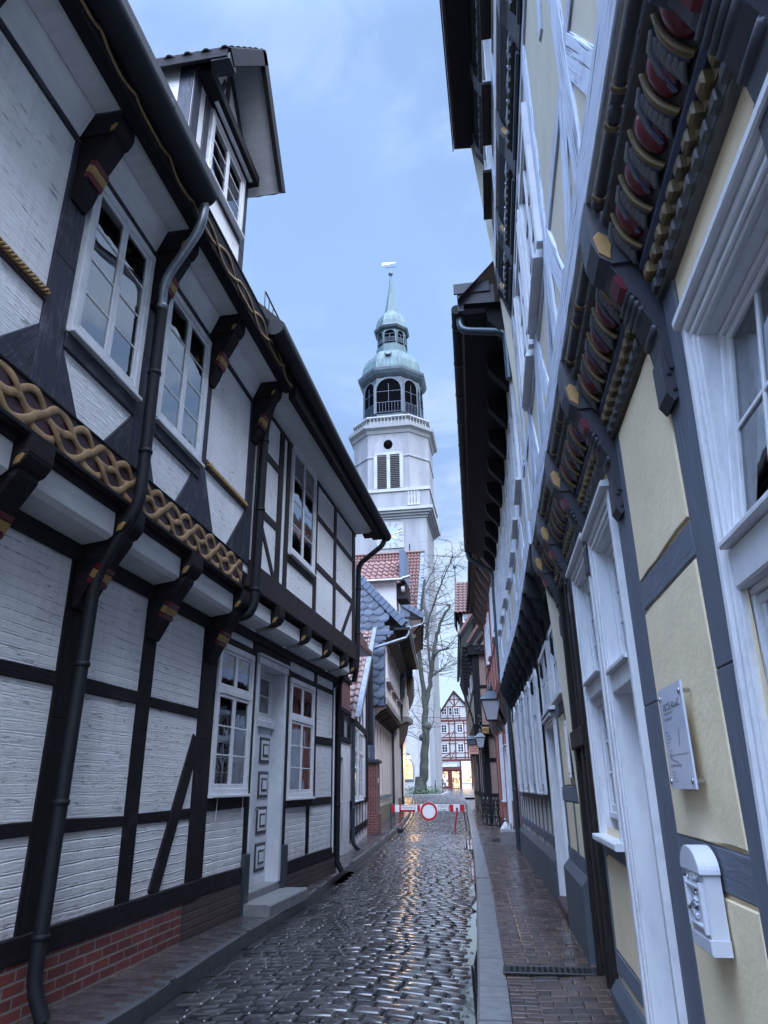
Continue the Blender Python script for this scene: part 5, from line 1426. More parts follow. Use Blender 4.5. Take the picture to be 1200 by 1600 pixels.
mb.quad(V((7, e1, 0)), V((.30, e1, 0)), V((0, e1, 7.5)), V((7, e1, 13.4)))
mb.quad(V((7, e0, 0)), V((7, e1, 0)), V((7, e1, 13.4)), V((7, e0, 13.4)))
mb.build('rear_wall', 'grey_cream_plaster', h2)

# ------------------------------------------------------------------ R3 salmon red house
h3 = thing('half_timbered_house', (-.1, 24, .12), 'narrow salmon-red house with white door frame and brown carved eaves', 'house')
s0, s1 = 18.8, 29.3
mb = MB(); wall_sheet(mb, FR, s0, s1, .05, 4.1, [(22.55, 23.65, .15, 2.6), (25.2, 26.4, 1.1, 3.2)], step=1.0); mb.build('ground_floor_wall', 'salmon_wall', h3)
F3 = lambda u, z, n: FR(u, z, n + .20)
mb = MB(); wall_sheet(mb, FR, s0, s1, 4.0, 8.6, n=.20, step=1.0); mb.build('upper_wall', 'salmon_wall', h3)
timbers(h3, FR, [('post', (u, .4), (u, 3.7), .2) for u in (20.2, 21.6, 24.4, 27.4, 29.1)] + [('sill_beam', (s0, .40), (s1, .40), .2)], 'red_timber')
timbers(h3, F3, [('post', (u, 4.3), (u, 8.4), .18) for u in (19.2, 20.8, 22.4, 24.2, 26.0, 27.6, 29.1)] + [('jetty_beam', (s0, 4.2), (s1, 4.2), .3, .05), ('rail', (s0, 5.6), (s1, 5.6), .16), ('rail', (s0, 7.4), (s1, 7.4), .16)], 'red_timber')
for a in (19.4, 21.2, 24.6, 26.4): window(h3, FR, a, a + 1.0, 5.75, 7.25, rows=3, n=.20, proud=.06, depth=.001 + .2)
casing(h3, 22.45, 23.75, .14, 2.7, .12, jamb=.3)
mb = MB(); mb.box(FR, 22.55, 23.65, .15, 2.6, -.32, -.28); mb.build('door', 'door_white', h3)
window(h3, FR, 25.2, 26.4, 1.1, 3.2, rows=3, n=0, proud=.06, depth=.3)
mb = MB(); mb.box(FR, 20.3, 21.5, 1.2, 3.2, .01, .09, .01); mb.build('shutter', 'window_white', h3)
for i in range(9):
    u = 19.0 + i * 1.25
    mb = MB(); mb.prism(side(FR, u), [(-.02, 3.3), (.04, 3.3), (.2, 3.7), (.24, 4.04), (-.02, 4.04)], -.1, .1, .01); mb.build('joist_head', 'soffit_brown', h3)
    mb = MB(); mb.prism(side(FR, u), [(.18, 7.5), (.25, 7.5), (.55, 7.95), (.62, 8.3), (.18, 8.3)], -.12, .12, .012); mb.build('eave_bracket', 'soffit_brown', h3)
mb = MB(); f = lambda u, z, n: FR(n, z, u)
mb.prism(side(FR, 0), [(.18, 8.3), (.72, 8.3), (.72, 8.42), (.18, 8.42)], s0, s1); mb.build('soffit_board', 'soffit_brown', h3)
mb = MB(); mb.quad(FR(s0, 8.43, .75), FR(s1, 8.43, .75), V((5, s1, 13.6)), V((5, s0, 13.6))); mb.build('roof', 'old_tile', h3)
mb = MB(); mb.tube([FR(y, 8.46, .80) for y in frange(s0 + .2, s1, 1.5)], .07, 10); mb.build('gutter', 'gutter_black', h3)
mb = MB()
for yy in (s0 + .01, s1): mb.face([V((6, yy, 0)), FR(yy, 0, 0), FR(yy, 4.1, 0), FR(yy, 4.1, .2), FR(yy, 8.5, .2), V((5, yy, 13.6)), V((6, yy, 13.6))], [(0, 0)] * 7)
mb.build('rear_wall', 'salmon_wall', h3)
stp = thing('stone_block', FR(21.3, .1, .2), 'square grey stone step block beside the drainpipe on the right pavement', 'step')
mb = MB(); mb.box(FR, 20.7, 22.0, .08, .42, -.02, .42, .02); mb.build('block', 'stone', stp)
mb = MB(); mb.box(FR, 20.78, 21.92, .421, .435, .02, .38, .006); mb.build('tread', 'granite_kerb', stp)
bg = thing('sack', FR(23.9, .12, .1), 'crumpled white plastic sack on the pavement before the salmon-red house', 'sack')
mb = MB(); vs = []
for i in range(9):
    t = i / 8
    for k in range(14):
        a = 2 * math.pi * k / 14; r = (.13 * math.sin(math.pi * min(1, t * .8 + .18)) + .02) * (1 + .22 * math.sin(3 * a + i) + R.uniform(-.1, .1))
        vs.append(FR(23.9, .12, .14) + V((r * math.cos(a), r * math.sin(a), t * .42)))
fs = [(i * 14 + k, i * 14 + (k + 1) % 14, (i + 1) * 14 + (k + 1) % 14, (i + 1) * 14 + k) for i in range(8) for k in range(14)] + [tuple(range(8 * 14, 9 * 14))]
mb.shared(vs, fs, [[(0, 0)] * len(f) for f in fs], 0, True); mb.build('bag', 'bag_white', bg)
mb = MB(); mb.tube([FR(23.9, .53, .14), FR(23.9, .57, .13), FR(23.88, .62, .16)], [.03, .015, .035], 8); mb.build('tied_neck', 'bag_white', bg)

# ------------------------------------------------------------------ R4: ornate black-framed house whose gable end looks back down the lane
h4 = thing('half_timbered_house', (-.6, 31, .3), 'ornate black-timbered house with peach brick panels and a red-edged gable', 'house')
Y4 = 31.0
g0 = .2
G4 = FY(Y4)
X0, X1 = -.98, 3.2
mb = MB(); wall_sheet(mb, G4, X0, X1, g0, 3.75); wall_sheet(mb, G4, X0 - .22, X1, 3.7, 7.0, n=.10)
sheet_poly(mb, G4, [(X0 - .22, 7.0), (3.2, 7.0), (3.2, 12.5), (1.9, 12.6)], .10); mb.build('gable_wall', 'peach_brick', h4)
T = [('corner_post', (X0 + .14, g0), (X0 + .14, 3.7), .28, .05), ('post', (-.22, g0), (-.22, 3.7), .12), ('post', (.6, g0), (.6, 3.7), .2), ('rail', (X0 + .28, 2.55), (.5, 2.55), .17), ('rail', (X0 + .28, 1.2), (.5, 1.2), .16), ('jetty_beam', (X0 - .2, 3.72), (3, 3.72), .45, .14)]
timbers(h4, G4, T, 'black_timber')
G4u = lambda u, z, n: G4(u, z, n + .10)
T = [('corner_post', (X0 - .08, 3.9), (X0 - .08, 7.0), .28, .05), ('post', (-.45, 3.9), (-.45, 7.0), .24, .03), ('post', (.25, 3.9), (.25, 7.0), .2), ('rail', (-1.0, 5.5), (.5, 5.5), .14), ('beam', (X0 - .4, 7.05), (3, 7.05), .42, .16), ('rail', (-1.0, 8.2), (1.5, 8.2), .16), ('brace', (-.9, 7.3), (.9, 9.6), .18)]
timbers(h4, G4u, T, 'black_timber')
cb = MB()
for i in range(22):
    x = -.98 + i * .11; cb.lathe(G4u(x, 7.06 + .06 * math.sin(i * 2.1), .165), [(.035, 0), (.03, .02), (0, .03)], 8, axis=(0, -1, 0))
for z in frange(4.1, 6.9, .17): cb.lathe(G4u(-.45 + .04 * math.sin(z * 14), z, .035), [(.04, 0), (.03, .02), (0, .03)], 8, axis=(0, -1, 0))
for z in frange(3.5, 4.3, .12): cb.lathe(G4u(-1.0 + .05 * math.sin(z * 20), z, .145), [(.04, 0), (.03, .02), (0, .03)], 8, axis=(0, -1, 0))
cb.build('carved_ornament', 'grey_carving', h4)
for i, x in enumerate((-.95, -.55)):
    mb = MB(); mb.box(G4u, x, x + .30, 3.56, 3.84, .041, .16, .01); pl_ = mb.build('gilded_plaque', 'gold_paint', h4)
    mb = MB()
    for k in range(12): mb.ball(G4u(x + .15 + .10 * math.cos(k * .52), 3.70 + .10 * math.sin(k * .52), .165), .03, 8)
    mb.build('relief', 'gold_paint', pl_)
mb = MB(); mb.box(G4, -.30, -.08, 1.7, 2.35, .02, .10, .008); mb.build('meter_box', 'zinc_dark', h4)
# street side
F4 = lambda u, z, n: V((lerp(X0, -2.0, (u - Y4) / 14) - n, u, z))
mb = MB(); wall_sheet(mb, F4, Y4, 45, g0, 3.8); mb.build('street_wall', 'beige_plaster', h4)
mb = MB(); wall_sheet(mb, F4, Y4 - .1, 45, 3.7, 7.2, n=.22); mb.build('street_upper_wall', 'grey_cream_plaster', h4)
timbers(h4, F4, [('post', (u, g0), (u, 3.7), .24, .04) for u in (31.2, 33, 35, 37, 39, 41, 43)] + [('rail', (31, 1.2), (45, 1.2), .2)], 'black_timber')
timbers(h4, lambda u, z, n: F4(u, z, n + .22), [('jetty_beam', (30.9, 3.8), (45, 3.8), .4, .1), ('rail', (31, 5.4), (45, 5.4), .16), ('wall_plate', (30.9, 7.1), (45, 7.1), .3, .1)] + [('post', (u, 4.0), (u, 7.0), .2) for u in (31.1, 32.8, 34.5, 36.2, 37.9, 39.6, 41.3, 43)], 'black_timber')
for i in range(12):
    u = 31.2 + i * 1.1
    mb = MB(); mb.prism(side(F4, u), [(0, 3.1), (.06, 3.1), (.22, 3.5), (.30, 3.62), (0, 3.62)], -.12, .12, .01); mb.build('console', 'black_timber', h4)
    mb = MB(); mb.prism(side(F4, u), [(.2, 6.2), (.28, 6.2), (.52, 6.9), (.62, 7.25), (.2, 7.25)], -.14, .14, .012); eb_ = mb.build('eave_bracket', 'black_timber', h4)
    mb = MB()
    for k in range(5): mb.ball(F4(u - .14, lerp(6.35, 7.05, k / 4), lerp(.27, .5, k / 4)), .045, 8)
    mb.build('bead', 'grey_carving', eb_)
for u in (33.2, 36.6, 40): sm_window(h4, lambda u, z, n: F4(u, z, n + .22), u, u + 1.0, 5.55, 6.9, rows=3)
EV = (-1.66, 7.72); RD = (1.9, 13.0)
mb = MB(); sl = lambda y: [V((EV[0] - (y - Y4) * .07, y, EV[1])), V((RD[0] - (y - Y4) * .07, y, RD[1]))]
a, b = sl(30.45), sl(45); mb.quad(a[0], b[0], b[1], a[1]); mb.quad(V((5.4, 30.45, 7.7)), V((5.4, 45, 7.7)), b[1], a[1]); mb.build('roof', 'old_tile', h4)
for off, nm, mt, yy in ((0, 'verge_tiles', 'old_tile', 30.43), (-.14, 'bargeboard', 'black_timber', 30.47)):
    mb = MB(); mb.bar(FY(yy), (EV[0], EV[1] + off), (RD[0], RD[1] + off), .11 if off == 0 else .20, -.12, .04); mb.build(nm, 'red_tile' if off == 0 else mt, h4)
# lower pent roof across the gable
mb = MB(); mb.bar(FY(30.70), (-1.36, 7.34), (1.2, 11.1), .13, -.1, .05); mb.build('verge_tiles', 'red_tile', h4)
mb = MB(); mb.bar(FY(30.72), (-1.25, 7.28), (1.2, 10.85), .18, -.1, .03); mb.build('bargeboard', 'black_timber', h4)
mb = MB(); mb.tube([V((EV[0] - (y - Y4) * .07 - .03, y, EV[1] - .04)) for y in (30.4, 38, 45)], .075, 10); mb.build('gutter', 'gutter_black', h4)
downpipe(h4, [(-1.69, 30.5, 7.65), (-1.69, 30.5, 7.3), (-1.62, 30.6, 5.3), (-1.30, 30.75, 4.2), (-1.22, 30.8, 3.3), (-1.10, 30.88, .3)], .04, 'iron_black', 'downpipe')
# tiled turret dormer
TY = 35.5
FT = FY(TY)
mb = MB(); wall_sheet(mb, FT, -1.88, .6, 8.9, 9.85)
for x in (-1.88, .6): mb.quad(V((x, TY, 8.6)), V((x, 41, 8.6)), V((x, 41, 9.85)), V((x, TY, 9.85)))
mb.build('dormer_wall', 'peach_brick', h4)
timbers(h4, FT, [('dormer_post', (-1.82, 8.7), (-1.82, 9.8), .16), ('dormer_post', (-.98, 8.7), (-.98, 9.8), .14), ('dormer_rail', (-1.9, 9.22), (.6, 9.22), .10), ('dormer_rail', (-1.9, 9.8), (.6, 9.8), .12)], 'black_timber')
sm_window(h4, FT, -1.72, -1.07, 9.28, 9.74, rows=2, cols=2)
mb = MB(); tile_roof(mb, (-2.1, TY - .25, 9.75), (.9, TY - .25, 9.75), (-2.1, TY + 1.25, 11.75), (.9, TY + 1.25, 11.75), 14, 11, amp=.035, step=.035)
tile_roof(mb, (-2.1, TY + 2.7, 9.75), (.9, TY + 2.7, 9.75), (-2.1, TY + 1.25, 11.75), (.9, TY + 1.25, 11.75), 14, 11, amp=.035, step=.035); mb.build('dormer_roof', 'old_tile', h4)
mb = MB(); mb.wbox(-2.14, -2.08, TY - .3, TY + 1.3, 9.1, 9.78, .01); mb.face([V((-2.09, TY - .28, 9.7)), V((-2.09, TY + 2.7, 9.7)), V((-2.09, TY + 1.25, 11.7))], [(0, 0)] * 3); mb.build('dormer_bargeboard', 'black_timber', h4)
mb = MB(); mb.lathe((-2.07, TY + 1.25, 11.7), [(.05, 0), (.03, .35), (.025, .8), (.09, .88), (.11, .96), (.07, 1.05), (.02, 1.1), (.012, 1.6), (0, 1.7)], 10); mb.build('finial', 'copper_dark', h4)
mb = MB()
mb.quad(V((5.4, Y4, 0)), V((5.4, 45, 0)), V((5.4, 45, 7.7)), V((5.4, Y4, 7.7))); mb.quad(V((5.4, 45, 0)), V((-2, 45, 0)), V((-2.4, 45, 7.6)), V((5.4, 45, 7.7)))
mb.quad(V((5.4, Y4, 0)), V((3.2, Y4, 0)), V((3.2, Y4, 9)), V((5.4, Y4, 7.7)))
mb.build('rear_wall', 'peach_brick', h4)
# black posts of the low railing before the gable
for i, (x, y) in enumerate(((-.62, 29.6), (-.85, 29.9), (-.48, 29.2), (-1.02, 30.4))):
    if i == 0:
        po = thing('railing_post', (x, y, .16 + gz(y)), 'short black turned railing post by the black-framed gable house', 'post', 'black railing posts before the gable house')
        z0 = .12 + gz(y)
        mb = MB(); mb.lathe((x, y, z0), [(.09, 0), (.09, .08), (.055, .12), (.05, .72), (.07, .76), (.045, .80), (.075, .9), (.05, .98), (0, 1.02)], 12); mb.build('shaft', 'iron_black', po)
        mb = MB(); mb.lathe((x, y, z0 + .30), [(.056, 0), (.075, .02), (.075, .05), (.056, .07)], 12); mb.lathe((x, y, z0 + .58), [(.056, 0), (.07, .02), (.07, .04), (.056, .06)], 12); mb.build('ring', 'iron_black', po)
    else:
        c = copy_tree(po); c.location = (x, y, .16 + gz(y))
# ------------------------------------------------------------------ wall lanterns
def lantern(base, arm_to, label, s=1.0, lit=False, name='wall_lantern'):
    L = thing(name, base, label, 'street lamp')
    b = V(base)                     # centre of the lantern's bottom
    def q(zz, h): return [b + V((h * cx, h * cy, zz)) for cx, cy in ((-1, -1), (1, -1), (1, 1), (-1, 1))]
    lo, hi, rf, tp = q(.0, .14 * s), q(.52 * s, .26 * s), q(.54 * s, .30 * s), q(.78 * s, .07 * s)
    mb = MB()
    for i in range(4):
        mb.tube([lo[i], hi[i]], .016 * s, 6); mb.tube([lo[i], lo[(i + 1) % 4]], .018 * s, 6); mb.tube([hi[i], hi[(i + 1) % 4]], .02 * s, 6)
    mb.quad(*lo); mb.build('frame', 'iron_black', L)
    mb = MB()
    for i in range(4): mb.quad(lo[i], lo[(i + 1) % 4], hi[(i + 1) % 4], hi[i])
    mb.build('glass_panes', 'lantern_glass', L)
    mb = MB()
    for i in range(4): mb.quad(rf[i], rf[(i + 1) % 4], tp[(i + 1) % 4], tp[i])
    mb.quad(*rf); mb.quad(*tp)
    mb.lathe(b + V((0, 0, .78 * s)), [(.07 * s, 0), (.09 * s, .02), (.05 * s, .06 * s), (.07 * s, .10 * s), (.03 * s, .14 * s), (.02 * s, .24 * s), (0, .28 * s)], 10); mb.build('roof', 'zinc_dark', L)
    mb = MB(); mb.lathe(b + V((0, 0, .05)), [(.05 * s, 0), (.06 * s, .12 * s), (.05 * s, .22 * s), (0, .26 * s)], 10); mb.build('bulb', 'lamp_glow' if lit else 'sign_white', L)
    t = V(arm_to)
    mb = MB(); a0 = b + V((0, 0, -.02)); mb.tube([a0, V((t.x, t.y, a0.z - .02))], .022 * s, 8)
    # scrolled bracket under the arm
    n = (t - b); n.z = 0; Ln = n.length; n.normalize()
    for (c, r, s0, s1) in ((.62, .17, 0, 5.6), (.84, .12, 2.2, 8.6), (.42, .09, 3.14, 9.0)):
        pts = []
        for i in range(26):
            a = lerp(s0, s1, i / 25); rr = r * (1 - .55 * i / 25)
            pts.append(b + n * (Ln * c + rr * math.cos(a)) + V((0, 0, -.06 - r + rr * math.sin(a))))
        mb.tube(pts, .011 * s, 6)
    mb.tube([b + n * (Ln * .2) + V((0, 0, -.03)), b + n * (Ln * .55) + V((0, 0, -.22)), b + n * (Ln) + V((0, 0, -.42))], .013 * s, 6)
    mb.wbox(t.x - .03, t.x + .03, t.y - .04, t.y + .04, b.z - .55, b.z + .1, .006)
    mb.build('scroll_bracket', 'iron_black', L)
    return L
lantern((-.36, 22.4, 3.42), (.03, 22.4, 3.4), 'large black iron street lantern on a scrolled bracket with pale panes, unlit', 1.12)
lantern((-1.02, 30.55, 3.02), (-.92, 30.9, 3.0), 'small dark lantern hanging at the corner post beside the peach sign', .75)
hs = thing('hanging_sign', (-1.3, 30.7, 2.9), 'small peach sign board with red lettering hanging under a little tin roof', 'sign')
FH = FY(30.7)
mb = MB(); mb.box(FH, -1.52, -1.12, 2.78, 3.14, 0, .03, .004); mb.build('board', 'sign_peach', hs)
mb = MB(); mb.prism(FH, [(-1.60, 3.36), (-1.04, 3.36), (-1.12, 3.48), (-1.52, 3.48)], -.12, .12, .004); mb.build('tin_roof', 'zinc', hs)
mb = MB(); mb.box(FH, -1.58, -1.06, 3.16, 3.355, -.08, .08, .004); mb.build('lamp_box', 'copper_dark', hs)
mb = MB(); mb.tube([V((-1.58, 30.7, 3.5)), V((-.9, 30.85, 3.5))], .014, 6); mb.build('arm', 'iron_black', hs)
mb = MB()
for i, (a, b) in enumerate(((-1.46, -1.20), (-1.47, -1.18), (-1.48, -1.16))):
    x = a
    while x < b:
        w = R.uniform(.02, .05); mb.box(FH, x, min(b, x + w), 3.06 - i * .09, 3.06 - i * .09 + .04, .031, .034); x += w + .015
mb.build('faint_lettering', 'ink_red', hs)
# ------------------------------------------------------------------ left: low annexe C
hC = thing('annexe', (-3.9, 19, .13), 'low black-timbered annexe with dark gate, red brick band and steep lean-to tile roof', 'house')
mb = MB(); wall_sheet(mb, FC, 14.05, 18.4, .05, 2.25, [(14.3, 17.3, .05, 2.24)]); wall_sheet(mb, FC, 14.05, 18.4, 2.25, 2.62); mb.build('gate_wall', 'white_painted_brick', hC)
mb = MB(); mb.quad(FC(14.3, .1, -.4), FC(17.3, .1, -.4), FC(17.3, 2.25, -.4), FC(14.3, 2.25, -.4)); mb.quad(FC(17.3, .1, 0), FC(17.3, .1, -.4), FC(17.3, 2.25, -.4), FC(17.3, 2.25, 0))
mb.quad(FC(14.3, 2.24, 0), FC(17.3, 2.24, 0), FC(17.3, 2.24, -.4), FC(14.3, 2.24, -.4)); mb.build('gate_reveal', 'white_painted_brick', hC)
gtc = None
for i in range(10):
    mb = MB(); mb.box(FC, 14.32 + i * .297, 14.32 + i * .297 + .29, .15, 2.22, -.39, -.35, .006); g = mb.build('gate_board', 'charcoal_paint', hC)
mb = MB(); mb.box(FC, 16.6, 16.85, .95, 1.3, -.35, -.335); mb.build('notice', 'sign_white', hC)
T = [('rail', (14.05, 2.66), (18.4, 2.66), .12), ('rail', (14.05, 3.34), (18.4, 3.34), .10)] + [('post', (u, 2.7), (u, 3.32), .13) for u in (14.2, 15.2, 16.2, 17.2, 18.3)]
timbers(hC, FC, T, 'black_timber', n1=.03)
mb = MB(); wall_sheet(mb, FC, 14.05, 18.4, 2.6, 3.4, n=-.06); mb.build('clerestory', 'blind_grey', hC)
mb = MB(); wall_sheet(mb, FC, 14.05, 18.4, 3.4, 4.1); mb.build('brick_band', 'red_brick', hC)
timbers(hC, FC, [('rail', (14.05, 4.12), (18.4, 4.12), .12, .05)] + [('post', (u, 4.1), (u, 5.6), .12) for u in (15.0, 16.4, 17.8)], 'black_timber')
mb = MB(); wall_sheet(mb, FC, 14.05, 18.4, 4.1, 5.8, n=-.08); mb.build('loft_wall', 'charcoal_paint', hC)
# stepped tile verge of the roof behind
mb = MB()
for i in range(9):
    y = 15.6 + i * .55; z = 6.75 - i * .22
    mb.box(lambda u, zz, n: V((XC(17) - .55 + .10 * i + n, u, zz)), 14.2, 18.2 + i * .12, z - .06, z + .08, -1.4, .12, .015)
mb.build('tile_verge', 'old_tile', hC)
# half gable with windows
mb = MB(); wall_sheet(mb, FC, 18.4, 24.9, .05, 3.2, [(18.7, 20.3, 1.25, 3.1), (20.7, 22.4, 1.25, 3.1)]); sheet_poly(mb, FC, [(18.4, 3.2), (24.9, 3.2), (24.9, 6.6)], 0); mb.build('street_wall', 'white_painted_brick', hC)
T = [('sill_beam', (18.4, .5), (24.9, .5), .2)] + [('post', (u, .3), (u, 1.2), .14) for u in (18.5, 19.6, 20.6, 21.7, 22.7, 24.0)] + [('rail', (18.4, 1.2), (24.9, 1.2), .14), ('rail', (18.4, 3.25), (24.9, 3.25), .2, .04), ('post', (22.8, 1.2), (22.8, 5.4), .3), ('post', (20.6, 3.3), (20.6, 4.2), .2), ('post', (21.7, 3.3), (21.7, 4.8), .16), ('post', (24.4, 1.2), (24.4, 6.2), .5, .06)]
timbers(hC, FC, T, 'black_timber')
window(hC, FC, 18.65, 20.35, 1.25, 3.12, rows=3, transom=2.5, proud=.06, depth=.35); window(hC, FC, 20.75, 22.45, 1.25, 3.12, rows=3, transom=2.5, proud=.06, depth=.35)
V0, V1 = FC(18.5, 3.22, .22), FC(26.3, 7.2, .22)
mb = MB(); tile_roof(mb, FC(18.4, 3.2, .2) - V((3.4, 0, 0)), FC(18.4, 3.2, .2), FC(26.3, 7.15, .2) - V((3.0, 0, 0)), FC(26.3, 7.15, .2), 14, 16, amp=.035, step=.04); mb.build('lean_to_roof', 'old_tile', hC)
mb = MB(); dv = (V1 - V0).normalized(); upv = dv.cross(V((1, 0, 0))).normalized(); upv = upv if upv.z > 0 else -upv
for a in (0,): 
    q = [V0 - upv * .08, V1 - upv * .08, V1 + upv * .07, V0 + upv * .07]; r_ = [p + V((.05, 0, 0)) for p in q]
    mb.quad(*r_); mb.quad(*q)
    for i in range(4): mb.quad(q[i], q[(i + 1) % 4], r_[(i + 1) % 4], r_[i])
    q2 = [V0 + upv * .07, V1 + upv * .07, V1 + upv * .07 - V((.1, 0, 0)), V0 + upv * .07 - V((.1, 0, 0))]; mb.quad(*q2)
mb.build('verge_flashing', 'zinc', hC)
mb = MB(); mb.box(FC, 25.2, 26.4, 3.0, 6.7, -.5, .10, .02); mb.build('gable_board', 'black_timber', hC)
downpipe(hC, [FC(18.5, 3.25, .12), FC(18.5, 3.0, .08), FC(18.5, .3, .08), FC(18.7, .16, .2)], .05, 'zinc_dark', 'downpipe', clips=[(1, .3), (1, .7)])
mb = MB(); mb.quad(V((-9, 14.06, 0)), V((-9, 26, 0)), V((-9, 26, 6)), V((-9, 14.06, 6))); mb.build('rear_wall', 'white_painted_brick', hC)
pl = thing('fern_basket', FC(16.5, 4.2, .0), 'trailing green pot plant on the ledge under the tile eaves of the annexe', 'plant')
mb = MB(); mb.lathe(FC(16.9, 4.2, .02), [(.06, 0), (.10, .02), (.13, .2), (.12, .22)], 12); mb.build('pot', 'planter_black', pl)
mb = MB()
for i in range(120):
    c = FC(16.9, 4.55, .02) + V((R.gauss(0, .12), R.gauss(0, .28), R.gauss(0, .16))); a = R.uniform(0, 6.28); s = R.uniform(.04, .08)
    d1_ = V((math.cos(a), math.sin(a), R.uniform(-.5, .5))) * s; d2_ = V((-math.sin(a), math.cos(a), R.uniform(-.5, .5))) * s * .4
    mb.quad(c - d2_, c + d1_ * .5 - d2_ * 0, c + d1_, c + d1_ * .5 + d2_ * 2)
mb.build('foliage', 'leaf_green', pl)
bp = thing('brick_pillar', FC(25, .2, .2), 'red brick gate pillar with dark capstone between the annexe and the slate-hung house', 'pillar')
mb = MB(); mb.box(FC, 24.9, 26.2, .1, 2.35, -.15, .34, .008); mb.box(FC, 24.86, 26.24, .1, .75, -.15, .38, .008); mb.build('shaft', 'red_brick', bp)
mb = MB(); mb.box(FC, 24.8, 26.3, 2.351, 2.45, -.2, .42, .02); mb.build('capstone', 'charcoal_paint', bp)
mb = MB(); mb.box(FC, 25.3, 25.42, 1.7, 1.85, .341, .36, .004); mb.build('bell_plate', 'sign_white', bp)
gb = thing('drain_bar', FC(24.6, .14, .5), 'dark iron drain channel crossing the pavement before the brick pillar', 'drain')
mb = MB(); mb.wbox(XC(24.5) + .2, KL(24.5) - .06, 24.35, 24.5, .13, .165, .01); mb.build('channel', 'iron_black', gb)
mb = MB(); mb.wbox(XC(24.5) + .22, KL(24.5) - .08, 24.40, 24.45, .166, .172); mb.build('slot', 'interior', gb)

# ------------------------------------------------------------------ slate-hung house D
hD = thing('slate_hung_house', (-5.1, 32, .14), 'house with scalloped slate gable and beige jettied front over five tall arched recesses', 'house')
Y0, Y1 = 27.6, 37.6
slots = [(29.6 + i * 1.38, 30.3 + i * 1.38, 1.25, 4.0) for i in range(5)]
mb = MB(); wall_sheet(mb, FD, Y0, Y1, .8, 4.7, [s for s in slots]); 
for s in slots: mb.quad(FD(s[0], s[2], -.25), FD(s[1], s[2], -.25), FD(s[1], s[3], -.25), FD(s[0], s[3], -.25))
for s in slots:
    for u in s[:2]: mb.quad(FD(u, s[2], 0), FD(u, s[2], -.25), FD(u, s[3], -.25), FD(u, s[3], 0))
mb.build('ground_floor_wall', 'beige_plaster', hD)
for s in slots:
    mb = MB(); m_ = (s[0] + s[1]) / 2; w = (s[1] - s[0]) / 2
    for sg_ in (-1, 1):
        arc = [(m_ + sg_ * w, s[3] + .002), (m_ + sg_ * w, s[3] - .45)] + [(m_ + sg_ * w * math.cos(a), s[3] - .45 + .45 * math.sin(a)) for a in [math.pi / 2 * k / 6 for k in range(1, 7)]]
        mb.prism(FD, arc, -.2, -.002)
    mb.build('arch_head', 'beige_plaster', hD)
    mb = MB(); mb.box(FD, s[0] - .06, s[1] + .06, s[2] - .12, s[2], -.2, .09, .02); mb.build('sill', 'church_white', hD)
mb = MB(); mb.prism(side(FD, 0), [(-.1, 0), (.05, 0), (.05, .85), (0, .92), (-.1, .92)], Y0, Y1, .004); mb.build('plinth', 'ochre_plinth', hD)
DN = .50
FDu = lambda u, z, n: FD(u, z, n + DN)
mb = MB(); wall_sheet(mb, FD, Y0, Y1, 4.55, 7.5, n=DN); mb.build('upper_wall', 'beige_plaster', hD)
for i in range(12):
    mb = MB(); mb.prism(side(FD, 27.8 + i * .85), [(0, 4.1), (.05, 4.1), (.3, 4.32), (DN + .02, 4.42), (DN + .02, 4.6), (0, 4.6)], -.14, .14, .012); mb.build('joist_head', 'soffit_brown', hD)
mb = MB(); mb.box(FDu, Y0, Y1, 4.55, 4.8, -.05, .05, .01); mb.build('jetty_beam', 'beige_timber', hD)
for i, u in enumerate((28.1, 29.6, 31.5, 33.0, 34.9, 36.2)):
    sm_window(hD, FDu, u, u + 1.1, 5.6, 7.1, rows=3, cols=2)
for i, u in enumerate((28.1, 31.5, 34.9)):
    mb = MB(); mb.box(FDu, u - .1, u + 2.7, 5.45, 5.56, 0, .16, .01); mb.build('sill', 'beige_timber', hD)
# wavy carved soffit
mb = MB(); vs, fs, us = [], [], []
for i in range(61):
    y = lerp(Y0, Y1, i / 60); wv = .07 * math.sin(i * 1.25)
    for k in range(6):
        t = k / 5; vs.append(FD(y, lerp(7.0, 7.36, t) + wv * math.sin(math.pi * t) * .6, DN + lerp(.0, .42, t) + wv * math.sin(math.pi * t)))
for i in range(60):
    for k in range(5):
        fs.append((i * 6 + k, (i + 1) * 6 + k, (i + 1) * 6 + k + 1, i * 6 + k + 1)); us.append([(i * .16, k * .1), ((i + 1) * .16, k * .1), ((i + 1) * .16, k * .1 + .1), (i * .16, k * .1 + .1)])
mb.shared(vs, fs, us); mb.build('carved_soffit', 'soffit_brown', hD)
mb = MB(); mb.prism(side(FD, 0), [(DN + .40, 7.34), (DN + 1.02, 7.34), (DN + 1.02, 7.44), (DN + .40, 7.44)], Y0 - .3, Y1); mb.build('eave_board', 'black_timber', hD)
GD = FY(Y0)
xu = XD(Y0) + DN
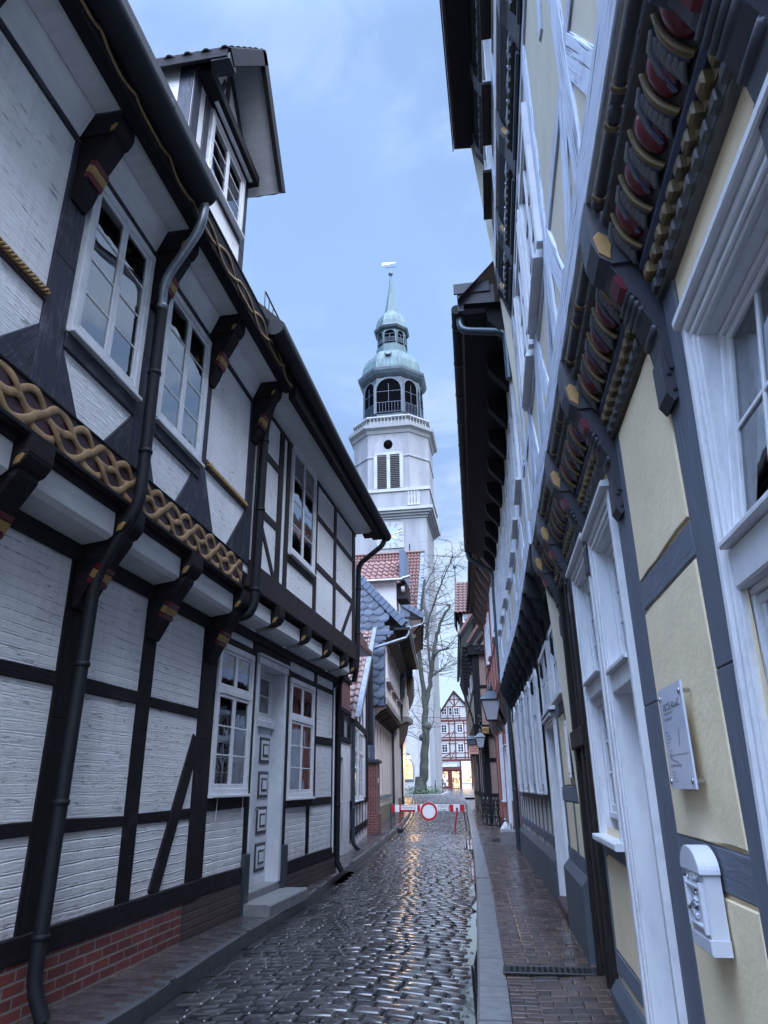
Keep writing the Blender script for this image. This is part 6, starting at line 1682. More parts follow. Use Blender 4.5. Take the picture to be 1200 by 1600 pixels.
# apex to the left, verge falls to the street
ap = (-6.35, 10.55); ev = (xu + .80, 7.62)
mb = MB(); sheet_poly(mb, GD, [(xu, 4.5), (xu, ev[1] + .6), (-5.2, 9.2), (-6.3, 10.4), (-9.5, 7.0), (-9.5, 0), (-4.9, 0), (-4.9, 4.5)], .0); mb.build('gable_wall', 'slate_trim', hD)
def inD(u, z):
    if z < 7.0: return u < xu - .08 and u > -6.6 and z > 4.55
    zz = ev[1] + (ev[0] - u) * (ap[1] - ev[1]) / (ev[0] - ap[0]) - .30
    return z < zz and u < -4.3 and u > -6.6
mb = MB(); slates(mb, GD, inD, -6.6, xu + .1, 4.55, 10.3, .42, .27, .01); mb.build('slate_hanging', 'slate', hD)
mb = MB(); mb.bar(GD, (-6.6, 7.30), (xu + .35, 7.30), .14, .0, .06); mb.bar(GD, (-6.6, 7.08), (xu + .05, 7.08), .14, .0, .05); mb.build('slate_band', 'slate_trim', hD)
mb = MB(); d = V((ev[0] - ap[0], ev[1] - ap[1]))
for i in range(17):
    a = V(ap) + d * (i / 17); b = V(ap) + d * ((i + 1) / 17 - .004); mb.bar(GD, a, b, .30, -.2, .09 + .004 * (i % 2), .006)
mb.build('verge_slates', 'slate_trim', hD)
mb = MB(); mb.quad(V((ev[0], Y0 - .05, ev[1] + .12)), V((XD(Y1) + DN + .85, Y1, ev[1] + .12)), V((XD(Y1) - 1.2, Y1, 10.7)), V((ap[0], Y0 - .05, ap[1] + .12)))
mb.quad(V((-9.5, Y0, 7.0)), V((-10.5, Y1, 7.0)), V((XD(Y1) - 1.2, Y1, 10.7)), V((ap[0], Y0 - .05, ap[1] + .12))); mb.build('roof', 'old_tile', hD)
gD = lambda y: V((XD(y) + DN + .98 - .0 * y, y, 7.42))
mb = MB(); mb.tube([gD(Y0 - .25), gD(32), gD(Y1)], .09, 10); mb.build('gutter', 'zinc', hD)
mb = MB(); p0 = gD(Y0 - .2); mb.tube([p0 + V((0, 0, .05)), p0 + V((0, 0, -.22)), p0 + V((-.12, 0, -.38)), V((-5.02, Y0 - .3, 6.62)), V((-5.10, Y0 - .25, 6.4)), V((-5.1, Y0 - .2, 2.6))], .058, 10); mb.build('downpipe', 'zinc', hD)
downpipe(hD, [FD(37.2, 7.2, DN + .1), FD(37.2, 4.7, DN + .08), FD(37.25, 4.2, .1), FD(37.25, .2, .1)], .06, 'zinc_dark', 'downpipe')
# dormer on its roof
DY = 29.2
Fd = FY(DY)
x0, x1 = -6.0, -4.18
mb = MB(); wall_sheet(mb, Fd, x0, x1 - .02, 7.9, 10.0); mb.quad(V((x1 - .02, DY, 7.9)), V((x1 - .2, DY + 2.4, 7.9)), V((x1 - .2, DY + 2.4, 10)), V((x1 - .02, DY, 10))); mb.build('dormer_wall', 'white_wall', hD)
mb = MB(); tile_roof(mb, (-6.1, DY - .22, 9.92), (-4.05, DY - .22, 9.92), (-6.1, DY + 1.2, 11.15), (-4.05, DY + 1.2, 11.15), 8, 5, amp=.05, step=.05); mb.build('dormer_roof', 'red_tile', hD)
mb = MB(); f = lambda u, z, n: V((u, n, z)); mb.box(FY(DY - .1), -4.03, -3.80, 9.85, 11.25, -1.4, .05, .01); mb.build('dormer_verge', 'slate_trim', hD)
mb = MB(); mb.tube([V((-6.1, DY - .28, 9.86)), V((-3.9, DY - .28, 9.86))], .06, 8); mb.tube([V((-3.9, DY - .28, 9.9)), V((-3.55, DY - .28, 9.98))], .06, 8); mb.build('dormer_gutter', 'zinc', hD)
mb = MB(); mb.box(FY(DY), -4.22, -3.75, 9.1, 9.8, -1.2, -.1); mb.build('dormer_eave', 'black_timber', hD)
for i in range(3): mb = MB(); mb.lathe((-3.98, DY + .1 + i * .5, 9.5), [(.16, 0), (.16, .12), (.08, .14)], 10, axis=(1, 0, 0)); mb.build('rafter_end', 'beige_timber', hD)
mb = MB(); mb.quad(V((-10, Y1, 0)), FD(Y1, 0, 0), FD(Y1, 7.4, .5), V((-10, Y1, 7.4))); mb.build('rear_wall', 'beige_plaster', hD)

# ------------------------------------------------------------------ house E beyond, with slate gable over an oriel
hE = thing('oriel_house', (-5.5, 42, .4), 'taller beige house with slate-clad attic overhang and brown bracketed oriel', 'house')
E0, E1 = 38.0, 47.5
FE = lambda u, z, n: V((-5.45 - (u - 38) * .12 + n, u, z))
mb = MB(); wall_sheet(mb, FE, E0, E1, .3, 5.0); mb.build('ground_floor_wall', 'beige_plaster', hE)
mb = MB(); wall_sheet(mb, FE, E0, E1, 4.9, 9.3, n=.45); mb.build('upper_wall', 'beige_plaster', hE)
mb = MB(); mb.prism(side(FE, 0), [(-.1, 0), (.06, 0), (.06, 1.0), (0, 1.05), (-.1, 1.05)], E0 - .05, E1, .01); mb.build('plinth', 'ochre_plinth', hE)
GE = FY(E0)
mb = MB(); wall_sheet(mb, GE, -9.5, -5.45, 0, 5.0); wall_sheet(mb, GE, -9.5, -5.0, 5.0, 9.2); mb.build('gable_wall', 'beige_plaster', hE)
mb = MB(); mb.prism(side(FE, 0), [(.4, 8.9), (1.0, 9.1), (1.0, 9.3), (.4, 9.3)], E0 - .1, E1); mb.build('attic_sill', 'soffit_brown', hE)
FEa = lambda u, z, n: FE(u, z, n + .72)
mb = MB(); wall_sheet(mb, FEa, E0 - .05, E1, 7.0, 10.2); mb.build('attic_wall', 'slate_trim', hE)
mb = MB(); slates(mb, FEa, lambda u, z: 7.05 < z < 9.9 and u < E1, E0, E1, 7.05, 9.9, .36, .26, .01); mb.build('slate_hanging', 'slate', hE)
GEa = FY(E0 - .05)
apE = (-7.9, 12.9); evE = (-3.95, 10.25)
mb = MB(); sheet_poly(mb, GEa, [(-4.73, 7.0), (-4.73, 10.5), (-7.9, 12.6), (-9.5, 11.5), (-9.5, 7.0)], .0); mb.build('attic_gable', 'slate_trim', hE)
mb = MB(); slates(mb, GEa, lambda u, z: 7.0 < z < evE[1] + (evE[0] - u) * .67 - .45 and u < -4.85, -8, -4.8, 7.0, 12, .4, .27, .01); mb.build('slate_hanging', 'slate', hE)
mb = MB(); d = V((evE[0] - apE[0], evE[1] - apE[1]))
for i in range(15): mb.bar(GEa, V(apE) + d * (i / 15), V(apE) + d * ((i + 1) / 15 - .004), .28, -.2, .10 + .004 * (i % 2))
mb.build('verge_slates', 'slate_trim', hE)
mb = MB(); mb.quad(V((-3.95, E0 - .1, 10.35)), V((-5.1, E1, 10.35)), V((-9.0, E1, 13.0)), V((-7.9, E0 - .1, 13.0))); mb.build('roof', 'old_tile', hE)
for i in range(7):
    mb = MB(); mb.prism(side(FE, 38.1 + i * 1.3), [(.7, 9.3), (.78, 9.3), (1.3, 9.9), (1.42, 10.2), (.7, 10.2)], -.14, .14, .01); mb.build('eave_bracket', 'soffit_brown', hE)
for i in range(7):
    mb = MB(); mb.prism(side(FE, 38.3 + i * 1.3), [(.42, 6.1), (.5, 6.1), (.75, 6.6), (.85, 7.05), (.42, 7.05)], -.2, .2, .01); mb.build('console', 'soffit_brown', hE)
mb = MB(); mb.prism(side(FE, 0), [(.4, 10.15), (1.5, 10.15), (1.5, 10.28), (.4, 10.28)], E0 - .1, E1); mb.build('eave_board', 'black_timber', hE)
mb = MB(); pE = V((-3.93, E0 - .2, 10.22)); mb.tube([pE, pE + V((0, 0, -.25)), pE + V((-.12, 0, -.42)), V((-5.0, E0 - .2, 9.55)), V((-5.04, E0 - .2, 9.3)), V((-5.04, E0 - .2, 7.0)), V((-5.5, E0 - .15, 6.6))], .055, 10); mb.build('downpipe', 'zinc', hE)
sm_window(hE, GE, -5.42 + .05, -5.08, 5.9, 7.3 - .15, rows=3, cols=2, proud=.06)
mb = MB(); mb.prism(GE, [(-5.5, 4.55), (-4.95, 4.75), (-4.95, 5.0), (-5.5, 5.0)], -2, .08, .02); mb.build('oriel_base', 'beige_timber', hE)
for i in range(4):
    mb = MB(); mb.prism(side(FE, 38.2 + i * .7), [(0, 3.5), (.06, 3.5), (.4, 4.3), (.5, 4.9), (0, 4.9)], -.18, .18, .015); mb.build('oriel_bracket', 'soffit_brown', hE)
for u in (39.2, 41.5, 44): sm_window(hE, lambda u, z, n: FE(u, z, n + .45), u, u + 1.1, 5.5, 6.9, rows=3)
for u in (39.5, 42): sm_window(hE, FE, u, u + 1.1, 1.6, 3.4, rows=3)
downpipe(hE, [FE(38.6, 4.2, .3), FE(38.8, 3.8, .12), FE(38.8, .5, .1)], .055, 'iron_black', 'downpipe')
mb = MB(); mb.quad(V((-11, E1, 0)), FE(E1, 0, 0), FE(E1, 9.5, .45), V((-11, E1, 9.5))); mb.quad(FEa(E1, 7, 0), FEa(E1, 10.3, 0), V((-9, E1, 13)), V((-11, E1, 7))); mb.build('rear_wall', 'beige_plaster', hE)
wl = thing('wall_lamp', FE(46.6, 3.3, .3), 'small glowing orange wall lamp on the corner of the oriel house', 'lamp')
mb = MB(); mb.tube([FE(46.6, 3.45, 0), FE(46.6, 3.55, .2), FE(46.6, 3.48, .34)], .02, 8); mb.build('arm', 'iron_black', wl)
mb = MB(); mb.lathe(FE(46.6, 3.36, .36), [(.16, 0), (.06, .10), (.03, .14), (0, .15)], 12); mb.build('shade', 'iron_black', wl)
mb = MB(); mb.ball(FE(46.6, 3.28, .36), .085, 12); mb.build('bulb', 'lamp_glow', wl)
li = bpy.data.lights.new('lamp_light', 'POINT'); li.energy = 12; li.color = (1, .55, .2); li.shadow_soft_size = .1
lo = bpy.data.objects.new('lamp_light', li); COL.objects.link(lo); lo.location = FE(46.6, 3.15, .55)

# ------------------------------------------------------------------ F: big tiled hall by the church
hF = thing('tiled_hall', (-10, 64, 1.0), 'white hall with broad red pantile roof, slate verge and small lit arched window', 'house')
FYf = 61.0
ra, rb_, rc, rd_ = V((-15.2, FYf, 15.6)), V((-7.0, FYf, 15.6)), V((-15.2, FYf + 5.2, 23.1)), V((-7.0, FYf + 5.2, 23.1))
mb = MB(); tile_roof(mb, ra, rb_, rc, rd_, 26, 18, amp=.08, step=.08); mb.build('roof', 'red_tile', hF)
mb = MB()
for i in range(22):
    t0, t1 = i / 22, (i + 1) / 22 - .006
    p0, p1 = rb_.lerp(rd_, t0), rb_.lerp(rd_, t1); up_ = V((0, 0, .16)); e = V((.38, 0, 0))
    mb.quad(p0 + up_, p0 + up_ + e, p1 + up_ + e, p1 + up_); mb.quad(p0 + up_ + e, p0 + e - up_ * 2, p1 + e - up_ * 2, p1 + e + up_)
mb.build('verge_slates', 'slate_trim', hF)
mb = MB(); mb.tube([rc + V((0, 0, .1)), rd_ + V((.38, 0, .1))], .18, 10); mb.build('ridge_tiles', 'old_tile', hF)
mb = MB(); mb.tube([V((-8.1, FYf + 5.2, 23.1)), V((-8.1, FYf + 5.2, 24.1))], .07, 8); mb.build('vent_pipe', 'iron_black', hF)
FF = FY(FYf + .3)
mb = MB(); wall_sheet(mb, FF, -15.2, -7.25, .5, 15.8); mb.face([V((-7.25, FYf + .3, .5)), V((-7.25, FYf + 10, .5)), V((-7.25, FYf + 10, 15.8)), V((-7.25, FYf + 5.2, 22.8)), V((-7.25, FYf + .3, 15.8))], [(0, 0)] * 5)
mb.quad(V((-15.2, FYf + 10.4, 15.6)), V((-7.0, FYf + 10.4, 15.6)), rd_, rc); mb.quad(V((-15.2, FYf + 10, .5)), V((-7.25, FYf + 10, .5)), V((-7.25, FYf + 10, 15.8)), V((-15.2, FYf + 10, 15.8))); mb.build('wall', 'white_wall', hF)
mb = MB(); mb.box(lambda u, z, n: V((u, FYf + 3.2 - n, z)), -13.0, -11.6, 20.3, 21.1, -.8, .25, .02); mb.build('rooflight', 'zinc', hF)
ac = (-8.55 + .42, 0)
aw = [(-8.75, 2.0), (-7.62, 2.0), (-7.62, 3.2), (-7.72, 3.5), (-7.95, 3.75), (-8.42, 3.75), (-8.65, 3.5), (-8.75, 3.2)]
mb = MB(); mb.prism(FF, aw, 0, .12, .02); cw_ = mb.build('lit_window_surround', 'stone', hF)
mb = MB(); mb.prism(FF, [(lerp(-8.185, x, .78), lerp(2.85, z, .84)) for x, z in aw], .121, .14); mb.build('lit_pane', 'window_lit', cw_)
mb = MB()
for z in (2.45, 2.8, 3.15): mb.box(FF, -8.58, -7.78, z, z + .04, .141, .16)
mb.box(FF, -8.2, -8.16, 2.15, 3.6, .141, .158); mb.build('glazing_bar', 'iron_black', cw_)
# ------------------------------------------------------------------ church tower
TW = thing('church_tower', (-12.9, 86, 1.05), 'tall white baroque church tower with blue clock face and green copper lantern spire', 'church tower')
tc = V((-12.95, 90.2, 0))
def octa(mb, zs, cut=.24, mat=0, seg=None):
    """square with cut corners; zs: (half width, z)"""
    rings = []
    for h, z in zs:
        c = h * (1 - cut * 2) if cut < .5 else h * .4142
        rings.append([tc + V((x, y, z)) for x, y in ((-c, -h), (c, -h), (h, -c), (h, c), (c, h), (-c, h), (-h, c), (-h, -c))])
    for a, b in zip(rings, rings[1:]):
        for i in range(8):
            j = (i + 1) % 8; w = (a[j] - a[i]).length; H = (b[i] - a[i]).length; z0 = a[i].z
            o = i * 3.3
            mb.face([a[i], a[j], b[j], b[i]], [(o, z0), (o + w, z0), (o + w, z0 + H), (o, z0 + H)], mat)
    mb.face(rings[0], [(0, 0)] * 8, mat); mb.face(rings[-1], [(0, 0)] * 8, mat)
def sq(mb, h0, h1, z0, z1): mb.box(lambda u, z, n: tc + V((u, n, z)), -h0, h0, z0, z1, h1, -h1)
mb = MB(); 
def sqwall(mb, h, z0, z1):
    P = [tc + V((x, y, 0)) for x, y in ((-h, -h), (h, -h), (h, h), (-h, h))]
    for i in range(4):
        a, b = P[i], P[(i + 1) % 4]; mb.quad(a + V((0, 0, z0)), b + V((0, 0, z0)), b + V((0, 0, z1)), a + V((0, 0, z1)), 0, [(i * 11, z0), (i * 11 + 2 * h, z0), (i * 11 + 2 * h, z1), (i * 11, z1)])
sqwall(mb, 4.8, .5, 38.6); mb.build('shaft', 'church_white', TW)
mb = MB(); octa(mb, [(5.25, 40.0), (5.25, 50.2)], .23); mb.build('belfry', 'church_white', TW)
mb = MB()
for (h0, z0, z1) in ((4.95, 37.2, 37.5), (5.2, 37.5, 37.8), (5.5, 37.8, 38.1), (5.75, 38.1, 38.5)): sq(mb, h0, h0, z0, z1)
sq(mb, 5.5, 5.5, 40.55, 40.95)
mb.build('cornice', 'church_trim', TW)
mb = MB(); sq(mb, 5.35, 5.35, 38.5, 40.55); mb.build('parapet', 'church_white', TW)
bal = MB()
for x in (2.6, 3.0, 3.4, 3.8): bal.lathe(tc + V((x, -5.42, 38.7)), [(.14, 0), (.14, .15), (.07, .25), (.16, .7), (.07, 1.3), (.13, 1.6), (.13, 1.75)], 8)
bal.build('balusters', 'church_trim', TW)
mb = MB(); mb.box(lambda u, z, n: tc + V((u, -5.36 - n, z)), 2.35, 4.1, 38.75, 40.4, 0, .02); mb.build('balustrade_opening', 'church_trim', TW)
mb = MB(); octa(mb, [(5.35, 48.9), (5.55, 49.3), (5.95, 49.6), (6.05, 50.0)], .23); octa(mb, [(5.3, 51.6), (5.42, 51.7), (5.42, 51.95), (5.3, 52.0)], .23); mb.build('gallery_cornice', 'church_trim', TW)
mb = MB(); octa(mb, [(5.0, 50.0), (5.0, 51.6)], .23); mb.build('gallery_parapet', 'church_trim', TW)
bal = MB(); c = 5.2 * .54
for i in range(11): bal.lathe(tc + V((-c + .35 + i * (2 * c - .7) / 10, -5.2, 50.15)), [(.13, 0), (.13, .1), (.06, .2), (.15, .6), (.06, 1.1), (.13, 1.35), (.13, 1.45)], 8)
for s in (-1, 1):
    for i in range(6):
        t = (i + .7) / 6.4; bal.lathe(tc + V((s * lerp(c, 5.2, t), lerp(-5.2, -c, t), 50.15)), [(.13, 0), (.13, .1), (.06, .2), (.15, .6), (.06, 1.1), (.13, 1.35), (.13, 1.45)], 8)
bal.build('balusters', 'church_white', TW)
Ft = lambda u, z, n: tc + V((u, -5.25 - n, z))
# louvred bell openings with round arch and oculus
mb = MB(); arc = [(-2.1, 41.0), (2.1, 41.0), (2.1, 45.6)] + [(2.1 * math.cos(a), 46.3 + 2.1 * math.sin(a)) for a in [math.pi * k / 14 for k in range(15)]] + [(-2.1, 45.6)]
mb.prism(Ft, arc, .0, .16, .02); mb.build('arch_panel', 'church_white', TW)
mb = MB(); mb.bar(lambda u, z, n: Ft(u, z, n + .16), (-1.9, 46.15), (1.9, 46.15), .30, 0, .08)
for u in (-1.75, 0, 1.75): mb.box(lambda u_, z, n: Ft(u_, z, n + .16), u - .22, u + .22, 41.0, 46.0, 0, .08)
mb.build('window_surround', 'church_trim', TW)
for u in (-.88, .88):
    mb = MB(); mb.box(lambda u_, z, n: Ft(u_, z, n + .16), u - .62, u + .62, 41.0, 45.95, .0, .02)
    for i in range(18): mb.prism(lambda a, z, e: Ft(u + e, z, .16 + a), [(.02, 41.1 + i * .27), (.14, 41.05 + i * .27), (.14, 41.1 + i * .27), (.02, 41.25 + i * .27)], -.6, .6)
    mb.build('louvre', 'louver_dark', TW)
mb = MB(); mb.lathe(Ft(0, 47.35, .16), [(.62, 0), (.62, .03), (0, .03)], 20, axis=(0, -1, 0)); mb.build('oculus', 'opening_shade', TW)  # flat disc; the shade of the round opening is in its colour
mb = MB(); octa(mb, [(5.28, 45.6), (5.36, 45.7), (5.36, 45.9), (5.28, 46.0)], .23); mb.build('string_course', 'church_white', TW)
# clock
Ft_ = Ft; Ft = lambda u, z, n: tc + V((u, -4.81 - n, z))
mb = MB(); mb.box(Ft, -1.75, 1.8, 32.3, 35.9, -.04, .12, .03); ck = mb.build('clock_panel', 'church_trim', TW)
cu_, cz_ = .03, 34.1
mb = MB(); mb.lathe(Ft(cu_, cz_, .121), [(1.15, 0), (1.15, .02), (0, .02)], 32, axis=(0, -1, 0), smooth=False); mb.build('clock_face', 'clock_blue', ck)
for k in range(12):
    mb = MB(); a = 2 * math.pi * k / 12; d = V((math.sin(a), math.cos(a))); mb.bar(lambda u, z, n: Ft(u, z, n + .12), (cu_ + d.x * 1.2, cz_ + d.y * 1.2), (cu_ + d.x * 1.82, cz_ + d.y * 1.82), .17, 0, .03); mb.build('clock_mark', 'church_white', ck)
mb = MB()
for ang, L, w in ((rad(72), 1.65, .14), (rad(128), 1.0, .22)):
    d = V((math.sin(ang), math.cos(ang))); mb.bar(lambda u, z, n: Ft(u, z, n + .15), (cu_ - d.x * .3, cz_ - d.y * .3), (cu_ + d.x * L, cz_ + d.y * L), w, 0, .04)
mb.build('clock_hand', 'clock_gold', ck)
Ft = Ft_
# copper lantern stages
mb = MB(); octa(mb, [(4.35, 50.0), (4.35, 51.8), (4.15, 52.0), (4.15, 58.9)], 1); st1 = mb.build('copper_stage', 'copper_dark', TW)
def arch_open(mb, ctr, ex, w, z0, z1, n):
    ey = V((ex.y, -ex.x, 0)); ey = ey if ey.dot(ctr - tc) > 0 else -ey
    pts = [(-w, z0), (w, z0), (w, z1 - w)] + [(w * math.cos(a), z1 - w + w * math.sin(a)) for a in [math.pi * k / 10 for k in range(11)]] + [(-w, z1 - w)]
    F = lambda u, z, nn: ctr + ex * u + ey * nn + V((0, 0, z)); return F, pts
def stage_openings(h, w, z0, z1, wc, zr, parent, trim, n=.04):
    for k in (-1, 0, 1, 2, 3):
        a = k * math.pi / 4; d = V((math.sin(a), -math.cos(a), 0)); ex = V((math.cos(a), math.sin(a), 0)); ww = w if k % 2 == 0 else wc
        ctr = tc + d * h
        F, pts = arch_open(None, ctr, ex, ww, z0, z1, n)
        mb = MB(); mb.prism(F, [(x * 1.22, z0 + (z - z0) * 1.05) for x, z in pts], 0, .09, .01); mb.build('arch_surround', trim, parent)
        mb = MB(); mb.prism(F, pts, .092, .11); op = mb.build('arch_opening', 'opening_shade', parent)  # flat plate without recess, its depth shade painted near-black
        mb = MB()
        for i in range(9): x = lerp(-ww, ww, i / 8); mb.box(F, x - .018, x + .018, z0 + .1, zr, .11, .15)
        for z in (zr, z0 + .1, lerp(zr, z1, .45)): mb.box(F, -ww, ww, z, z + .05, .11, .16)
        mb.box(F, -.025, .025, zr, z1 - .8, .11, .15); mb.build('railing', 'slate_trim', op)
stage_openings(4.16, 1.75, 53.0, 58.3, 1.05, 54.6, TW, 'copper_dark')
mb = MB(); octa(mb, [(4.25, 58.6), (4.6, 59.0), (4.85, 59.5), (4.9, 59.9), (4.3, 60.2)], 1); mb.build('copper_cornice', 'copper_dark', TW)
mb = MB(); octa(mb, [(4.35, 59.9), (4.30, 60.8), (4.1, 62.2), (3.7, 63.5), (3.05, 64.4), (2.45, 64.9), (2.2, 65.0)], 1)
for k in range(40):
    a = 2 * math.pi * k / 40
    pass
mb.build('bell_roof', 'copper_green', TW)
mb = MB(); mb.lathe(tc + V((0, -4.05, 63.0)), [(.55, 0), (.55, .2), (.42, .25)], 14, axis=(0, -1, .3)); mb.build('roof_oculus', 'copper_dark', TW)
mb = MB()
for k in range(48):
    a = 2 * math.pi * (k + .5) / 48; kk = 1 / max(abs(math.cos((a + math.pi / 8) % (math.pi / 4) - math.pi / 8)), .5)
    prof = [(4.34, 59.95), (4.29, 60.8), (4.09, 62.2), (3.69, 63.5), (3.04, 64.4)]
    mb.tube([tc + V((r * kk * math.cos(a), r * kk * math.sin(a), z)) for r, z in prof], .045, 4)
mb.build('roof_seam', 'copper_green', TW)
mb = MB(); octa(mb, [(2.25, 65.0), (2.25, 66.2), (2.1, 66.4), (2.1, 69.7)], 1); mb.build('upper_stage', 'copper_green', TW)
stage_openings(2.12, .80, 66.8, 69.3, .5, 67.7, TW, 'copper_green')
mb = MB(); octa(mb, [(2.2, 69.6), (2.45, 69.8), (2.6, 70.2), (2.55, 70.5), (2.3, 70.7)], 1); mb.build('upper_cornice', 'copper_dark', TW)
mb = MB(); octa(mb, [(2.35, 70.6), (2.25, 71.4), (2.0, 72.3), (1.6, 73.0), (1.15, 73.4), (1.0, 73.8), (.78, 75.2), (.5, 77.2), (.28, 79.2), (.12, 81.2)], 1); mb.build('spire', 'copper_green', TW)
mb = MB(); mb.lathe(tc + V((0, 0, 81.0)), [(.12, 0), (.3, .2), (.36, .5), (.3, .8), (.12, 1.0), (.06, 1.1), (.05, 4.6), (0, 4.7)], 12); mb.build('finial', 'copper_dark', TW)
mb = MB(); Fv = lambda u, z, n: tc + V((u, n, z))
mb.box(Fv, -1.15, .0, 83.7, 84.2, -.03, .03); mb.prism(Fv, [(-1.15, 83.7), (-1.45, 83.6), (-1.3, 83.95), (-1.45, 84.3), (-1.15, 84.2)], -.03, .03); mb.prism(Fv, [(.0, 83.85), (.8, 83.9), (1.0, 83.98), (.8, 84.06), (0, 84.1)], -.03, .03); mb.build('weather_vane', 'clock_gold', TW)
mb = MB(); mb.box(Fv, -.9, .9, 83.0, 83.1, -.04, .04); mb.build('vane_bar', 'iron_black', TW)
ZK = curve([(0, 0), (32.3, 30.15), (35.9, 33.75), (36.5, 33.9), (37.2, 34.2), (38.5, 35.5), (40.95, 38.3), (46, 43.3), (48.9, 46.6), (50, 47.7), (51.95, 49.3), (58.6, 56.3), (60.2, 57.9), (65, 62), (66.2, 63.1), (69.6, 66), (70.7, 66.9), (73.4, 69.8), (81, 77.5), (82, 78.3), (85.7, 81.6), (90, 86)])
for o in TW.children_recursive:
    dz = OFF[o].z
    for v in o.data.vertices: v.co.z = ZK(v.co.z + dz) - dz
# ------------------------------------------------------------------ half-timbered shop at the end of the square
SY = 105.0
SH = thing('half_timbered_shop', (-7, SY, 1.15), 'white gabled half-timbered shop house with red-brown timbers and glowing shop windows closing the street', 'shop')
S = FY(SY)
sx0, sx1 = -9.85, -3.1; mid = -6.95
def pxz(x, y): p = aty(x, y, SY); return (p.x, p.z)
gb_ = 1.1
mb = MB(); wall_sheet(mb, S, sx0, sx1, gb_, 10.6); sheet_poly(mb, S, [(sx0, 10.6), (sx1, 10.6), (sx1, 9.7 + .6), (mid, 14.0)], 0); mb.build('wall', 'white_wall', SH)
fl = [4.95, 7.55, 10.15]
T = []
for z in (4.9, 7.6, 10.25): T += [('jetty_beam', (sx0 - .05, z), (sx1 + .05, z), .26, .06), ('rail', (sx0, z + .34), (sx1, z + .34), .14)]
for z0, z1 in ((5.0, 7.5), (7.7, 10.2)):
    for x in (-9.75, -9.2, -7.85, -7.05, -5.75, -5.3, -4.4, -3.85, -3.2): T.append(('post', (x, z0), (x, z1), .15))
    T.append(('rail', (sx0, z0 + .85), (sx1, z0 + .85), .11)); T.append(('rail', (sx0, z0 + 2.1), (sx1, z0 + 2.1), .11)); T.append(('brace', (-7.75, z0), (-7.15, z0 + 1.2), .10))
    T.append(('brace', (-9.15, z0 + .1), (-7.9, z0 + .75), .10))
for x in (-9.0, -7.95, -7.2, -6.3, -5.2): T.append(('post', (x, 10.4), (x, 12.1), .14))
T += [('rail', (-8.6, 12.15), (-5.3, 12.15), .14), ('rail', (-9.4, 11.2), (-9.0, 11.2), .1), ('rail', (-5.2, 11.1), (-4.2, 11.1), .1), ('post', (mid, 12.2), (mid, 13.9), .18), ('rail', (-7.7, 13.2), (-6.2, 13.2), .13), ('brace', (-6.9, 12.3), (-6.2, 13.1), .11), ('brace', (-7.0, 12.3), (-7.7, 13.1), .11)]
timbers(SH, S, T, 'red_timber', n1=.035, jit=0)
for z0 in (5.9, 8.55):
    for x in (-9.1, -6.85, -5.15): sm_window(SH, S, x + .08, x + .98, z0 + .0, z0 + 1.2, rows=3, cols=2, proud=.07)
for x, w in ((-8.85, .8), (-7.8, .5), (-7.1, .8), (-6.15, .0)):
    if w: sm_window(SH, S, x, x + w, 11.0, 12.05, rows=2, cols=2 if w > .6 else 1, proud=.07)
dd0 = V((sx0 - .35, 9.75)); apx = V((mid, 14.3)); dd1 = V((sx1 + .6, 9.2))
for a, b in ((dd0, apx), (apx, dd1)):
    mb = MB(); mb.bar(S, a, b, .24, -.3, .18); mb.build('bargeboard', 'brown_timber', SH)
    mb = MB(); A, B = S(a.x, a.y + .12, .2), S(b.x, b.y + .12, .2); mb.quad(A, B, B + V((0, 14, 0)), A + V((0, 14, 0))); mb.build('roof', 'old_tile', SH)
mb = MB(); mb.quad(S(sx0 - 3, 7.5, -3), S(sx1 + 6, 7.5, -3), S(sx1 + 6, 11.4, -6), S(sx0 - 3, 11.4, -6)); mb.build('rear_roof', 'dark_tile', SH)
mb = MB(); mb.quad(S(sx1, .9, 0), S(sx1, .9, -12), S(sx1, 10, -12), S(sx1, 10, 0)); mb.quad(S(sx0, .9, 0), S(sx0, .9, -12), S(sx0, 10, -12), S(sx0, 10, 0)); mb.build('side_wall', 'white_wall', SH)
# shop front
mb = MB(); mb.box(S, sx0, -6.45, 3.55, 4.0, .0, .14, .02); mb.box(S, sx0, -6.45, 1.15, 3.55, .0, .04); mb.build('shop_front', 'red_timber', SH)
mb = MB(); mb.box(S, -6.45, sx1, 1.1, 4.75, .0, .05); mb.build('shop_surround', 'window_white', SH)
for x0, x1, z0, z1, mt in ((-9.3, -8.3, 1.5, 3.4, 'shop_lit_dim'), (-7.7, -6.7, 1.25, 3.4, 'shop_lit_dim'), (-6.25, -5.05, 1.95, 4.15, 'shop_lit'), (-4.85, -3.7, 1.95, 4.15, 'shop_lit')):
    mb = MB(); mb.box(S, x0, x1, z0, z1, .052, .08); g = mb.build('lit_shop_window', mt, SH)
    mb = MB(); e = .06
    for q in ((x0 - e, x1 + e, z1, z1 + e), (x0 - e, x1 + e, z0 - e, z0), (x0 - e, x0, z0, z1), (x1, x1 + e, z0, z1)): mb.box(S, *q, .04, .12)
    mb.box(S, (x0 + x1) / 2 - .02, (x0 + x1) / 2 + .02, z0, z1, .08, .11) if x0 < -7 else mb.box(S, x0, x1, z1 - .62, z1 - .58, .08, .11)
    mb.build('window_frame', 'red_timber' if x0 < -6.5 else 'door_white', g)
    mb = MB()
    for i in range(9):
        u, z = R.uniform(x0 + .1, x1 - .2), R.uniform(z0 + .05, z1 - .9); mb.box(S, u, u + R.uniform(.08, .2), z, z + R.uniform(.1, .3), .081, .10)
    mb.build('display_goods', 'plank_brown', g)
for x in (-6.45, -4.95, -3.55):
    mb = MB(); mb.box(S, x - .08, x + .08, 1.1, 4.8, .051, .14, .01); mb.build('shop_post', 'red_timber', SH)
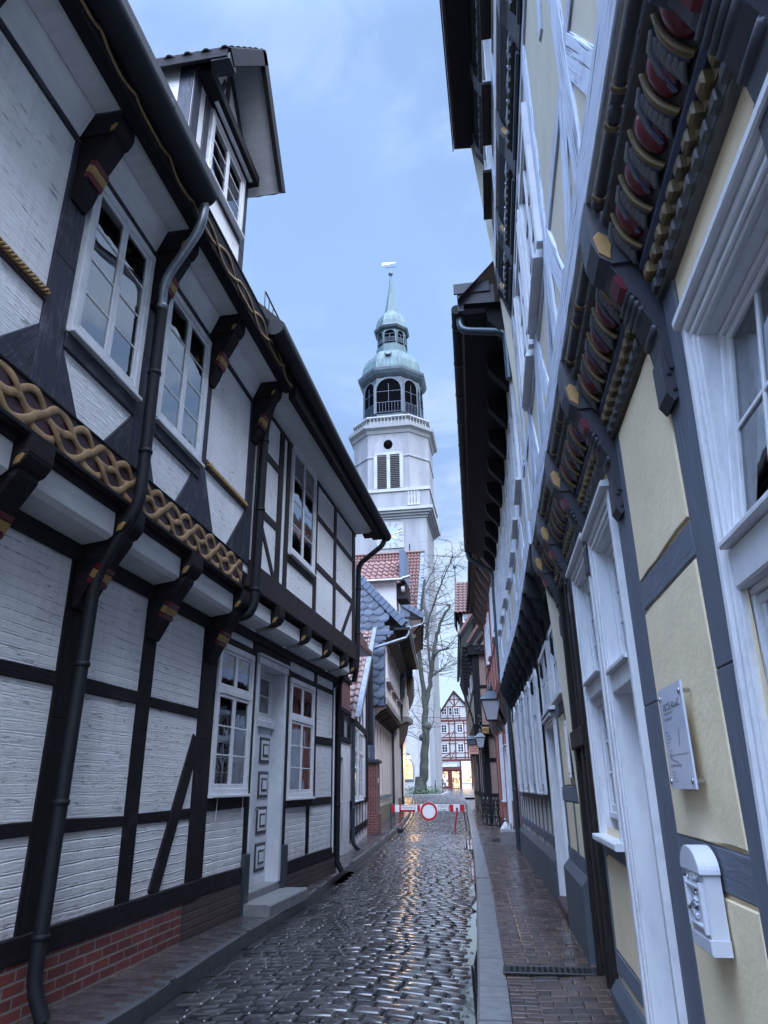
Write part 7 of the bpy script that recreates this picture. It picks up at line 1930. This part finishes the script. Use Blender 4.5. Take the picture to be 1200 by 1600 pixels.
mb = MB(); mb.box(S, -9.7, -6.6, 4.02, 4.42, .08, .14, .01); sb = mb.build('shop_sign', 'clock_blue', SH)
text('Roland Café', .46, S, -8.15, 4.21, .145, 'sign_lit', sb)
mb = MB(); mb.box(S, -7.6, -6.75, 2.0, 2.06, .16, .2); mb.build('door_rail', 'gold_paint', SH)
pt = thing('wall_flag', S(-3.3, 3.6, .3), 'small white projecting sign at the right end of the shop front', 'sign')
mb = MB(); mb.box(S, -3.7, -3.15, 3.35, 3.55, .3, .36, .01); mb.build('board', 'sign_lit', pt)
mb = MB(); mb.tube([S(-3.3, 3.6, .0), S(-3.3, 3.6, .36)], .03, 6); mb.build('arm', 'iron_black', pt)

# ------------------------------------------------------------------ people before the shop
def person(x, y, facing, top, legs, label, bag=None, hair='hair_dark', stride=.16, H=1.72):
    z = gz(y); p = thing('person', (x, y, z), label, 'person')
    s = H / 1.72
    fx, fy = math.sin(facing), math.cos(facing)
    W = lambda side_, fwd, up: V((side_ * fy + fwd * fx, -side_ * fx + fwd * fy, up)) * s
    verts, edges, rads = [], [], []
    def add(v, r, link=None):
        verts.append(v); rads.append(r * s)
        if link is not None: edges.append((link, len(verts) - 1))
        return len(verts) - 1
    pel = add(W(0, 0, .92), .135)
    sp = add(W(0, .01, 1.12), .125, pel); ch = add(W(0, .02, 1.33), .145, sp); nk = add(W(0, .02, 1.46), .065, ch); hd = add(W(0, .035, 1.56), .082, nk); tp = add(W(0, .03, 1.65), .072, hd)
    for sd in (-1, 1):
        sh = add(W(sd * .17, .0, 1.38), .065, ch); el = add(W(sd * .22, -.05 + .06 * sd, 1.12), .048, sh); wr = add(W(sd * .21, .08 + .05 * sd, .90), .034, el); hn = add(W(sd * .205, .12 + .05 * sd, .81), .036, wr)
        hp = add(W(sd * .09, 0, .86), .095, pel); kn = add(W(sd * .10, sd * stride * .7, .48), .066, hp); an = add(W(sd * .10, sd * stride * 1.3 - .03, .09), .045, kn); to = add(W(sd * .11, sd * stride * 1.3 + .13, .035), .035, an)
    me = bpy.data.meshes.new('body'); me.from_pydata([tuple(v) for v in verts], edges, []); 
    o = bpy.data.objects.new('body', me); COL.objects.link(o)
    sk = o.modifiers.new('skin', 'SKIN'); sb_ = o.modifiers.new('sub', 'SUBSURF'); sb_.levels = sb_.render_levels = 1
    for i, v in enumerate(me.skin_vertices[0].data): v.radius = (rads[i], rads[i]); v.use_root = (i == 0)
    dg = bpy.context.evaluated_depsgraph_get(); m2 = bpy.data.meshes.new_from_object(o.evaluated_get(dg))
    bpy.data.objects.remove(o)
    m2.materials.clear()
    for n in (top, legs, 'skin', hair): m2.materials.append(M[n])
    for f in m2.polygons:
        zc = f.center.z / s; sd = (f.center.x * fy - f.center.y * fx) / s; fw = (f.center.x * fx + f.center.y * fy) / s
        if zc > 1.47: f.material_index = 3 if (zc > 1.62 or fw < .0) else 2
        elif zc < .86 and abs(sd) > .16 and zc > .75: f.material_index = 2
        elif zc < .80: f.material_index = 1
        else: f.material_index = 0
        f.use_smooth = True
    b = bpy.data.objects.new('body', m2); COL.objects.link(b); b.parent = p; OFF[p] = V((x, y, z)); OFF[b] = OFF[p]
    mb = MB(); mb.ball(V((x, y, z)) + W(0, .005, 1.60), .098 * s, 12, sc=(1, 1, 1.05)); mb.build('hair', hair, p)
    if bag:
        mb = MB(); c = V((x, y, z)) + W(.24, .16, .58); mb.wbox(c.x - .14, c.x + .14, c.y - .06, c.y + .06, c.z - .2, c.z + .14, .02); mb.tube([c + V((-.08, 0, .13)), c + V((0, 0, .26)), c + V((.08, 0, .13))], .012, 6); mb.build('shopping_bag', bag, p)
    return p
person(-8.75, 97.6, .6, 'cloth_black', 'cloth_blue', 'person in a short black jacket walking past the shop door')
person(-8.18, 98.0, -.5, 'cloth_white', 'cloth_blue', 'person in a pale lilac coat walking beside the one in black', bag='bag_white', H=1.66)
ab = thing('pavement_sign', (-8.75, 96.2, gz(96)), 'white folding pavement sign standing on the square by the two walkers', 'sign')
mb = MB(); z = gz(96)
for s in (-1, 1):
    q = [V((-9.05, 96.2 + s * .28, z)), V((-8.5, 96.2 + s * .28, z)), V((-8.58, 96.2 + s * .02, z + 1.0)), V((-8.97, 96.2 + s * .02, z + 1.0))]
    mb.quad(*q); mb.quad(*[p + V((0, s * .02, 0)) for p in q])
mb.build('panel', 'sign_white', ab)
mb = MB(); mb.face([V((-8.9, 95.97, z + .2)), V((-8.65, 95.97, z + .2)), V((-8.70, 96.08, z + .62)), V((-8.85, 96.08, z + .62))], [(0, 0)] * 4); mb.build('emblem', 'ink', ab)
bo = thing('bollard', (-6.06, 72, gz(72)), 'slim dark bollard standing on the square in front of the lit shop windows', 'bollard')
mb = MB(); mb.lathe((-5.72, 66, gz(66)), [(.07, 0), (.07, .1), (.05, .12), (.05, 1.0), (.065, 1.02), (.05, 1.1), (0, 1.14)], 12); mb.build('post', 'iron_black', bo)
mb = MB(); mb.lathe((-5.72, 66, gz(66) + .82), [(.051, 0), (.056, .01), (.056, .07), (.051, .08)], 12); mb.build('band', 'zinc', bo)
b2 = thing('bollard', (-7.2, 62, gz(62)), 'thin grey bollard beside the planting under the bare tree', 'bollard')
mb = MB(); q = aty(681, 1240, 58); mb.lathe((q.x, 58, gz(58)), [(.05, 0), (.04, .05), (.04, .95), (.055, .97), (0, 1.05)], 10); mb.build('post', 'zinc_dark', b2)
mb = MB(); mb.lathe((q.x, 58, gz(58) + .8), [(.041, 0), (.046, .01), (.046, .06), (.041, .07)], 10); mb.build('band', 'zinc', b2)

# ------------------------------------------------------------------ bare tree with its bed
TYR = 56.0
tb = aty(657, 1243, TYR)
TR = thing('bare_tree', (tb.x, TYR, gz(TYR)), 'tall leafless tree with mossy trunk and sawn limbs in front of the white church tower', 'tree')
rt = random.Random(5)
def P_(x, y, dy=0): return aty(x, y, TYR + dy)
trunk, twigs, fine = MB(), MB(), MB()
def limb(pts, r0, r1, mb=None, wob=.06):
    P = []
    for i in range(len(pts) - 1):
        a, b = pts[i], pts[i + 1]; k = 4
        for j in range(k):
            t = j / k; P.append(a.lerp(b, t) + V((rt.uniform(-1, 1), rt.uniform(-1, 1), 0)) * (wob * (1 if (i or j) else 0)))
    P.append(pts[-1]); n = len(P)
    (mb or trunk).tube(P, [.53 * lerp(r0, r1, i / (n - 1)) for i in range(n)], 10 if r0 > .12 else 6)
    return P
def twig(p, d, L, r, depth):
    d = d.normalized(); n = max(3, int(L / .45)); P = [p]; q = p.copy()
    for i in range(n):
        d = (d + V((rt.gauss(0, .16), rt.gauss(0, .16), rt.gauss(0, .13) + (.02 if depth > 1 else -.05)))).normalized(); q = q + d * (L / n); P.append(q.copy())
    (twigs if r > .025 else fine).tube(P, [lerp(r, max(.006, r * .3), i / n) for i in range(n + 1)], 5 if r > .025 else 4, caps=False)
    if depth > 0:
        k = rt.randint(3, 4)
        for i in range(k):
            j = rt.randint(max(1, n // 4), n); a = rt.uniform(0, 6.28)
            side_ = V((math.cos(a), math.sin(a) * .8, rt.uniform(-.35, .6)))
            twig(P[j], (d * .55 + side_ * .75), L * rt.uniform(.38, .62), r * .55, depth - 1)
base = V((tb.x, TYR, gz(TYR) - .1))
m1 = limb([base, P_(661, 1215), P_(664, 1180), P_(665, 1140), P_(664, 1100)], .75, .42)
trunk.tube([base, base + V((0, 0, .5)), base + V((.02, 0, 1.4))], [.66, .47, .36], 12)
kn = P_(667, 1135); trunk.ball(kn, .36, 10, sc=(1, 1, 1.1)); trunk.ball(P_(660, 1152), .27, 10)
l1 = limb([P_(664, 1105), P_(661, 1075), P_(656, 1020), P_(656, 985), P_(659, 950), P_(664, 905)], .40, .16)
l2 = limb([P_(665, 1105), P_(672, 1070), P_(676, 1035), P_(681, 1000), P_(688, 972), P_(700, 952), P_(704, 945)], .36, .15)
l3 = limb([P_(672, 1070, .5), P_(671, 1030, .8), P_(668, 990, 1.2), P_(667, 960, 1.5)], .20, .10)
l4 = limb([P_(664, 1000, -1), P_(672, 960, -1.4), P_(683, 930, -1.8), P_(692, 905, -2.2), P_(702, 880, -2.4), P_(708, 868, -2.5)], .17, .05)
l5 = limb([P_(676, 1030), P_(684, 1018, -.4), P_(702, 1012, -.8)], .16, .10); l6 = limb([P_(673, 1058), P_(682, 1052, .5), P_(690, 1046, .9)], .15, .10)
l7 = limb([P_(660, 940, .4), P_(664, 915, .8), P_(672, 898, 1.0), P_(682, 884, 1.3)], .14, .04); l8 = limb([P_(657, 1000, 1), P_(650, 965, 1.5), P_(648, 920, 2)], .12, .04)
for L_, cnt, ln, r in ((l1, 9, 2.6, .05), (l2, 13, 3.2, .05), (l3, 6, 2.6, .045), (l4, 13, 2.6, .045), (l5, 7, 3.0, .05), (l6, 8, 3.4, .045), (l7, 8, 2.2, .04), (l8, 6, 2.2, .04), (m1, 7, 3.6, .045)):
    for i in range(int(cnt * 1.2)):
        j = rt.randint(len(L_) // 4, len(L_) - 1) if L_ is not m1 else rt.randint(len(L_) // 2, len(L_) - 1)
        a = rt.uniform(0, 6.28); twig(L_[j], V((math.cos(a) + .15, math.sin(a) * .8, rt.uniform(-.05, .75))), ln * rt.uniform(.6, 1.15), r * .75, 2)
trunk.build('trunk', 'bark', TR); twigs.build('branches', 'twig', TR); fine.build('crown', 'twig', TR)
bd = thing('planting_bed', (tb.x, TYR, gz(TYR)), 'low green shrubs in a stone-edged bed at the foot of the bare tree', 'shrubs')
mb = MB(); bx = [aty(640, 1250, TYR - 2).x, aty(684, 1250, TYR - 2).x]
for i in range(1500):
    x = R.uniform(bx[0] - .6, bx[1] - .1); y = R.uniform(TYR - 2.2, TYR + 3)
    hh = .55 * (1 + .4 * math.sin(x * 3) * math.cos(y * 2))
    c = V((x, y, gz(y) + R.uniform(.05, hh))); a = R.uniform(0, 6.28); s = R.uniform(.07, .14)
    d1_ = V((math.cos(a), math.sin(a), R.uniform(-.3, .7))) * s; d2_ = V((-math.sin(a), math.cos(a), R.uniform(-.3, .3))) * s * .45
    mb.quad(c, c + d1_ * .5 - d2_, c + d1_, c + d1_ * .5 + d2_)
mb.build('foliage', 'leaf_green', bd)
mb = MB(); y = TYR - 2.6
for i in range(9):
    x = lerp(bx[0] - .6, bx[1] + .5, i / 9); x2 = lerp(bx[0] - .6, bx[1] + .5, (i + 1) / 9) - .03; mb.wbox(x, x2, y, y + .25, gz(y) - .1, gz(y) + .16, .02)
for i in range(6):
    y0 = TYR - 2.3 + i * .95; mb.wbox(bx[1] + .25, bx[1] + .5, y0, y0 + .92, gz(y0) - .1, gz(y0) + .18, .02)
mb.build('edging', 'stone', bd)
mb = MB(); mb.wbox(bx[0] - .6, bx[1] + .25, TYR - 2.35, TYR + 3.4, gz(54) - .2, gz(54) + .06); mb.build('soil', 'bark', bd)

# ------------------------------------------------------------------ barrier across the lane
BY = 27.6
BR = thing('road_barrier', (-2.9, BY, .0), 'red and white folding road barrier with round no-vehicles sign across the wet setts', 'barrier')
Fb = FY(BY)
bz0, bz1 = .715, .955
bx0, bx1 = -4.28, -1.62
mb = MB(); mb.box(Fb, bx0, bx1, bz0, bz1, -.03, .03, .006); mb.build('beam', 'sign_white', BR)
for a, b in ((-4.28, -4.16), (-4.0, -3.93), (-3.98, -3.42), (-3.34, -3.24), (-2.18, -2.03), (-1.80, -1.63)):
    mb = MB()
    if a == -3.98: mb.box(Fb, a, b, bz0 + .001, bz0 + .055, .0305, .034)
    else: mb.box(Fb, a, b, bz0 + .001, bz1 - .001, .0305, .034)
    mb.build('red_band', 'signal_red', BR)
for (u0, u1, z0, z1, rows_, sz) in ((-3.95, -3.42, bz0 + .06, bz1 - .01, ['Feuerwehrzufahrt'], .062), (-2.58, -2.20, bz0 + .012, bz1 - .012, ['Radfahrer', 'absteigen'], .075)):
    mb = MB(); mb.box(Fb, u0, u1, z0, z1, .035, .041, .002); p = mb.build('text_plate', 'sign_white', BR)
    mb = MB(); e = .012
    for q in ((u0, u1, z1 - e, z1), (u0, u1, z0, z0 + e), (u0, u0 + e, z0 + e, z1 - e), (u1 - e, u1, z0 + e, z1 - e)): mb.box(Fb, *q, .0415, .044)
    mb.build('plate_border', 'signal_red' if len(rows_) == 1 else 'charcoal_paint', p)
    for i, t in enumerate(rows_): text(t, sz, Fb, (u0 + u1) / 2, (z0 + z1) / 2 + (.045 - i * .09 if len(rows_) > 1 else 0), .043, 'ink', p, sx=.92)
sc_ = (-2.92, .73); r_ = .315
mb = MB(); mb.lathe(Fb(sc_[0], sc_[1], .045), [(r_, 0), (r_, .012), (0, .012)], 40, axis=(0, -1, 0), smooth=False); rd = mb.build('round_sign', 'sign_white', BR)
mb = MB(); mb.lathe(Fb(sc_[0], sc_[1], .0575), [(r_ * .75, 0), (r_ * .98, 0), (r_ * .98, .003), (r_ * .75, .003)], 40, axis=(0, -1, 0), smooth=False, caps=False); mb.build('red_ring', 'signal_red', rd)
mb = MB(); mb.lathe(Fb(sc_[0], sc_[1], .03), [(r_ * .9, 0), (r_ * .9, .014)], 30, axis=(0, -1, 0)); mb.build('sign_back', 'zinc', rd)
mb = MB(); mb.tube([V((-3.99, BY, bz0)), V((-3.99, BY, .12))], .022, 10); lg = mb.build('leg', 'signal_red', BR)
mb = MB(); mb.ball((-3.99, BY, .12), .11, 14, sc=(1, .7, 1.15)); mb.build('foot_weight', 'iron_black', lg)
mb = MB(); mb.tube([V((-1.90, BY - .04, .82)), V((-2.02, BY - .04, .02))], .030, 10); lg = mb.build('leg', 'signal_red', BR)
mb = MB(); mb.lathe((-1.90, BY - .075, .82), [(.035, 0), (.035, .03), (0, .035)], 12, axis=(0, -1, 0)); mb.build('pivot', 'iron_black', lg)
mb = MB(); mb.tube([V((-1.62, BY, bz1 - .04)), V((-1.52, BY, bz1 - .04)), V((-1.52, BY, bz0 + .03)), V((-1.62, BY, bz0 + .03))], .012, 8); mb.build('latch_loop', 'steel', BR)
mb = MB(); mb.tube([V((-1.66, BY + .03, bz0)), V((-1.60, BY + .03, .06))], .02, 8); mb.build('leg', 'charcoal_paint', BR)
mb = MB(); mb.tube([V((-4.33, BY + .05, 1.0)), V((-4.33, BY + .05, .1))], .028, 12); mb.build('hinge_post', 'charcoal_paint', BR)
# ------------------------------------------------------------------ sky and light
w = bpy.data.worlds.new('World'); scene.world = w; w.use_nodes = True
nt = w.node_tree; nt.nodes.clear()
SUN_EL, SUN_AZ = 56.0, 140.0          # behind the camera, above thin cloud
out = nt.nodes.new('ShaderNodeOutputWorld'); bgn = nt.nodes.new('ShaderNodeBackground')
sky = nt.nodes.new('ShaderNodeTexSky'); sky.sky_type = 'NISHITA'; sky.sun_disc = False
sky.sun_elevation = rad(SUN_EL); sky.sun_rotation = rad(SUN_AZ); sky.altitude = 50; sky.air_density = 1.0; sky.dust_density = .5; sky.ozone_density = 2.5
tc_ = nt.nodes.new('ShaderNodeTexCoord'); mp = nt.nodes.new('ShaderNodeMapping'); mp.inputs['Scale'].default_value = (1, 1, 2.2); mp.inputs['Location'].default_value = (.4, 1.1, .2)
nt.links.new(tc_.outputs['Generated'], mp.inputs['Vector'])
def wn(sc, det, ro, di):
    n = nt.nodes.new('ShaderNodeTexNoise'); nt.links.new(mp.outputs[0], n.inputs['Vector']); n.inputs['Scale'].default_value = sc; n.inputs['Detail'].default_value = det; n.inputs['Roughness'].default_value = ro; n.inputs['Distortion'].default_value = di; return n.outputs['Fac']
def wr(f, a, b):
    r = nt.nodes.new('ShaderNodeMapRange'); r.interpolation_type = 'SMOOTHSTEP'; nt.links.new(f, r.inputs[0]); r.inputs[1].default_value = a; r.inputs[2].default_value = b; return r.outputs[0]
def wm(f, a, b, mode='MIX'):
    m = nt.nodes.new('ShaderNodeMixRGB'); m.blend_type = mode
    for i, v in ((0, f), (1, a), (2, b)):
        if hasattr(v, 'is_output'): nt.links.new(v, m.inputs[i])
        elif isinstance(v, tuple): m.inputs[i].default_value = (*v, 1)
        else: m.inputs[i].default_value = v
    return m.outputs[0]
CL = 1.0
cloud_lo, cloud_hi = (.70, 1.08, 1.84), (1.36, 1.68, 2.20)
cl = wm(wr(wn(3.8, 8, .60, .8), .40, .64), cloud_lo, cloud_hi)
col = wm(wr(wn(1.5, 5, .5, .3), .30, .60), wm(.8, sky.outputs[0], (.73, 1.15, 1.95)), cl)
# thin cloud is brightest overhead and towards the veiled sun behind the camera
sx = nt.nodes.new('ShaderNodeSeparateXYZ'); nt.links.new(tc_.outputs['Generated'], sx.inputs[0])
def mth(op, a, b):
    m = nt.nodes.new('ShaderNodeMath'); m.operation = op
    for i, v in ((0, a), (1, b)):
        if hasattr(v, 'is_output'): nt.links.new(v, m.inputs[i])
        else: m.inputs[i].default_value = v
    return m.outputs[0]
col = wm(wr(sx.outputs['Z'], .42, .02), col, (1.55, 2.05, 2.58))
tt = mth('SUBTRACT', mth('MULTIPLY', sx.outputs['Z'], .95), mth('MULTIPLY', sx.outputs['Y'], .40))
col = wm(wr(tt, .56, 1.0), col, (8.6, 12.2, 20.5))
nt.links.new(col, bgn.inputs['Color']); bgn.inputs['Strength'].default_value = .10
nt.links.new(bgn.outputs[0], out.inputs['Surface'])
sd = bpy.data.lights.new('sun', 'SUN'); sd.energy = 1.5; sd.angle = rad(75); sd.color = (.97, .98, 1)
so = bpy.data.objects.new('sun', sd); COL.objects.link(so)
az = rad(SUN_AZ); dirv = V((math.sin(az) * math.cos(rad(SUN_EL)), math.cos(az) * math.cos(rad(SUN_EL)), math.sin(rad(SUN_EL))))
so.rotation_euler = dirv.to_track_quat('Z', 'Y').to_euler()
vs_ = scene.view_settings; vs_.view_transform = 'Standard'; vs_.look = 'None'; vs_.gamma = 1.0; vs_.use_curve_mapping = False
vs_.exposure = 2.3
cy = scene.cycles
cy.use_denoising = True
try: cy.denoiser = 'OPENIMAGEDENOISE'
except Exception: pass
cy.max_bounces = 8; cy.diffuse_bounces = 4; cy.glossy_bounces = 4; cy.transparent_max_bounces = 12; cy.transmission_bounces = 4
cy.caustics_reflective = False; cy.caustics_refractive = False
cy.sample_clamp_indirect = 4.0
